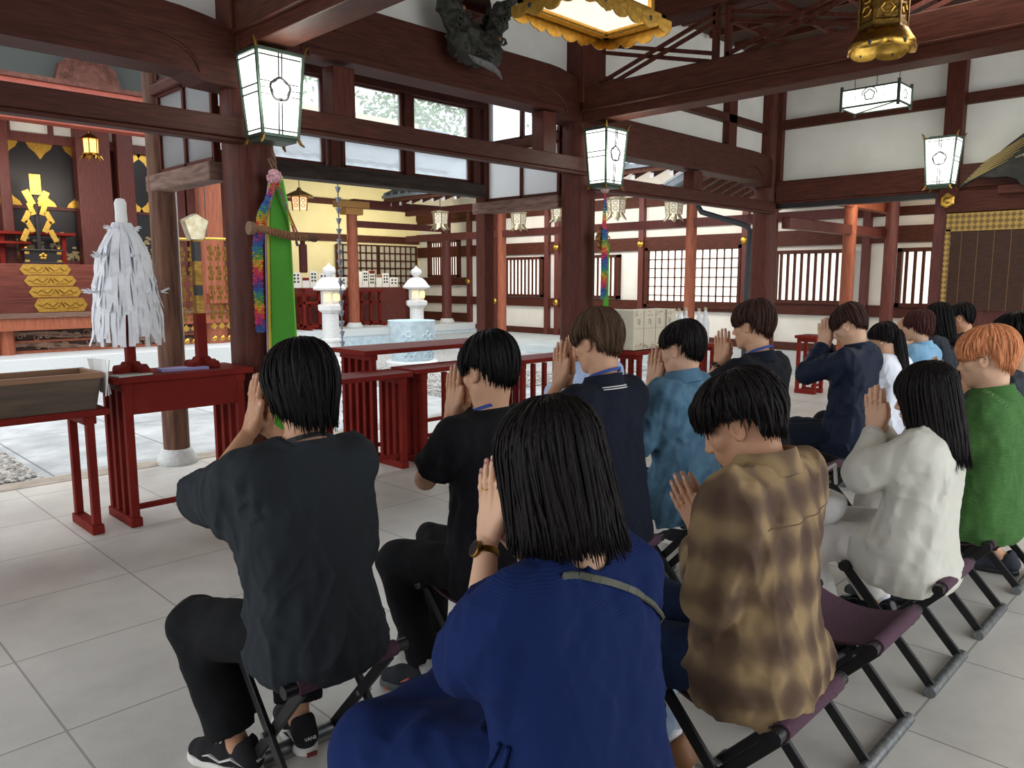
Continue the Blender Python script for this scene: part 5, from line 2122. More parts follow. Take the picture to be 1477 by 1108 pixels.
b = MB()
for s in (-1, 1):
    b.prism([(x, s * D, z) for x, z in scallop(W, 6, .03)], (0, -.004, 0), (0, .004, 0))
    b.prism([(s * W, x, z) for x, z in scallop(D, 4, .03)], (-.004, 0, 0), (.004, 0, 0))
b.build('scalloped_rim', M['gold'], t, fix=True)
for s in (-1, 1):
    for x in (-.2, .2):
        MB().ball((x, s * (D + .005), .004), (.014, .003, .014), 8, 6).build('heart_hole', M['black'], t)
    for y in (-.1, .1):
        MB().ball((s * (W + .005), y, .004), (.003, .014, .014), 8, 6).build('heart_hole', M['black'], t)
MB().box((0, 0, .26), (.6, .3, .36)).build('lantern_glass', M['glow_soft'], t)
b = MB()
for sx in (-1, 1):
    for sy in (-1, 1):
        b.box((sx * .31, sy * .16, .26), (.03, .03, .42))
for z in (.08, .46):
    for s in (-1, 1):
        b.box((0, s * .16, z), (.64, .025, .03)).box((s * .31, 0, z), (.025, .34, .03))
for s in (-1, 1):
    for k in range(7):
        x = -.26 + k * .087
        b.tube([(x + .035 * math.cos(a * PI / 4), s * .165, .27 + .13 * math.sin(a * PI / 4)) for a in range(9)], .006, 5)
    for k in range(4):
        y = -.12 + k * .08
        b.tube([(s * .315, y + .033 * math.cos(a * PI / 4), .27 + .13 * math.sin(a * PI / 4)) for a in range(9)], .006, 5)
b.lathe([(.5, .47), (.42, .5), (.2, .66), (.08, .72)], n=4, sx=1, sy=.6, ph=PI / 4)
b.build('openwork_body', M['gold'], t)
MB().tube([(0, 0, .7), (0, 0, 1.56)], .012, 6).build('chain', M['brass'], t)

# brass hanging lantern
t = thing('brass_lantern', (5.43, 1.99, 3.02), 'old brass hexagonal hanging lantern with a flared lobed foot', 'lantern')
b = MB().lathe([(.155, .115), (.15, .14), (.15, .17), (.142, .18), (.142, .46), (.155, .48), (.155, .5)], n=6)
for k in range(6):
    a = 2 * PI * k / 6
    b.bar((.145 * math.cos(a), .145 * math.sin(a), .14), (.145 * math.cos(a), .145 * math.sin(a), .48), .014)
b.lathe([(.3, .5), (.28, .53), (.12, .68), (.04, .74), (.03, .8)], n=6)
b.build('lantern_body', M['brass'], t)
b = MB()
for k in range(6):
    a = 2 * PI * (k + .5) / 6
    c, s = math.cos(a), math.sin(a)
    for z in (.24, .32, .4):
        b.tube([Vector((.128 * c, .128 * s, z)) + Vector((-s, c, 0)) * (.04 * math.cos(q * PI / 3)) + Vector((0, 0, .03 * math.sin(q * PI / 3))) for q in range(7)], .006, 5)
b.build('openwork', M['gold'], t)
b = MB()
n = 72
prof = [(.15, .12), (.17, .085), (.195, .05), (.2, .02)]
vs, fs = [], []
for k in range(n):
    a = 2 * PI * k / n
    lob = abs(math.cos(3 * a))
    for j, (r, z) in enumerate(prof):
        zz = z - (.03 * lob ** .5 if j == 3 else .008 * lob * (j == 2))
        vs.append((r * math.cos(a), r * math.sin(a), zz))
m = len(prof)
for k in range(n):
    for j in range(m - 1):
        k2 = (k + 1) % n
        fs.append((k * m + j, k2 * m + j, k2 * m + j + 1, k * m + j + 1))
b.add(vs, fs)
o = b.build('flared_foot', M['gold'], t, smooth=True)
so = o.modifiers.new('thick', 'SOLIDIFY')
so.thickness = .006
for k in range(6):
    a = 2 * PI * k / 6
    MB().tube([(.203 * math.cos(a), .203 * math.sin(a), .03), (.206 * math.cos(a), .206 * math.sin(a), .005)], [.013, .007], 6).build('cut_hole', M['black'], t)
MB().tube([(0, 0, .78), (0, 0, 1.5)], .01, 6).build('chain', M['brass'], t)

# ---- round mirror in a dark carved stand, above the great curved beam
t = thing('mirror_stand', (4.62, 5.05, 3.32), 'dark carved cloud-shaped stand holding a round mirror on the curved beam', 'mirror')
v = Vol((-.5, -.3, -.12), (.65, .2, 1.3), .011)
v.path([(-.27, .0, 1.15), (-.31, 0, .85), (-.29, -.01, .6), (-.24, -.02, .4), (-.12, -.04, .22), (.04, -.05, .15), (.18, -.03, .24), (.27, -.02, .40), (.33, -.03, .54), (.43, -.04, .64), (.5, -.03, .68)],
       [.045, .07, .085, .095, .12, .125, .105, .08, .065, .045, .012], .05)
v.ell((-.15, -.06, .16), (.13, .12, .15), None, .04)
v.ell((.13, -.06, .14), (.11, .11, .12), None, .04)
v.fold(.022, 14, 14, 14, 2)
v.fold(.016, 30, 30, 30, 4)
vm = mesh_np('carved_stand', [v.mesh()], [M['bronze_dark']])
add_obj('carved_stand', vm, t)
r2 = random.Random(4)
for k in range(40):
    b = MB()
    u = r2.random()
    ctr = [(-.3, .8), (-.28, .55), (-.2, .3), (-.05, .16), (.1, .15), (.22, .3), (.3, .48)]
    cx_, cz_ = r2.choice(ctr)
    c = Vector((cx_ + r2.uniform(-.06, .06), -.13 if cz_ < .35 else -.09, cz_ + r2.uniform(-.07, .07)))
    q = r2.uniform(.03, .05)
    pts = [c + Vector((q * (1 - j / 9) * math.cos(j * .9), -.006 * j / 3, q * (1 - j / 9) * math.sin(j * .9))) for j in range(9)]
    b.tube(pts, .010, 5)
    b.build('cloud_scroll', M['bronze_dark'], t, smooth=True)
MB().lathe([(.235, -.012), (.235, .012)], n=40).build('mirror_disc', mat('polished_mirror', srgb(216, 214, 210), .03, 1.0), t, loc=(.02, .03, .52)).rotation_euler = (PI / 2, 0, 0)
f = MB().tube([(-.17, -.14, .06), (-.1, -.16, .03), (.05, -.165, .01), (.16, -.15, -.02), (.24, -.12, -.06)], [.01, .04, .05, .025, .006], 10, flat=.6)
f.build('carved_fish', mat('grey_carved_fish', srgb(120, 120, 116), .6, col2=srgb(80, 80, 78), scale=40, bump=.4), t, smooth=True)
em = mat('dull_ochre_eye', srgb(120, 84, 50), .5)
for p in ((-.2, -.12, .42), (.2, -.13, .26)):
    MB().ball(p, .022, 10, 8).build('carved_eye', em, t)

# ---- dark carved plaque at the far right with gilt writing
t = thing('carved_plaque', (XE - .22, 2.1, 2.9), 'dark irregular carved wood plaque with gilt writing at the right edge', 'plaque')
out = [(.70, -.30), (.60, -.18), (.48, -.06), (.34, .04), (.2, .16), (.02, .30), (-.2, .36), (-.6, .38), (-.9, .3), (-.95, -.28), (-.5, -.34), (-.1, -.33), (.06, -.31), (.1, -.24), (.2, -.2), (.34, -.2), (.46, -.18), (.56, -.22)]
b = MB().prism([(0, y, z) for y, z in out], (-.045, 0, 0), (.05, 0, 0))
b.build('plaque_board', M['bronze_dark'], t, bevel=.012, fix=True)
b = MB()
for k in range(7):
    b.tube([(-.05, .62 - k * .03, -.23 + k * .035), (-.055, .4 - k * .05, -.12 + k * .05), (-.05, .2 - k * .05, -.02 + k * .05)], [.006, .012, .005], 5)
b.build('carved_edge', mat('worn_gilt_edge', srgb(150, 130, 86), .5, .6), t)
b = MB()
for s in ([(.13, .0), (.05, .03), (.0, .09)], [(.05, .03), (.03, -.03), (-.03, -.05)], [(-.03, -.05), (.0, .02), (-.02, .06)], [(.03, .1), (-.06, .13)], [(-.06, .13), (-.12, .05)], [(-.1, -.02), (-.2, -.02)], [(-.15, .12), (-.15, -.12)]):
    b.tube([(-.056, y, z) for y, z in s], .011, 6)
b.build('gilt_writing', M['silver'], t)
struct(MB().span((XE - .2, .9, 2.52), (XE - .05, 2.4, 2.62)).build('trim_35', M['wood_y'], bevel=.01))
# gilt hexagonal stud on the lintel
t = thing('hex_stud', (XE - .115, 2.93, 2.49), 'gilt hexagonal boss under the end-wall lantern', 'boss')
o = MB().lathe([(.088, 0), (.088, .012), (.07, .02), (.045, .022), (.045, .032), (.02, .04), (.02, .055), (.001, .058)], n=6).build('boss', M['gold'], t)
o.rotation_euler = (0, -PI / 2, 0)

# ---- bamboo blind with brocade bands
def brocade():
    m = bpy.data.materials.new('gold_lozenge_brocade')
    m.use_nodes = True
    N, L = m.node_tree.nodes, m.node_tree.links
    p = N['Principled BSDF']
    p.inputs['Roughness'].default_value = .5
    tc = N.new('ShaderNodeTexCoord')
    mp = N.new('ShaderNodeMapping')
    mp.inputs['Rotation'].default_value = (PI / 4, 0, 0)
    L.new(tc.outputs['Object'], mp.inputs['Vector'])
    ch = N.new('ShaderNodeTexChecker')
    ch.inputs['Scale'].default_value = 22
    ch.inputs['Color1'].default_value = srgb(116, 88, 40)
    ch.inputs['Color2'].default_value = srgb(176, 142, 66)
    L.new(mp.outputs['Vector'], ch.inputs['Vector'])
    vo = N.new('ShaderNodeTexVoronoi')
    vo.inputs['Scale'].default_value = 18
    vo.inputs['Randomness'].default_value = 0
    L.new(mp.outputs['Vector'], vo.inputs['Vector'])
    rp = N.new('ShaderNodeValToRGB')
    rp.color_ramp.interpolation = 'CONSTANT'
    rp.color_ramp.elements[0].color = (1, 1, 1, 1)
    rp.color_ramp.elements[1].position = .22
    rp.color_ramp.elements[1].color = (0, 0, 0, 1)
    L.new(vo.outputs['Distance'], rp.inputs['Fac'])
    mx = N.new('ShaderNodeMix')
    mx.data_type = 'RGBA'
    mx.inputs['B'].default_value = srgb(214, 200, 172)
    L.new(rp.outputs['Color'], mx.inputs['Factor'])
    L.new(ch.outputs['Color'], mx.inputs['A'])
    L.new(mx.outputs['Result'], p.inputs['Base Color'])
    return m


t = thing('bamboo_blind', (XE - .1, 1.3, 1.2), 'dark bamboo blind with gold brocade bands right of the opening', 'blind')
M['bamboo'] = mat('dark_bamboo_slats', srgb(58, 38, 28), .6, col2=srgb(82, 54, 38), scale=10, stretch=(1, 1, 9), bump=.3)
b = MB()
for k in range(58):
    b.box((0, 0, -.0 + k * .0165), (.008, 3.2, .0125))
b.build('slats', M['bamboo'], t)
br = brocade()
MB().box((-.008, 0, 1.03), (.012, 3.25, .21)).build('brocade_band', br, t)
b = MB()
for y in (1.6, .72, -.1):
    b.box((-.009, y, .46), (.01, .06, .98))
b.build('brocade_band', br, t)
b = MB()
for k in range(18):
    b.box((-.007, 1.45 - k * .17, .46), (.004, .006, .95))
b.build('binding_thread', mat('pale_brown_thread', srgb(126, 94, 66), .8), t)
# ================================================================ RED LACQUER TABLES
def red_table(x0, x1, y0, y1, h, lab, bars=4, apron=.0, stretcher=True, mid=0, group=None, legw=.05, apron_h=.2):
    """eight-leg offering table: a row of upright bars at each end on a foot rail"""
    t = thing('offering_table', ((x0 + x1) / 2, (y0 + y1) / 2, 0), lab, 'table', group)
    L, D = x1 - x0, y1 - y0
    MB().box((0, 0, h - .02), (L, D, .04)).build('table_top', M['lacquer'], t, bevel=.006)
    ins = .11 if L > 1 else .09
    for s in (-1, 1):
        xx = s * (L / 2 - ins)
        MB().box((xx, 0, .03), (.07, D * .96, .06)).build('foot_rail', M['lacquer'], t, bevel=.006)
        MB().box((xx, 0, h - .065), (.075, D * .9, .05)).build('top_rail', M['lacquer'], t, bevel=.006)
        for k in range(bars):
            y = -D * .40 + D * .80 * k / (bars - 1)
            MB().box((xx, y, (h - .03) / 2 + .02), (legw, .045 if bars > 2 else .05, h - .11)).build('leg', M['lacquer'], t, bevel=.004)
    for k in range(mid):
        xx = -L / 2 + ins + (L - 2 * ins) * (k + 1) / (mid + 1)
        MB().box((xx, -D * .36, h / 2), (.04, .04, h - .1)).build('leg', M['lacquer'], t, bevel=.004)
    if apron:
        for s in (-1, 1):
            MB().box((0, s * D * .40, h - .04 - apron_h / 2), (L - 2 * ins - .02, .03, apron_h)).build('apron', M['lacquer'], t, bevel=.004)
    if stretcher:
        MB().box((0, -D * .3, .11), (L - 2 * ins, .03, .035)).build('stretcher', M['lacquer'], t, bevel=.004)
        if mid:
            MB().box((0, -D * .36, h * .45), (L - 2 * ins, .025, .03)).build('stretcher', M['lacquer'], t, bevel=.004)
    return t


red_table(1.59, 2.50, 4.98, 5.42, .955, 'dark red lacquer offering table carrying the paper-strip wand', apron=1)
red_table(.30, 1.57, 5.0, 5.42, .775, 'lower dark red table at the left edge under the wooden box', bars=2, legw=.045, stretcher=False)
red_table(3.72, 5.35, 5.42, 5.95, .955, 'tall red lacquer table behind the lower ones left of the middle pillar', bars=5)
red_table(3.02, 3.90, 5.0, 5.34, .80, 'low red table half hidden behind the head of the person in charcoal', bars=4)
red_table(3.92, 5.10, 5.0, 5.34, .815, 'low red table in front of the tall one, behind the first praying hands', bars=4, mid=3)
red_table(5.14, 6.12, 5.0, 5.34, .80, 'low red table against the middle pillar', bars=4, mid=4)
red_table(6.62, 8.34, 4.72, 5.12, .80, 'red table carrying the white wrapped box and bottles', bars=4, mid=5)
red_table(10.2, 10.6, 4.36, 4.66, .80, 'small red table standing by the far right opening', bars=2, legw=.03)

# ---- things on the left tables
M['boxwood'] = mat('grey_brown_box_wood', srgb(78, 66, 56), .6, col2=srgb(104, 88, 74), scale=5, stretch=(.6, 5, 5))
t = thing('wooden_box', (1.17, 5.2, .775), 'open wooden box on the low red table at the left edge', 'box')
b = MB()
for s in (-1, 1):
    b.prism([(-.33, s * .155, .0), (.33, s * .155, 0), (.36, s * .175, .19), (-.36, s * .175, .19)], (0, -.009, 0), (0, .009, 0))
    b.prism([(s * .33, -.155, 0), (s * .33, .155, 0), (s * .36, .175, .19), (s * .36, -.175, .19)], (-.009, 0, 0), (.009, 0, 0))
b.box((0, 0, .01), (.66, .31, .02))
b.build('box_body', M['boxwood'], t, fix=True)
b = MB()
for s in (-1, 1):
    b.box((0, s * .175, .205), (.76, .03, .035)).box((s * .362, 0, .205), (.03, .35, .035))
b.build('box_rim', mat('tan_rim_wood', srgb(146, 108, 80), .5), t, bevel=.004)
for k in range(4):
    o = MB().box((0, 0, .12), (.004, .12, .22), (math.radians(-8 + 5 * k), math.radians(8 - 9 * k), math.radians(16 * k - 20))).build('envelope', M['paper'], None, loc=(1.563 + .006 * k, 4.985 + .07 * k, .84 - .0 * k))
    tag(o, 'white paper envelope tucked at the end of the wooden box', 'paper', 'paper envelopes by the wooden box')
o = MB().box((0, 0, .004), (.22, .12, .008), (0, 0, .2)).build('booklet', mat('pale_green_booklet', srgb(206, 216, 206), .7), None, loc=(1.73, 5.08, .955))
tag(o, 'pale folded booklet on the red offering table beside the paper-strip wand', 'booklet')
o = MB().box((0, 0, .008), (.3, .12, .016), (0, 0, -.12)).build('booklet', mat('lilac_booklet', srgb(150, 150, 198), .7), None, loc=(2.09, 5.16, .955))
tag(o, 'flat lilac booklet on the red offering table between the two stands', 'booklet')


def cross_foot(t, m):
    b = MB()
    for q in range(4):
        a = q * PI / 2 + .5
        d = Vector((math.cos(a), math.sin(a), 0))
        n = Vector((-d.y, d.x, 0)) * .026
        poly = [(0, .075), (.05, .075), (.07, .045), (.115, .05), (.128, .03), (.128, 0), (0, 0)]
        b.prism([d * r + Vector((0, 0, z)) for r, z in poly], -n, n)
    b.build('stand_foot', m, t, bevel=.005, fix=True)


# wand of white paper strips
t = thing('paper_wand', (1.775, 5.2, .955), 'ritual wand wrapped in hanging white paper strips on a red cross-shaped stand', 'wand')
cross_foot(t, M['lacquer'])
MB().box((0, 0, .2), (.055, .055, .34)).build('stand_post', M['lacquer'], t, bevel=.004)
MB().tube([(0, 0, .3), (0, 0, 1.0)], [.02, .016], 10).build('pole', M['black'], t)
b = MB().lathe([(.03, .86), (.036, .9), (.03, .935), (.036, .965), (.034, 1.02), (.036, 1.07), (.026, 1.095), (.005, 1.1)], n=14)
b.build('paper_knob', M['paper'], t, smooth='auto')
r = random.Random(21)
M['strip'] = mat('white_paper_strips', srgb(232, 234, 238), .8, island=.08)
for tier, (zt, ln, rt, rb, n) in enumerate(((.93, .34, .045, .16, 44), (.76, .36, .10, .185, 60), (.54, .33, .15, .20, 70))):
    b = MB()
    for k in range(n):
        a = 2 * PI * k / n + r.uniform(-.08, .08)
        L = ln * r.uniform(.85, 1.1)
        w = r.uniform(.013, .019)
        tw = r.uniform(-.6, .6)
        pts = []
        for j in range(6):
            u = j / 5
            rad = rt + (rb - rt) * min(1, u * 1.5) ** .7 + r.uniform(-.008, .008) + (.03 if j == 5 and r.random() < .1 else 0)
            aa = a + tw * .12 * u
            pts.append(Vector((rad * math.cos(aa), rad * math.sin(aa), zt - L * u + (.02 if j == 0 else 0))))
        ax = Vector((-math.sin(a + tw * .6), math.cos(a + tw * .6), 0)) * w
        nr = Vector((math.cos(a), math.sin(a), 0)) * .0012
        for j in range(5):
            p, q = pts[j], pts[j + 1]
            b.add([p - ax - nr, p + ax - nr, p + ax + nr, p - ax + nr, q - ax - nr, q + ax - nr, q + ax + nr, q - ax + nr],
                  [(0, 1, 2, 3), (4, 7, 6, 5), (0, 4, 5, 1), (1, 5, 6, 2), (2, 6, 7, 3), (3, 7, 4, 0)])
    # little paper tufts where the strips are tied
    for k in range(12):
        a = r.uniform(0, 6.28)
        p = Vector((rt * math.cos(a) * 1.35, rt * math.sin(a) * 1.35, zt - .02))
        for j in range(3):
            e = p + Vector((math.cos(a) * r.uniform(.03, .06), math.sin(a) * r.uniform(.03, .06), r.uniform(-.01, .03)))
            b.tube([p, e], [.006, .002], 4)
    o = b.build('paper_strips', M['strip'], t)
    o['kind'] = 'stuff'

# black-and-gilt staff on its stand
t = thing('ritual_staff', (2.245, 5.22, .955), 'black staff with gilt bands and a metal pentagonal head on a red cross-shaped stand', 'staff')
cross_foot(t, M['lacquer'])
MB().box((0, 0, .2), (.065, .065, .34)).build('stand_post', M['lacquer'], t, bevel=.004)
MB().box((0, 0, .66), (.048, .048, .62)).build('pole', M['black'], t, bevel=.004)
for z, h in ((.43, .12), (.64, .16), (.90, .10)):
    MB().box((0, 0, z), (.05, .05, h)).build('gilt_band', M['brass'], t)
MB().prism([(-.045, 0, .86), (.045, 0, .86), (.085, 0, .99), (.0, 0, 1.035), (-.085, 0, .99)], (0, -.035, 0), (0, .035, 0)).build('staff_head', M['silver'], t, bevel=.004, fix=True)

# gilt pendants hanging from the eaves of the main hall
def pendant(px, lab):
    p = on_y(px, 345, 12.9)
    t = thing('gilt_pendant', (p.x, 12.9, p.z), lab, 'pendant', 'gilt pendants under the eaves')
    k = .5
    MB().tube([(-.29, 0, 0), (.29, 0, 0)], .025, 8).build('top_bar', M['gold'], t)
    MB().tube([(-.25, 0, 0), (-.25, 0, 3.4)], .008, 5).tube([(.25, 0, 0), (.25, 0, 3.4)], .008, 5).build('cord', M['iron'], t)
    for j in range(4):
        x = -.2 + .135 * j
        s = MB()
        s.tube([(x + .015 * math.sin(i * 1.1), 0, -.08 - i * .07) for i in range(22)], .007, 5)
        o = s.build('strand', M['brass'], t)
        for g in range(4):
            q = MB()
            for i in range(3):
                q.box((x + (.012 if i % 2 else -.012), 0, -.16 - g * .33 - i * .085), (.072, .016, .07))
            q.build('plates', M['brass'], o)
        z = -1.47
        MB().prism([(x - .06, 0, z), (x, 0, z + .06), (x + .06, 0, z), (x, 0, z - .06)], (0, -.01, 0), (0, .01, 0)).build('lozenge', M['gold'], o)
        MB().ball((x, 0, z - .21), .05, 12, 8).build('bell', M['gold'], o, smooth=True)
    return t


pendant(267, 'gilt pendant of strung plates and bells left of the black staff')
pendant(319, 'gilt pendant of strung plates and bells right of the black staff')
tag(MB().tube([on_y(253, 262, 6.7), on_y(265, 490, 6.7)], .006, 6).build('bell_rope', M['paper']), 'thin pale rope hanging beside the slim outer column', 'rope')
struct(MB().span((4.0, 12.8, 5.3), (8.0, 13.0, 5.5)).build('beam', M['wood_maroon']), 'eave beam of the main hall carrying the gilt pendants', 'beam')

# ================================================================ HANGING FIVE-COLOUR CLOTHS
def rainbow_mat():
    m = bpy.data.materials.new('rainbow_paper_cranes')
    m.use_nodes = True
    N, L = m.node_tree.nodes, m.node_tree.links
    p = N['Principled BSDF']
    p.inputs['Roughness'].default_value = .6
    tc = N.new('ShaderNodeTexCoord')
    sx = N.new('ShaderNodeSeparateXYZ')
    L.new(tc.outputs['Object'], sx.inputs['Vector'])
    gi = N.new('ShaderNodeNewGeometry')
    a = N.new('ShaderNodeMath')
    a.operation = 'MULTIPLY_ADD'
    a.inputs[1].default_value = 3.4
    L.new(sx.outputs['Z'], a.inputs[0])
    k = N.new('ShaderNodeMath')
    k.operation = 'MULTIPLY'
    k.inputs[1].default_value = .28
    L.new(gi.outputs['Random Per Island'], k.inputs[0])
    L.new(k.outputs[0], a.inputs[2])
    fr = N.new('ShaderNodeMath')
    fr.operation = 'FRACT'
    L.new(a.outputs[0], fr.inputs[0])
    rp = N.new('ShaderNodeValToRGB')
    rp.color_ramp.interpolation = 'LINEAR'
    e = rp.color_ramp.elements
    cols = [(0, (196, 60, 110)), (.16, (196, 66, 52)), (.32, (214, 170, 60)), (.5, (78, 148, 70)), (.7, (52, 110, 168)), (.88, (74, 62, 130)), (1, (196, 60, 110))]
    e[0].position, e[0].color = cols[0][0], srgb(*cols[0][1])
    e[1].position, e[1].color = cols[-1][0], srgb(*cols[-1][1])
    for ps, c in cols[1:-1]:
        q = e.new(ps)
        q.color = srgb(*c)
    L.new(fr.outputs[0], rp.inputs['Fac'])
    L.new(rp.outputs['Color'], p.inputs['Base Color'])
    return m


M['cranes'] = rainbow_mat()


def strand(b, pts, r, seed=0):
    """a string of tiny folded cranes"""
    rr = random.Random(seed)
    for i in range(len(pts) - 1):
        p, q = Vector(pts[i]), Vector(pts[i + 1])
        n = max(1, int((q - p).length / (r * .9)))
        for k in range(n):
            c = p + (q - p) * (k / n)
            a = rr.uniform(0, 6.28)
            d = Vector((math.cos(a), math.sin(a), .3)) * r
            e = Vector((-math.sin(a), math.cos(a), .3)) * r * .8
            b.add([c + d, c + e, c - d * .9 + Vector((0, 0, r * .5)), c - e + Vector((0, 0, r * .4)), c + Vector((0, 0, r * .9)), c - Vector((0, 0, r * .6))],
                  [(0, 1, 4), (1, 2, 4), (2, 3, 4), (3, 0, 4), (1, 0, 5), (2, 1, 5), (3, 2, 5), (0, 3, 5)])


t = thing('silk_banner', (2.76, 5.03, 0.1), 'long green silk banner hanging on the pillar under the wall lantern', 'banner')
b = MB()
prof = [(2.17, .03), (1.98, .062), (1.7, .075), (1.4, .082), (1.0, .092), (.0, .10)]
for i in range(len(prof) - 1):
    (za, wa), (zb_, wb_) = prof[i], prof[i + 1]
    b.add([(-wa, -.012, za), (wa, -.012, za), (wb_, -.012, zb_), (-wb_, -.012, zb_), (-wa, .0, za), (wa, .0, za), (wb_, .0, zb_), (-wb_, .0, zb_)],
          [(3, 2, 1, 0), (4, 5, 6, 7), (0, 4, 7, 3), (1, 2, 6, 5)])
b.build('green_panel', M['green_cloth'], t)
for dx, dy, c, nme in ((-.105, .006, (214, 190, 70), 'yellow'), (-.112, .02, (176, 150, 190), 'lilac'), (.105, .006, (140, 214, 70), 'lime'), (-.098, .034, (74, 46, 88), 'purple')):
    b = MB()
    for i in range(len(prof) - 1):
        (za, wa), (zb_, wb_) = prof[i], prof[i + 1]
        k = wa / .1
        x0, x1 = dx * wa / .1, dx * wb_ / .1
        b.add([(x0 - .014, dy - .005, za), (x0 + .014, dy - .005, za), (x1 + .014, dy - .005, zb_), (x1 - .014, dy - .005, zb_), (x0 - .014, dy + .005, za), (x0 + .014, dy + .005, za), (x1 + .014, dy + .005, zb_), (x1 - .014, dy + .005, zb_)],
              [(3, 2, 1, 0), (4, 5, 6, 7), (0, 4, 7, 3), (1, 2, 6, 5)])
    b.build('%s_edge' % nme, mat('%s_silk' % nme, srgb(*c), .7), t)
MB().tube([(0, -.004, 2.15), (-.01, .0, 2.3), (0, .06, 2.36)], .006, 6).build('hanging_cord', M['rope'], t)
t = thing('crane_garland', (2.715, 4.985, 2.2), 'rainbow garland of tiny paper cranes looped beside the green banner', 'garland')
b = MB()
for k in range(5):
    o = -.012 + .006 * k
    strand(b, [(0, o, .0), (-.07 - .012 * k, o, -.2), (-.125 - .01 * k, o, -.42), (-.135 - .009 * k, o, -.75), (-.13 - .009 * k, o, -1.02)], .019, k)
    if k < 2:
        strand(b, [(.02, o, 0), (.1 + .01 * k, o, -.22), (.155, o, -.42)], .014, k + 9)
o = b.build('crane_strings', M['cranes'], t)
o['kind'] = 'stuff'
b = MB()
rr = random.Random(2)
for k in range(40):
    a, c = rr.uniform(0, 6.28), rr.uniform(-1, 1)
    q = math.sqrt(1 - c * c)
    b.ball((.045 * q * math.cos(a), .045 * q * math.sin(a), .05 + .045 * c), .011, 6, 4)
b.ball((0, 0, .05), .044, 12, 8)
b.build('flower_ball', mat('pink_white_paper_flower', srgb(196, 150, 156), .8, island=.3), t)
MB().tube([(0, 0, .09), (-.03, .02, .17), (0, .04, .18), (.02, .02, .13)], .005, 6).build('loop_cord', M['rope'], t)
t = thing('wrapped_sword', (2.72, 4.905, 1.87), 'short sword in a brown brocade wrap hung across the green banner', 'sword')
b = MB().tube([(-.2, 0, .02), (-.12, 0, .012), (.06, 0, -.02), (.18, 0, -.03)], [.022, .026, .028, .02], 12)
for k in range(14):
    x = -.12 + .022 * k
    b.tube([(x, -.028, .03 - .14 * (x + .12)), (x + .012, -.0285, -.016 - .14 * (x + .12))], .004, 5)
b.build('brocade_wrap', M['rope'], t, smooth='auto')
MB().tube([(-.19, 0, .02), (-.215, 0, .02), (-.25, 0, .022)], [.02, .042, .046], 12).build('hilt_tie', mat('tan_tied_cloth', srgb(128, 98, 76), .8), t)
MB().tube([(.17, 0, -.03), (.2, 0, -.032), (.245, 0, -.03)], [.022, .032, .05], 10, flat=.5).build('end_fold', mat('brown_tied_cloth', srgb(88, 62, 46), .8), t)
MB().tube([(-.12, .02, .04), (-.02, .05, .32)], .005, 6).tube([(.13, .02, -.01), (.0, .05, .32)], .005, 6).build('hanging_cord', M['rope'], t)
MB().box((.165, .03, -.17), (.05, .04, .2)).box((.165, .03, -.07), (.03, .03, .12)).build('cord_tassel', mat('dark_red_silk_cord', srgb(96, 44, 40), .7), t, bevel=.008)

t = thing('mirror_garland', (6.345, 4.985, 2.42), 'rainbow crane garland with a round gilt mirror frame hanging on the middle pillar', 'garland')
b = MB()
for k in range(6):
    o = -.02 + .008 * k
    strand(b, [(.0, -.03, 0), (o, -.03, -.3), (o * 2, -.04, -.62), (o * 1.6 - .01, -.035, -1.08)], .019, k + 30)
o = b.build('crane_strings', M['cranes'], t)
o['kind'] = 'stuff'
b = MB().ball((0, -.03, .05), .05, 14, 10)
b.build('flower_ball', mat('dusky_paper_flower', srgb(168, 120, 118), .8, col2=srgb(206, 190, 180), scale=60), t)
b = MB()
for k in range(8):
    a = 2 * PI * k / 8
    b.tube([(.085 * math.cos(a) + .03 * math.cos(q * PI / 4), -.012, -.45 + .1 * math.sin(a) + .03 * math.sin(q * PI / 4)) for q in range(9)], .007, 5)
b.build('mirror_frame', M['brass'], t)
o = MB().lathe([(.085, -.006), (.1, 0), (.085, .006)], n=28).build('mirror_disc', M['rope'], t, loc=(0, -.005, -.45))
o.rotation_euler = (PI / 2, 0, 0)
MB().tube([(0, -.03, .09), (.01, -.02, .2)], .005, 6).build('hanging_cord', M['rope'], t)
MB().span((.05, -.0, -2.2), (.13, .012, -.5)).build('green_panel', M['green_cloth'], t)

# ================================================================ OFFERINGS ON THE RIGHT TABLE
t = thing('wrapped_gift_box', (7.06, 4.92, .80), 'large cream paper-wrapped gift box with grey print on the red table', 'box')
MB().box((0, 0, .22), (.80, .26, .42)).build('box_body', mat('cream_gift_paper', srgb(214, 206, 184), .7, col2=srgb(224, 216, 196), scale=5), t, bevel=.004)
b = MB()
for x in (-.22, .0, .18):
    b.box((x, -.132, .22), (.003, .003, .42))
b.box((0, -.132, .235), (.80, .003, .003))
b.build('box_fold', mat('grey_paper_line', srgb(150, 144, 128), .7), t)
MB().box((.2, -.133, .22), (.012, .004, .425)).build('tape', mat('grey_tape', srgb(120, 118, 110), .5), t)
b = MB()
rr = random.Random(8)
for x in (-.3, -.1, .08, .28):
    for k in range(4):
        b.box((x + rr.uniform(-.008, .008), -.1325, .33 - k * .016), (.014, .003, .009))
    for k in range(3):
        b.box((x - .035, -.1325, .33 - k * .02), (.008, .003, .008))
b.build('brush_writing', mat('black_print', srgb(46, 42, 38), .7), t)
b = MB()
for k in range(120):
    x = rr.uniform(-.38, .38)
    z = rr.choice([rr.uniform(.37, .42), rr.uniform(.025, .08)])
    b.box((x, -.1325, z), (rr.uniform(.006, .02), .003, rr.uniform(.004, .01)))
b.build('printed_border', mat('ochre_print', srgb(170, 154, 112), .7), t)
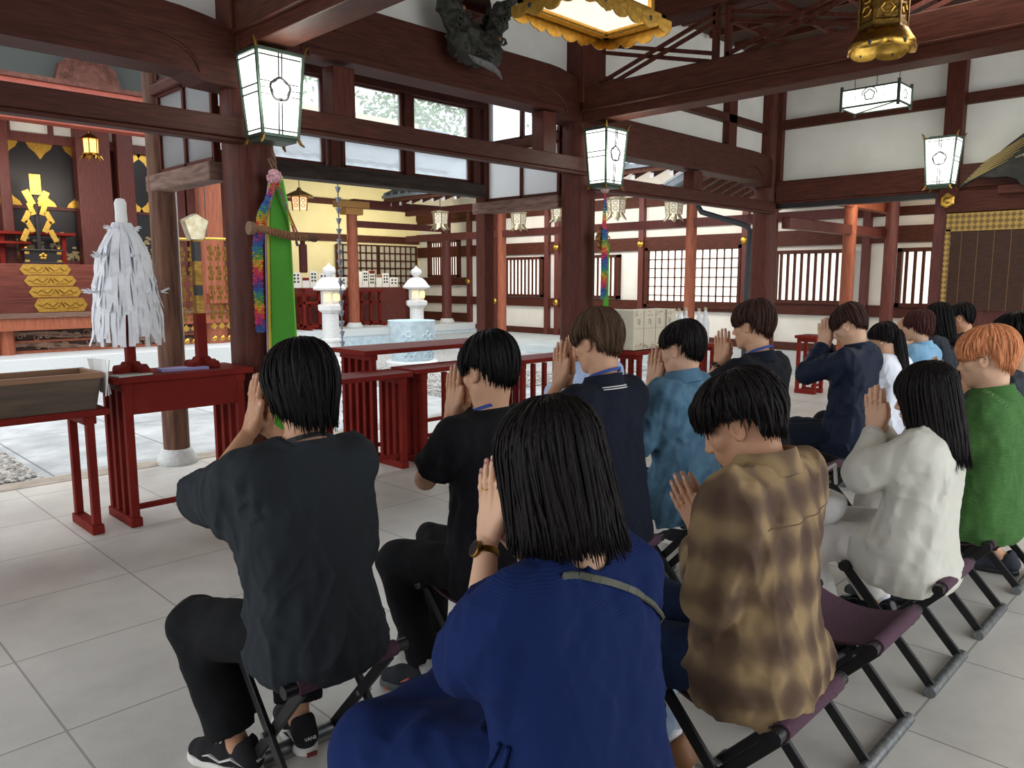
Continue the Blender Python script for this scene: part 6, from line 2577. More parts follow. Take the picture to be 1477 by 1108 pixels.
M['bottle_paper'] = mat('white_bottle_wrap', srgb(222, 226, 230), .55, col2=srgb(236, 238, 240), scale=18)


def sake(x, y, lab, h=.40):
    t = thing('sake_bottle', (x, y, .80), lab, 'bottle', 'sake bottles on the red table')
    MB().lathe([(.046, 0), (.05, .01), (.05, h * .55), (.043, h * .66), (.02, h * .8), (.0165, h * .92), (.019, h * .93), (.019, h)], n=16).build('bottle_body', M['bottle_paper'], t, smooth='auto')
    MB().lathe([(.0505, h * .2), (.0512, h * .21), (.0512, h * .45), (.0505, h * .46)], n=16).build('label', M['paper'], t)
    MB().lathe([(.02, h * .93), (.021, h * 1.0), (.012, h * 1.01)], n=12).build('cap', M['silver'], t)
    return t


for k, (px, h, dy) in enumerate(((968, .40, 0), (979, .42, .05), (989, .43, 0), (1008, .41, .04), (1017, .42, 0))):
    x = on_y(px, 470, 4.86 + dy).x
    sake(x, 4.86 + dy, ['white wrapped sake bottle standing beside the gift box', 'second white sake bottle from the gift box', 'third white sake bottle from the gift box, the tallest',
                        'white sake bottle with a paper tie, behind the praying hands', 'white sake bottle at the far end of the row'][k], h)
t = thing('red_charm', (6.7, 4.9, .80), 'small red and white charm standing left of the gift box', 'charm')
MB().box((0, 0, .21), (.06, .05, .42)).build('charm_body', mat('red_charm_paper', srgb(168, 60, 58), .6), t, bevel=.006)
MB().box((0, -.028, .3), (.05, .006, .16)).build('charm_label', M['paper'], t)

# ================================================================ COURTYARD: stone lanterns, basin, chain
def stone_lantern(px, base_y, D, s, lab, z0=0.0):
    p = on_y(px, 440, D)
    t = thing('stone_lantern', (p.x, D, z0), lab, 'stone lantern', 'white stone lanterns in the courtyard')
    k = s
    MB().lathe([(.30 * k, 0), (.30 * k, .1 * k), (.2 * k, .2 * k), (.16 * k, .24 * k), (.152 * k, .5 * k), (.17 * k, .52 * k), (.17 * k, .56 * k), (.15 * k, .58 * k), (.148 * k, 1.02 * k)], n=24).build('shaft', M['marble'], t, smooth='auto')
    MB().lathe([(.15 * k, 1.02 * k), (.24 * k, 1.09 * k), (.245 * k, 1.17 * k), (.2 * k, 1.19 * k)], n=6).build('table_stone', M['marble'], t)
    MB().lathe([(.155 * k, 1.18 * k), (.165 * k, 1.2 * k), (.165 * k, 1.42 * k), (.15 * k, 1.43 * k)], n=6, ph=.2).build('fire_box', M['marble'], t)
    for a in (-1.35, -2.4, -.3):
        c, q = math.cos(a), math.sin(a)
        MB().box((.146 * k * c, .146 * k * q, 1.31 * k), (.05 * k, .1 * k, .13 * k), (0, 0, a)).build('lit_window', M['glow_warm'], t)
    MB().lathe([(.1 * k, 1.43 * k), (.28 * k, 1.445 * k), (.295 * k, 1.475 * k), (.27 * k, 1.5 * k), (.2 * k, 1.6 * k), (.13 * k, 1.66 * k), (.06 * k, 1.68 * k)], n=24).build('cap_stone', M['marble'], t, smooth='auto')
    MB().lathe([(.06 * k, 1.67 * k), (.06 * k, 1.70 * k), (.11 * k, 1.74 * k), (.12 * k, 1.79 * k), (.1 * k, 1.84 * k), (.045 * k, 1.87 * k), (.02 * k, 1.9 * k), (.004 * k, 1.93 * k)], n=20).build('jewel', M['marble'], t, smooth=True)
    return t


def scale_for(px, ytop, D, z0=0.0, unit=1.93):
    return (on_y(px, ytop, D).z - z0) / unit


stone_lantern(476, 0, 11.6, scale_for(476, 379, 11.6), 'white stone lantern beside the hanging metal chain, nearer the green banner')
stone_lantern(601, 0, 12.6, scale_for(601, 383, 12.6), 'white stone lantern standing behind the round carved basin')
bp_ = on_y(594, 500, 11.2)
t = thing('stone_basin', (bp_.x, 11.2, 0), 'round pale blue stone basin carved with plum blossoms', 'basin')
R_ = 32 * 14.7 / 1111
zt_ = on_y(594, 462, 11.2).z
MB().lathe([(R_ * .86, .08), (R_ * .9, .12), (R_ * 1.0, zt_ - .02), (R_ * 1.02, zt_), (R_ * .92, zt_), (R_ * .88, zt_ - .05)], n=40).build('basin_body', M['bluestone'], t, smooth='auto')
MB().lathe([(R_ * 1.12, 0), (R_ * 1.12, .07), (R_ * 1.02, .1), (R_ * .86, .1)], n=40).build('basin_foot', M['stone'], t, smooth='auto')
for a0 in (-2.35, -1.45, -.6):
    for zz in (zt_ * .62, zt_ * .3):
        b = MB()
        for k in range(5):
            a = PI / 2 + k * 2 * PI / 5
            pts = []
            for j in range(9):
                q = j / 8 * 2 * PI
                u, v = .085 * math.cos(a) + .05 * math.cos(q), .085 * math.sin(a) + .05 * math.sin(q)
                aa = a0 + u / R_
                rr_ = R_ * (.9 + .1 * (zz + v) / zt_) + .004
                pts.append((rr_ * math.cos(aa), rr_ * math.sin(aa), zz + v))
            b.tube(pts, .012, 5)
        b.build('blossom_carving', M['bluestone'], t)
# rain chain of little cups
top = Vector((3.95, 7.15, 4.05))
t = thing('rain_chain', (on_y(487, 262, 6.93).x, 6.93, -0.08), 'rain chain of linked metal cups hanging from the eaves left of the basin', 'chain')
M['chain'] = mat('bright_chain_metal', srgb(150, 158, 170), .35, .8)
for k in range(42):
    MB().lathe([(.012, 0), (.03, .05), (.031, .055)], (0, 0, .1 + k * .105), 8).tube([(0, 0, .15 + k * .105), (0, 0, .21 + k * .105)], .007, 5).build('chain_cup', M['chain'], t)


# ---- hanging lanterns of the corridor
def corridor_lantern(px, py, Y, s, lab, kind='silver'):
    p = on_y(px, py, Y)
    t = thing('hanging_lantern', p, lab, 'lantern')
    gl = 'glow_soft' if kind == 'paper' else 'glow_soft'
    MB().lathe([(.17, -.14), (.19, .12)], n=6).build('lantern_glass', mat('dim_pearl_glass', srgb(226, 220, 200), .5, emit=srgb(255, 240, 214), estr=.18) if kind == 'silver' else mat('peach_lit_paper', srgb(255, 224, 190), .6, emit=srgb(255, 190, 130), estr=.8), t)
    b = MB()
    for k in range(6):
        a = 2 * PI * k / 6
        b.bar((.175 * math.cos(a), .175 * math.sin(a), -.16), (.2 * math.cos(a), .2 * math.sin(a), .14), .022)
        a2 = a + PI / 6
        for z in (-.06, .05):
            b.tube([(.165 * math.cos(a2) - .05 * math.sin(a2) * math.cos(q * PI / 3), .165 * math.sin(a2) + .05 * math.cos(a2) * math.cos(q * PI / 3), z + .04 * math.sin(q * PI / 3)) for q in range(7)], .008, 5)
    b.build('lantern_frame', M['silver' if kind == 'silver' else 'brass'], t)
    if kind == 'paper':
        MB().lathe([(.36, .13), (.33, .16), (.16, .24), (.07, .28), (.04, .34)], n=6).build('lantern_roof', M['brass'], t)
    else:
        MB().lathe([(.22, .13), (.23, .17), (.1, .19)], n=12).build('lantern_roof', M['silver'], t)
        for k in range(6):
            a = 2 * PI * k / 6 + .5
            c, q = math.cos(a), math.sin(a)
            MB().tube([(.13 * c, .13 * q, -.14), (.17 * c, .17 * q, -.22), (.25 * c, .25 * q, -.3)], [.06, .07, .015], 6, flat=.35).build('petal_foot', M['silver'], t)
    top_z = 4.05 if kind == 'paper' else p.z + .8
    MB().tube([(0, 0, .18), (0, 0, (top_z - p.z) / s)], .01, 5).build('chain', M['iron'], t)
    t.scale = (s, s, s)


corridor_lantern(432, 293, 15.6, .98, 'peach lit paper lantern hanging before the cream wall', 'paper')
for px, py, Y, s, lab in ((635, 315, 14.6, .95, 'pale metal lantern hanging right of the dark corner pillar'), (748, 316, 12.2, .85, 'pale metal lantern hanging below the weathered sill'),
                          (889, 297, 9.3, .9, 'pale metal lantern hanging right of the middle pillar'), (972, 300, 8.2, .82, 'pale metal lantern half hidden behind the tie beam'),
                          (805, 305, 11.2, .8, 'pale metal lantern peeping out left of the middle pillar')):
    corridor_lantern(px, py, Y, s, lab)

# ---- notices and red racks before the cream wall
yN_ = 17.9
zc_ = on_y(460, 415, yN_).z
t = thing('display_counter', (on_y(500, 420, yN_).x, yN_, .34), 'dark wooden counter with paper notices before the cream wall', 'counter')
MB().box((0, 0, (zc_ - .34) / 2), (3.6, .5, zc_ - .34)).build('counter_body', M['wood_maroon'], t, bevel=.01)
rr = random.Random(12)
zz = zc_
x = on_y(418, 400, yN_).x
k = 0
while x < on_y(560, 400, yN_).x and k < 14:
    w, h = rr.uniform(.16, .34), rr.uniform(.26, .46)
    q = thing('notice_board', (x + w / 2, yN_ - .1, zz), 'white paper notice with black brush writing on the dark counter', 'notice', 'paper notices on the counter')
    MB().box((0, 0, h / 2), (w, .02, h)).build('notice_sheet', M['paper'], q)
    b = MB()
    for c in range(2):
        for j in range(int(h / .09) - 1):
            b.box((-w * .2 + c * w * .4, -.0125, h - .07 - j * .085), (.05, .005, .05))
    if k % 3 != 1:
        b.build('notice_lettering', mat('black_ink', srgb(40, 38, 40), .7) if k == 0 else bpy.data.materials['black_ink'], q)
    if k in (1, 9, 10):
        MB().box((0, -.013, h - .04), (w, .006, .07)).build('notice_header', M['lacquer'] if k != 10 else M['rope'], q)
    x += w + rr.uniform(.02, .06)
    k += 1
for i, (pa, pb, D, h, lab) in enumerate(((416, 500, 17.35, .86, 'red lacquer rack left of the orange corridor pillar'), (505, 549, 17.3, .95, 'tall red lacquer rack right of the orange corridor pillar'), (436, 462, 16.75, 1.0, 'red lacquer rack nearest the terrace edge'))):
    xa, xb = on_y(pa, 440, D).x, on_y(pb, 440, D).x
    t = thing('red_rack', ((xa + xb) / 2, D, .34), lab, 'rack', 'red racks on the terrace')
    L = xb - xa
    MB().box((0, 0, h - .03), (L, .3, .06)).box((0, 0, h * .66), (L, .06, .05)).box((0, 0, .08), (L, .06, .06)).build('rails', M['lacquer'], t)
    n = int(L / .26)
    for k in range(n + 1):
        MB().box((-L / 2 + .04 + (L - .08) * k / n, 0, h / 2), (.06, .06, h)).build('upright', M['lacquer'], t)
    for s in (-1, 1):
        MB().box((s * (L / 2 - .05), 0, .03), (.08, .6, .06)).build('foot', M['lacquer'], t)

# gilt studs on the corridor wall
for k, (y, z) in enumerate(((15.45, .97), (13.2, .97), (13.2, 2.37), (10.6, 2.37), (10.6, 2.78), (8.0, 2.37), (8.0, 2.78), (16.55, 1.51))):
    o = MB().lathe([(.085, 0), (.085, .02), (.05, .05), (.001, .055)], n=12).build('wall_stud', M['gold'], None, loc=(XW - .07, y, z))
    o.rotation_euler = (0, -PI / 2, 0)
    tag(o, 'round gilt stud where timbers cross on the corridor wall', 'stud', 'gilt studs on the corridor wall')
# ================================================================ THE WORSHIPPERS
BLK, DEN = cloth('black_cotton', srgb(20, 21, 23)), cloth('dark_denim', srgb(20, 34, 60), srgb(30, 46, 76), scale=12, weave=400, wb=.25)
NAVYTAPE = mat('blue_lanyard_tape', srgb(46, 74, 150), .6)
BTAPE = mat('black_lanyard_tape', srgb(24, 24, 28), .6)
WRUB, WLEA = mat('white_rubber', srgb(226, 224, 216), .5), mat('white_leather', srgb(232, 232, 228), .5)
WSOCK, GSOCK = cloth('white_sock', srgb(226, 226, 230)), cloth('grey_rib_sock', srgb(170, 170, 168))
BSHOE = (mat('glossy_black_leather', srgb(20, 21, 24), .18), mat('black_rubber', srgb(24, 24, 24), .5), BLK)
SNEAK = (cloth('black_canvas', srgb(34, 34, 36)), WRUB, WLEA)
WSNEAK = (WLEA, WRUB, GSOCK)
TRAIL = (cloth('dark_grey_mesh', srgb(46, 50, 54)), mat('grey_foam', srgb(84, 86, 86), .6), mat('orange_rubber', srgb(206, 100, 72), .5))

MUSH = dict(hem=[(0, .03, .1), (40, .005, .1), (70, -.05, .1), (100, -.085, .15), (140, -.125, .25), (180, -.14, .3)], r=(.094, .115, .108), jit=.014)
SHORT = dict(hem=[(0, .035, .1), (45, .02, .1), (66, .008, .1), (76, .026, .1), (112, .026, .2), (124, -.04, .5), (145, -.062, .6), (180, -.072, .7)], r=(.086, .110, .105), jit=.006)
BOWL = dict(hem=[(0, .02, .1), (45, .0, .1), (66, -.004, .1), (77, .018, .1), (110, .018, .2), (124, -.05, .45), (150, -.068, .55), (180, -.078, .65)], r=(.090, .114, .108), jit=.007)
LONG = dict(hem=[(0, .045, .1), (38, .03, .1), (52, -.08, 0), (70, -.25, 0), (180, -.27, 0)], r=(.092, .113, .108), jit=.014, part=1)

P = []
P.append((1.16, 2.0, 'person in a loose charcoal shirt and black trousers on the nearest front-row stool', dict(
    N=(.02, 1.07), H=(.055, 1.235), xH=.012, pitch=15, W=(.335, 1.07), tilt=-14, E=(.20, .25, .895), seed=1, sw=.165, rz=-3,
    hair=[dict(MUSH, n=1300, w=.006, lift=.007)], hcol='black', skin=SKIN[2],
    top=dict(name='shirt', mat=cloth('charcoal_cotton', srgb(40, 45, 49), weave=300), w=.188, ease=1.02, sleeve=1.16, bat=1, sr=(.066, .078, .064), hem=.40, collar=(.012, 'band'), cz=-.004, vox=.0065, fold=1.15, flare=1.06),
    low=dict(name='trousers', mat=BLK, len=.80, r=(.1, .088, .08, .082), vox=.007),
    legs={'L': (.23, .33, .46, .17, .20), 'R': (.1, .36, .47, .04, .20)}, toe={'L': (-.45, 1), 'R': (.1, 1)}, lanyard=BTAPE, shoe=('sneaker', SNEAK))))
P.append((1.92, 2.0, 'person in a black T-shirt, second from the near end of the front row', dict(
    N=(.015, 1.075), H=(.025, 1.225), pitch=14, W=(.20, 1.04), tilt=-2, E=(.22, .12, .84), seed=2, sw=.17,
    hair=[dict(BOWL, n=900, w=.007)], hcol='black', skin=SKIN[0],
    top=dict(name='t_shirt', mat=cloth('black_jersey', srgb(17, 18, 21)), w=.185, sleeve=.68, sr=(.066, .074, .06), hem=.41, collar=(.008, 'band')),
    low=dict(name='trousers', mat=BLK, len=.88, r=(.092, .07, .068, .062)), legs={'L': (.2, .345, .47, .19, .15), 'R': (.06, .42, .47, .0, .36)}, toe={'L': (-.5, 1), 'R': (-.1, 1)},
    lanyard=NAVYTAPE, sock=GSOCK, shoe=('trail', TRAIL))))
P.append((2.60, 2.0, 'person in a dark navy ribbed knit polo with white collar tipping, in the front row', dict(
    N=(.02, 1.115), H=(.065, 1.29), pitch=14, W=(.255, 1.09), tilt=0, E=(.20, .24, .90), seed=3, sw=.175,
    hair=[dict(BOWL, n=900, w=.007)], hcol='brown', skin=SKIN[0],
    top=dict(name='polo_shirt', mat=ribbed('navy_rib_knit', srgb(22, 28, 42), 30, 0, .5), w=.2, sleeve=.8, sr=(.074, .078, .06), hem=.41, collar=(.034, 'fold', cloth('navy_collar', srgb(26, 30, 42)), mat('white_tipping', srgb(226, 226, 222), .7)), fold=.7),
    low=dict(name='trousers', mat=cloth('beige_trousers', srgb(176, 164, 150)), len=.86), lanyard=NAVYTAPE, shoe=('plain', WSNEAK), sock=BLK)))
P.append((3.22, 2.0, 'person in a light blue chambray shirt in the front row', dict(
    N=(.02, 1.085), H=(.035, 1.22), pitch=12, W=(.18, 1.03), tilt=-2, E=(.22, .10, .80), seed=4, sw=.165,
    hair=[dict(SHORT, n=800, w=.007)], hcol='softblack', skin=SKIN[1],
    top=dict(name='chambray_shirt', mat=cloth('blue_chambray', srgb(74, 108, 132), srgb(100, 138, 162), scale=16, weave=420, wb=.3), w=.185, sleeve=1.3, sr=(.072, .074, .062), hem=.38, collar=(.034, 'fold'), cuff=1, fold=1.4, lap=.35),
    low=dict(name='trousers', mat=cloth('dark_jeans', srgb(32, 38, 56)), len=.72), legs={'L': (.12, .4, .47, -.08, .24), 'R': (.12, .42, .47, .2, .34)}, shoe=('plain', WSNEAK))))
P.append((3.95, 2.0, 'person in a black polo with a blue-edged lanyard and a black wristwatch', dict(
    N=(.0, 1.13), H=(.05, 1.305), pitch=8, W=(.225, 1.08), tilt=2, E=(.21, .20, .93), seed=5, sw=.175,
    hair=[dict(BOWL, n=700, w=.008)], hcol='darkbrown', skin=SKIN[0], watch=(M['black'], M['steel']),
    top=dict(name='polo_shirt', mat=cloth('black_pique', srgb(26, 28, 34)), w=.195, sleeve=.8, hem=.41, collar=(.03, 'fold', cloth('navy_black_collar', srgb(22, 26, 40)))),
    low=dict(name='trousers', mat=BLK, len=.86), lanyard=NAVYTAPE, shoe=('plain', SNEAK))))
P.append((5.25, 2.0, 'person in a dark navy jacket bowing onto raised hands in the front row', dict(
    N=(-.04, 1.105), H=(.03, 1.25), pitch=30, W=(.185, 1.10), tilt=2, E=(.20, .20, .93), seed=6, sw=.18,
    hair=[dict(BOWL, n=600, w=.008)], hcol='darkbrown', skin=SKIN[1],
    top=dict(name='jacket', mat=cloth('navy_nylon', srgb(18, 30, 52), rough=.6), w=.2, ease=1.03, sleeve=1.86, sr=(.076, .08, .056), hem=.40, collar=(.03, 'fold'), fold=1.3, cuff=1),
    low=dict(name='trousers', mat=cloth('navy_black_trousers', srgb(24, 30, 44)), len=.86, r=(.1, .085, .08, .07)), legs={'L': (.17, .44, .47, .15, .34), 'R': (.12, .42, .47, .1, .3)}, shoe=('plain', SNEAK))))
P.append((5.98, 2.0, 'person in a white top with a dark ponytail beside the navy jacket', dict(
    N=(.0, 1.0), H=(.06, 1.115), pitch=28, W=(.2, .98), tilt=10, seed=7, fem=True,
    hair=[dict(hem=[(0, .03, .1), (50, .01, .1), (80, .0, .1), (100, -.02, .3), (180, -.06, .7)], r=(.082, .105, .1), n=500, w=.007, jit=.004),
          dict(hem=[(0, -.24, -.1), (180, -.28, -.1)], c=(0, -.125, .01), r=(.03, .03, .05), n=160, w=.009, jit=.03, crown=0)], hcol='softblack', skin=SKIN[1], hairpitch=12,
    top=dict(name='top', mat=cloth('white_jersey', srgb(222, 226, 236)), w=.17, sleeve=.9, hem=.41, collar=(.006, 'band', BLK)),
    low=dict(name='trousers', mat=BLK, len=.86), shoe=('plain', SNEAK))))
P.append((6.70, 2.0, 'person with a wine-brown bob and a light blue denim shirt far down the front row', dict(
    N=(-.0, 1.03), H=(.045, 1.185), pitch=6, W=(.17, 1.07), tilt=-4, E=(.22, .22, .93), seed=8, fem=True,
    hair=[dict(hem=[(0, .03, .1), (45, .0, .1), (66, -.02, .1), (82, -.0, .1), (98, -.06, .1), (180, -.10, .2)], r=(.093, .113, .108), n=600, w=.007, jit=.008)], hcol='maroon', skin=SKIN[1],
    top=dict(name='denim_shirt', mat=cloth('pale_denim', srgb(112, 156, 190), srgb(132, 174, 204), weave=400), w=.175, sleeve=1.2, hem=.41, collar=(.03, 'fold')),
    low=dict(name='trousers', mat=BLK, len=.86), shoe=('plain', SNEAK))))
P.append((7.28, 2.02, 'person in dark clothes with long black hair just behind the wine-brown bob', dict(
    N=(.0, 1.07), H=(.05, 1.225), pitch=12, W=(.2, 1.08), tilt=4, seed=9, fem=True, vox=.006,
    hair=[dict(LONG, n=500, w=.009)], hcol='black', skin=SKIN[1],
    top=dict(name='top', mat=cloth('dark_slate_jersey', srgb(44, 48, 56)), w=.175, sleeve=1.2, hem=.41), low=dict(name='trousers', mat=BLK), shoe=('plain', SNEAK))))
P.append((8.0, 2.02, 'person with short black hair farthest down the front row, before the bamboo blind', dict(
    N=(.0, 1.05), H=(.06, 1.20), pitch=14, W=(.2, 1.05), tilt=4, seed=10, vox=.006,
    hair=[dict(SHORT, n=500, w=.008)], hcol='black', skin=SKIN[2],
    top=dict(name='shirt', mat=BLK, w=.19, sleeve=.9, hem=.41), low=dict(name='trousers', mat=BLK), shoe=('plain', SNEAK))))
P.append((4.02, 3.2, 'person in a pale blue shirt almost hidden in front of the navy polo wearer', dict(
    N=(.0, 1.0), H=(.05, 1.15), pitch=16, W=(.2, .98), tilt=8, seed=11, vox=.006,
    hair=[dict(SHORT, n=300, w=.01)], hcol='black', skin=SKIN[0],
    top=dict(name='shirt', mat=cloth('pale_blue_shirting', srgb(176, 194, 226)), w=.19, sleeve=.9, hem=.40, collar=(.034, 'fold')), low=dict(name='trousers', mat=BLK), shoe=('plain', SNEAK))))
# ---- second row
P.append((1.17, .96, 'person in a blue ribbed dress with a gold watch, nearest in second row', dict(
    N=(.02, 1.0), H=(.095, 1.175), pitch=16, W=(.25, .985), tilt=0, E=(.165, .135, .79), seed=12, fem=True, s=1, hs=.97, vox=.0045, polish=True,
    hair=[dict(hem=[(0, .03, .1), (36, .02, .1), (50, -.10, 0), (66, -.175, -.1), (180, -.195, -.1)], r=(.094, .115, .106), n=1700, w=.006, jit=.012, lift=.007, flip=.012, cap_up=.012)], hcol='softblack', skin=SKIN[1], hairpitch=14,
    ring=True, watch=(M['brass'], M['brass']),
    top=dict(name='dress_top', mat=ribbed('blue_rib_knit', srgb(13, 34, 84), 60, 2, .2), w=.185, ease=1.06, sleeve=1.04, bat=1, sr=(.07, .082, .078), hem=.40, neck=.028, vox=.0065, fold=1.0, flare=1.08),
    low=dict(name='dress_skirt', mat=cloth('blue_rib_skirt', srgb(13, 34, 84)), kind='skirt', r=(.12, .1, .1, .1)), legs={'L': (.2, .44, .46, .17, .38), 'R': (.12, .46, .46, .1, .4)}, shoe=('plain', WSNEAK))))
P.append((1.93, .96, 'person in a brown shadow-checked shirt and jeans, second in the second row', dict(
    N=(-.015, 1.06), H=(.07, 1.16), turn=16, pitch=30, W=(.15, .815), tilt=36, E=(.195, .015, .735), seed=13, sw=.18, vox=.0045,
    hair=[dict(hem=[(0, .03, -.1), (38, .022, -.1), (62, .004, 0), (74, .024, .1), (112, .024, .2), (124, -.045, .5), (150, -.062, .55), (180, -.075, .6)], r=(.090, .117, .107), n=1500, w=.0055, jit=.01, lift=.01, flip=.006, sweep=.2)], hcol='softblack', skin=SKIN[2], ring=True, hand=1.02, hairpitch=26,
    top=dict(name='checked_shirt', mat=plaid_cloth(), w=.205, ease=1.05, sleeve=1.75, sr=(.07, .078, .062), hem=.40, collar=(.036, 'fold'), yoke=1, vox=.006, fold=1.3, flare=.98),
    low=dict(name='jeans', mat=DEN, len=.82, r=(.1, .078, .07, .062), turnup=cloth('pale_denim_turn_up', srgb(120, 138, 156), srgb(150, 166, 180), scale=20)), legs={'L': (.17, .45, .46, -.05, .29), 'R': (.13, .47, .50, .2, .42)},
    sock=WSOCK, shoe=('plain', (mat('tan_leather', srgb(150, 104, 70), .5), WRUB, WLEA)))))
P.append((3.22, .96, 'person in a cream blouse and white trousers with long black hair in the second row', dict(
    N=(-.045, .985), H=(-.02, 1.105), pitch=12, W=(.15, .95), tilt=6, E=(.18, .125, .80), seed=14, fem=True,
    hair=[dict(LONG, hem=[(0, .045, .1), (34, .03, .1), (48, -.08, 0), (64, -.27, 0), (180, -.29, 0)], n=1200, w=.006)], hcol='softblack', skin=SKIN[1],
    top=dict(name='blouse', mat=cloth('cream_satin_cotton', srgb(206, 204, 192), rough=.6), w=.185, ease=1.06, sleeve=1.84, sr=(.066, .074, .046), hem=.36, cuff=1, fold=.85, lap=.3, flare=1.1),
    low=dict(name='trousers', mat=cloth('white_twill', srgb(214, 210, 204)), len=.82, r=(.095, .08, .075, .07)), legs={'L': (.12, .4, .47, .1, .24), 'R': (.2, .38, .47, .34, .2)}, sock=WSOCK, shoe=('plain', BSHOE))))
P.append((3.90, .89, 'person with orange dyed hair, glasses and a green knit polo in the second row', dict(
    N=(-.03, 1.05), H=(.01, 1.21), pitch=12, W=(.2, 1.0), tilt=8, seed=15, sw=.18,
    hair=[dict(BOWL, n=1000, w=.007, lift=.008)], hcol='orange', skin=SKIN[1], glasses=True,
    top=dict(name='knit_polo', mat=ribbed('moss_green_knit', srgb(72, 114, 60), 40, 2, .6), w=.2, ease=1.04, sleeve=.9, sr=(.08, .086, .07), hem=.41, collar=(.036, 'fold'), fold=.9),
    low=dict(name='trousers', mat=cloth('pale_grey_trousers', srgb(190, 184, 176)), len=.86), shoe=('plain', (cloth('grey_canvas', srgb(70, 72, 78)), WRUB, WLEA)))))
P.append((4.56, .92, 'person in dark grey with black hair behind the orange-haired one, at the right edge', dict(
    N=(-.02, 1.08), H=(.02, 1.25), pitch=10, W=(.2, 1.05), tilt=8, seed=16, vox=.006,
    hair=[dict(SHORT, n=500, w=.008)], hcol='black', skin=SKIN[0],
    top=dict(name='shirt', mat=cloth('slate_cotton', srgb(64, 68, 76)), w=.2, sleeve=.9, hem=.41), low=dict(name='trousers', mat=BLK), legs={'L': (.1, .36, .47, -.08, .0), 'R': (.14, .4, .47, .2, .1)}, shoe=('plain', (cloth('slate_canvas', srgb(54, 58, 66)), mat('dark_rubber', srgb(40, 40, 44), .5), WLEA)))))
INF = []
for x, y, lab, sp in P:
    INF.append(figure((x, y, 0), lab, sp))
# maker's name on the heel tabs of the black sneakers
def heel_text(txt, shoe_obj, z, size, m):
    cu = bpy.data.curves.new('heel_text', 'FONT')
    cu.body, cu.size, cu.extrude, cu.align_x = txt, size, .0006, 'CENTER'
    tmp = bpy.data.objects.new('heel_text', cu)
    COL.objects.link(tmp)
    bpy.context.view_layer.update()
    me = bpy.data.meshes.new_from_object(tmp.evaluated_get(bpy.context.evaluated_depsgraph_get()))
    bpy.data.objects.remove(tmp)
    me.materials.clear()
    me.materials.append(m)
    o = add_obj('heel_lettering', me, shoe_obj)
    o.location, o.rotation_euler = (0, -.0895, z), (PI / 2 - .1, 0, 0)


for ch in INF[0][0].children:
    if ch.name.startswith('shoe'):
        heel_text('VANS', ch, .062, .016, WLEA)
        MB().box((0, -.099, .018), (.034, .008, .014)).build('heel_tab', mat('red_heel_tab', srgb(120, 40, 44), .5), ch, bevel=.002)
# shoulder bag strap on the blue dress
root, inf = INF[11]
from mathutils.bvhtree import BVHTree
me_ = inf['shirt'].data
tree_ = BVHTree.FromPolygons([v_.co for v_ in me_.vertices], [tuple(p_.vertices) for p_ in me_.polygons])


def on_cloth(o, d, lift=.005):
    h, n, _, _ = tree_.ray_cast(Vector(o), Vector(d))
    return None if h is None else h - Vector(d) * lift


def ribbon(pts, w, th, name, m):
    b = MB()
    pts = [p for p in pts if p is not None]
    for i in range(len(pts) - 1):
        d = (pts[i + 1] - pts[i]).normalized()
        c = Vector((0, .25, .6))
        n = (((pts[i] + pts[i + 1]) / 2 - Vector((0, .0, (pts[i].z + pts[i + 1].z) / 2))) ).normalized()
        b.bar(pts[i] - d * .002, pts[i + 1] + d * .002, th, w, up=tuple(d.cross(n)))
    return b.build(name, m, root)


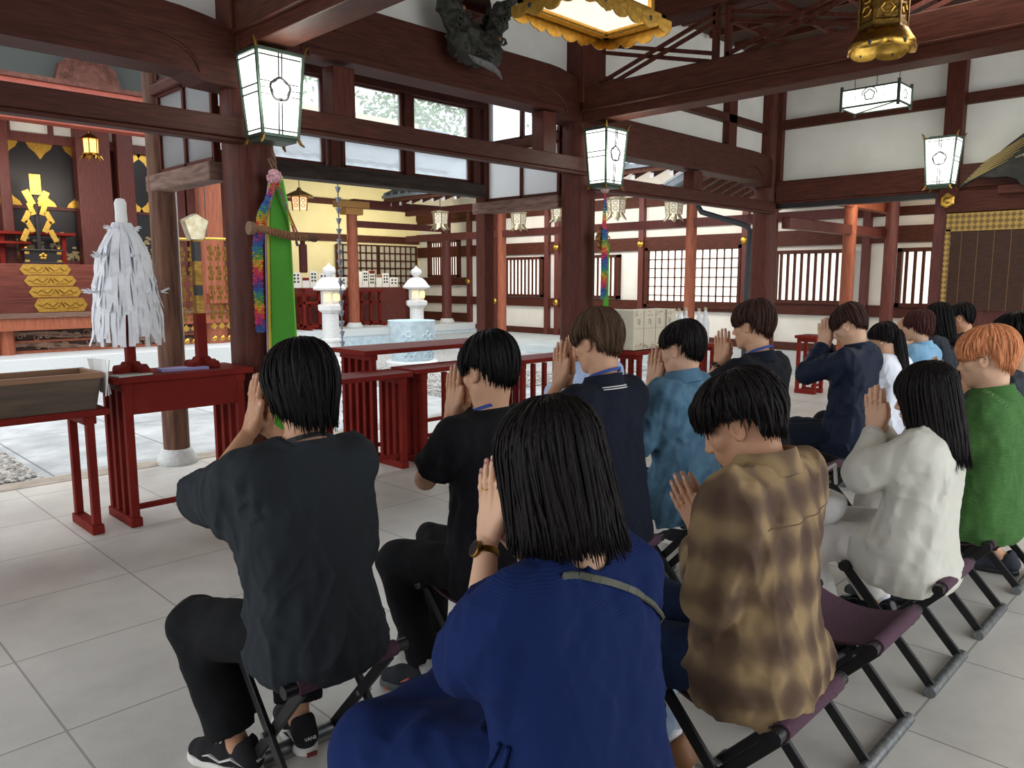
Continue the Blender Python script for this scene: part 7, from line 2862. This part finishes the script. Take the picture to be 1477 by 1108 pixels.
st_ = [on_cloth((-.11 + .27 * q / 16, -1, 1.015 - .02 * math.cos(q / 16 * 3) - .19 * (q / 16) ** 1.5), (0, 1, 0)) for q in range(17)]
sd_ = [on_cloth((1, st_[-1].y + .03 * k, st_[-1].z - .035 * k), (-1, 0, 0)) for k in range(1, 7)]
ribbon(st_ + sd_, .014, .005, 'bag_strap', mat('olive_grey_strap', srgb(92, 94, 82), .6))
tb = bpy.data.materials['blue_rib_knit']
for k, (ya, yb2) in enumerate(((.0, .05), (.02, .10))):
    pts = [on_cloth((-1, ya + (yb2 - ya) * q / 6, .67 - .13 * q / 6), (1, 0, 0), .006) for q in range(7)]
    pts = [p for p in pts if p is not None]
    if len(pts) > 2:
        MB().tube(pts, .005, 6).build('waist_tie', tb, root)

# ---- stools
ST = [(1.18, 2.02, 'folding stool under the person in charcoal'), (1.92, 2.02, 'folding stool under the person in the black T-shirt'), (2.60, 2.02, 'folding stool under the navy polo wearer'),
      (3.24, 2.02, 'folding stool under the chambray shirt'), (3.95, 2.02, 'folding stool under the black polo wearer'), (4.6, 2.02, 'empty folding stool between the black polo and the navy jacket'),
      (5.25, 2.02, 'folding stool under the navy jacket'), (5.98, 2.02, 'folding stool under the person with the ponytail'), (6.70, 2.02, 'folding stool under the pale denim shirt'),
      (7.28, 2.02, 'folding stool under the long-haired person in dark clothes'), (8.0, 2.02, 'folding stool at the far end of the front row'), (4.02, 3.2, 'folding stool under the pale blue shirt'),
      (1.17, .98, 'folding stool under the blue dress'), (1.93, .96, 'folding stool under the checked shirt'), (2.575, .96, 'empty plum canvas stool between the checked shirt and the cream blouse'),
      (3.225, .96, 'folding stool under the cream blouse'), (3.88, .96, 'folding stool under the green knit polo'), (4.56, .96, 'folding stool at the right edge under the person in dark grey')]
for x, y, lab in ST:
    make_stool(x, y, lab)
# white tote bag in front of the cream blouse
t = thing('tote_bag', (3.10, 1.27, STOOL_H + .235), 'round white bag resting on the lap beside the cream blouse', 'bag')
v = Vol((-.2, -.2, -.2), (.2, .2, .2), .007)
v.ell((0, 0, -.02), (.075, .105, .09), None, .0)
v.ell((0, -.02, .06), (.06, .08, .05), None, .03, cut=True)
v.fold(.006, 12, 12, 12, 3)
add_obj('bag_body', mesh_np('bag_body', [v.mesh()], [cloth('white_bag_cloth', srgb(222, 220, 216))]), t)
MB().tube([(-.05, .0, .05), (-.06, -.02, .12), (.0, -.05, .15), (.05, -.04, .06)], .008, 8).build('handle', WLEA, t)
MB().box((-.085, .02, .0), (.01, .03, .06)).build('tag', mat('olive_tag', srgb(150, 150, 120), .7), t)
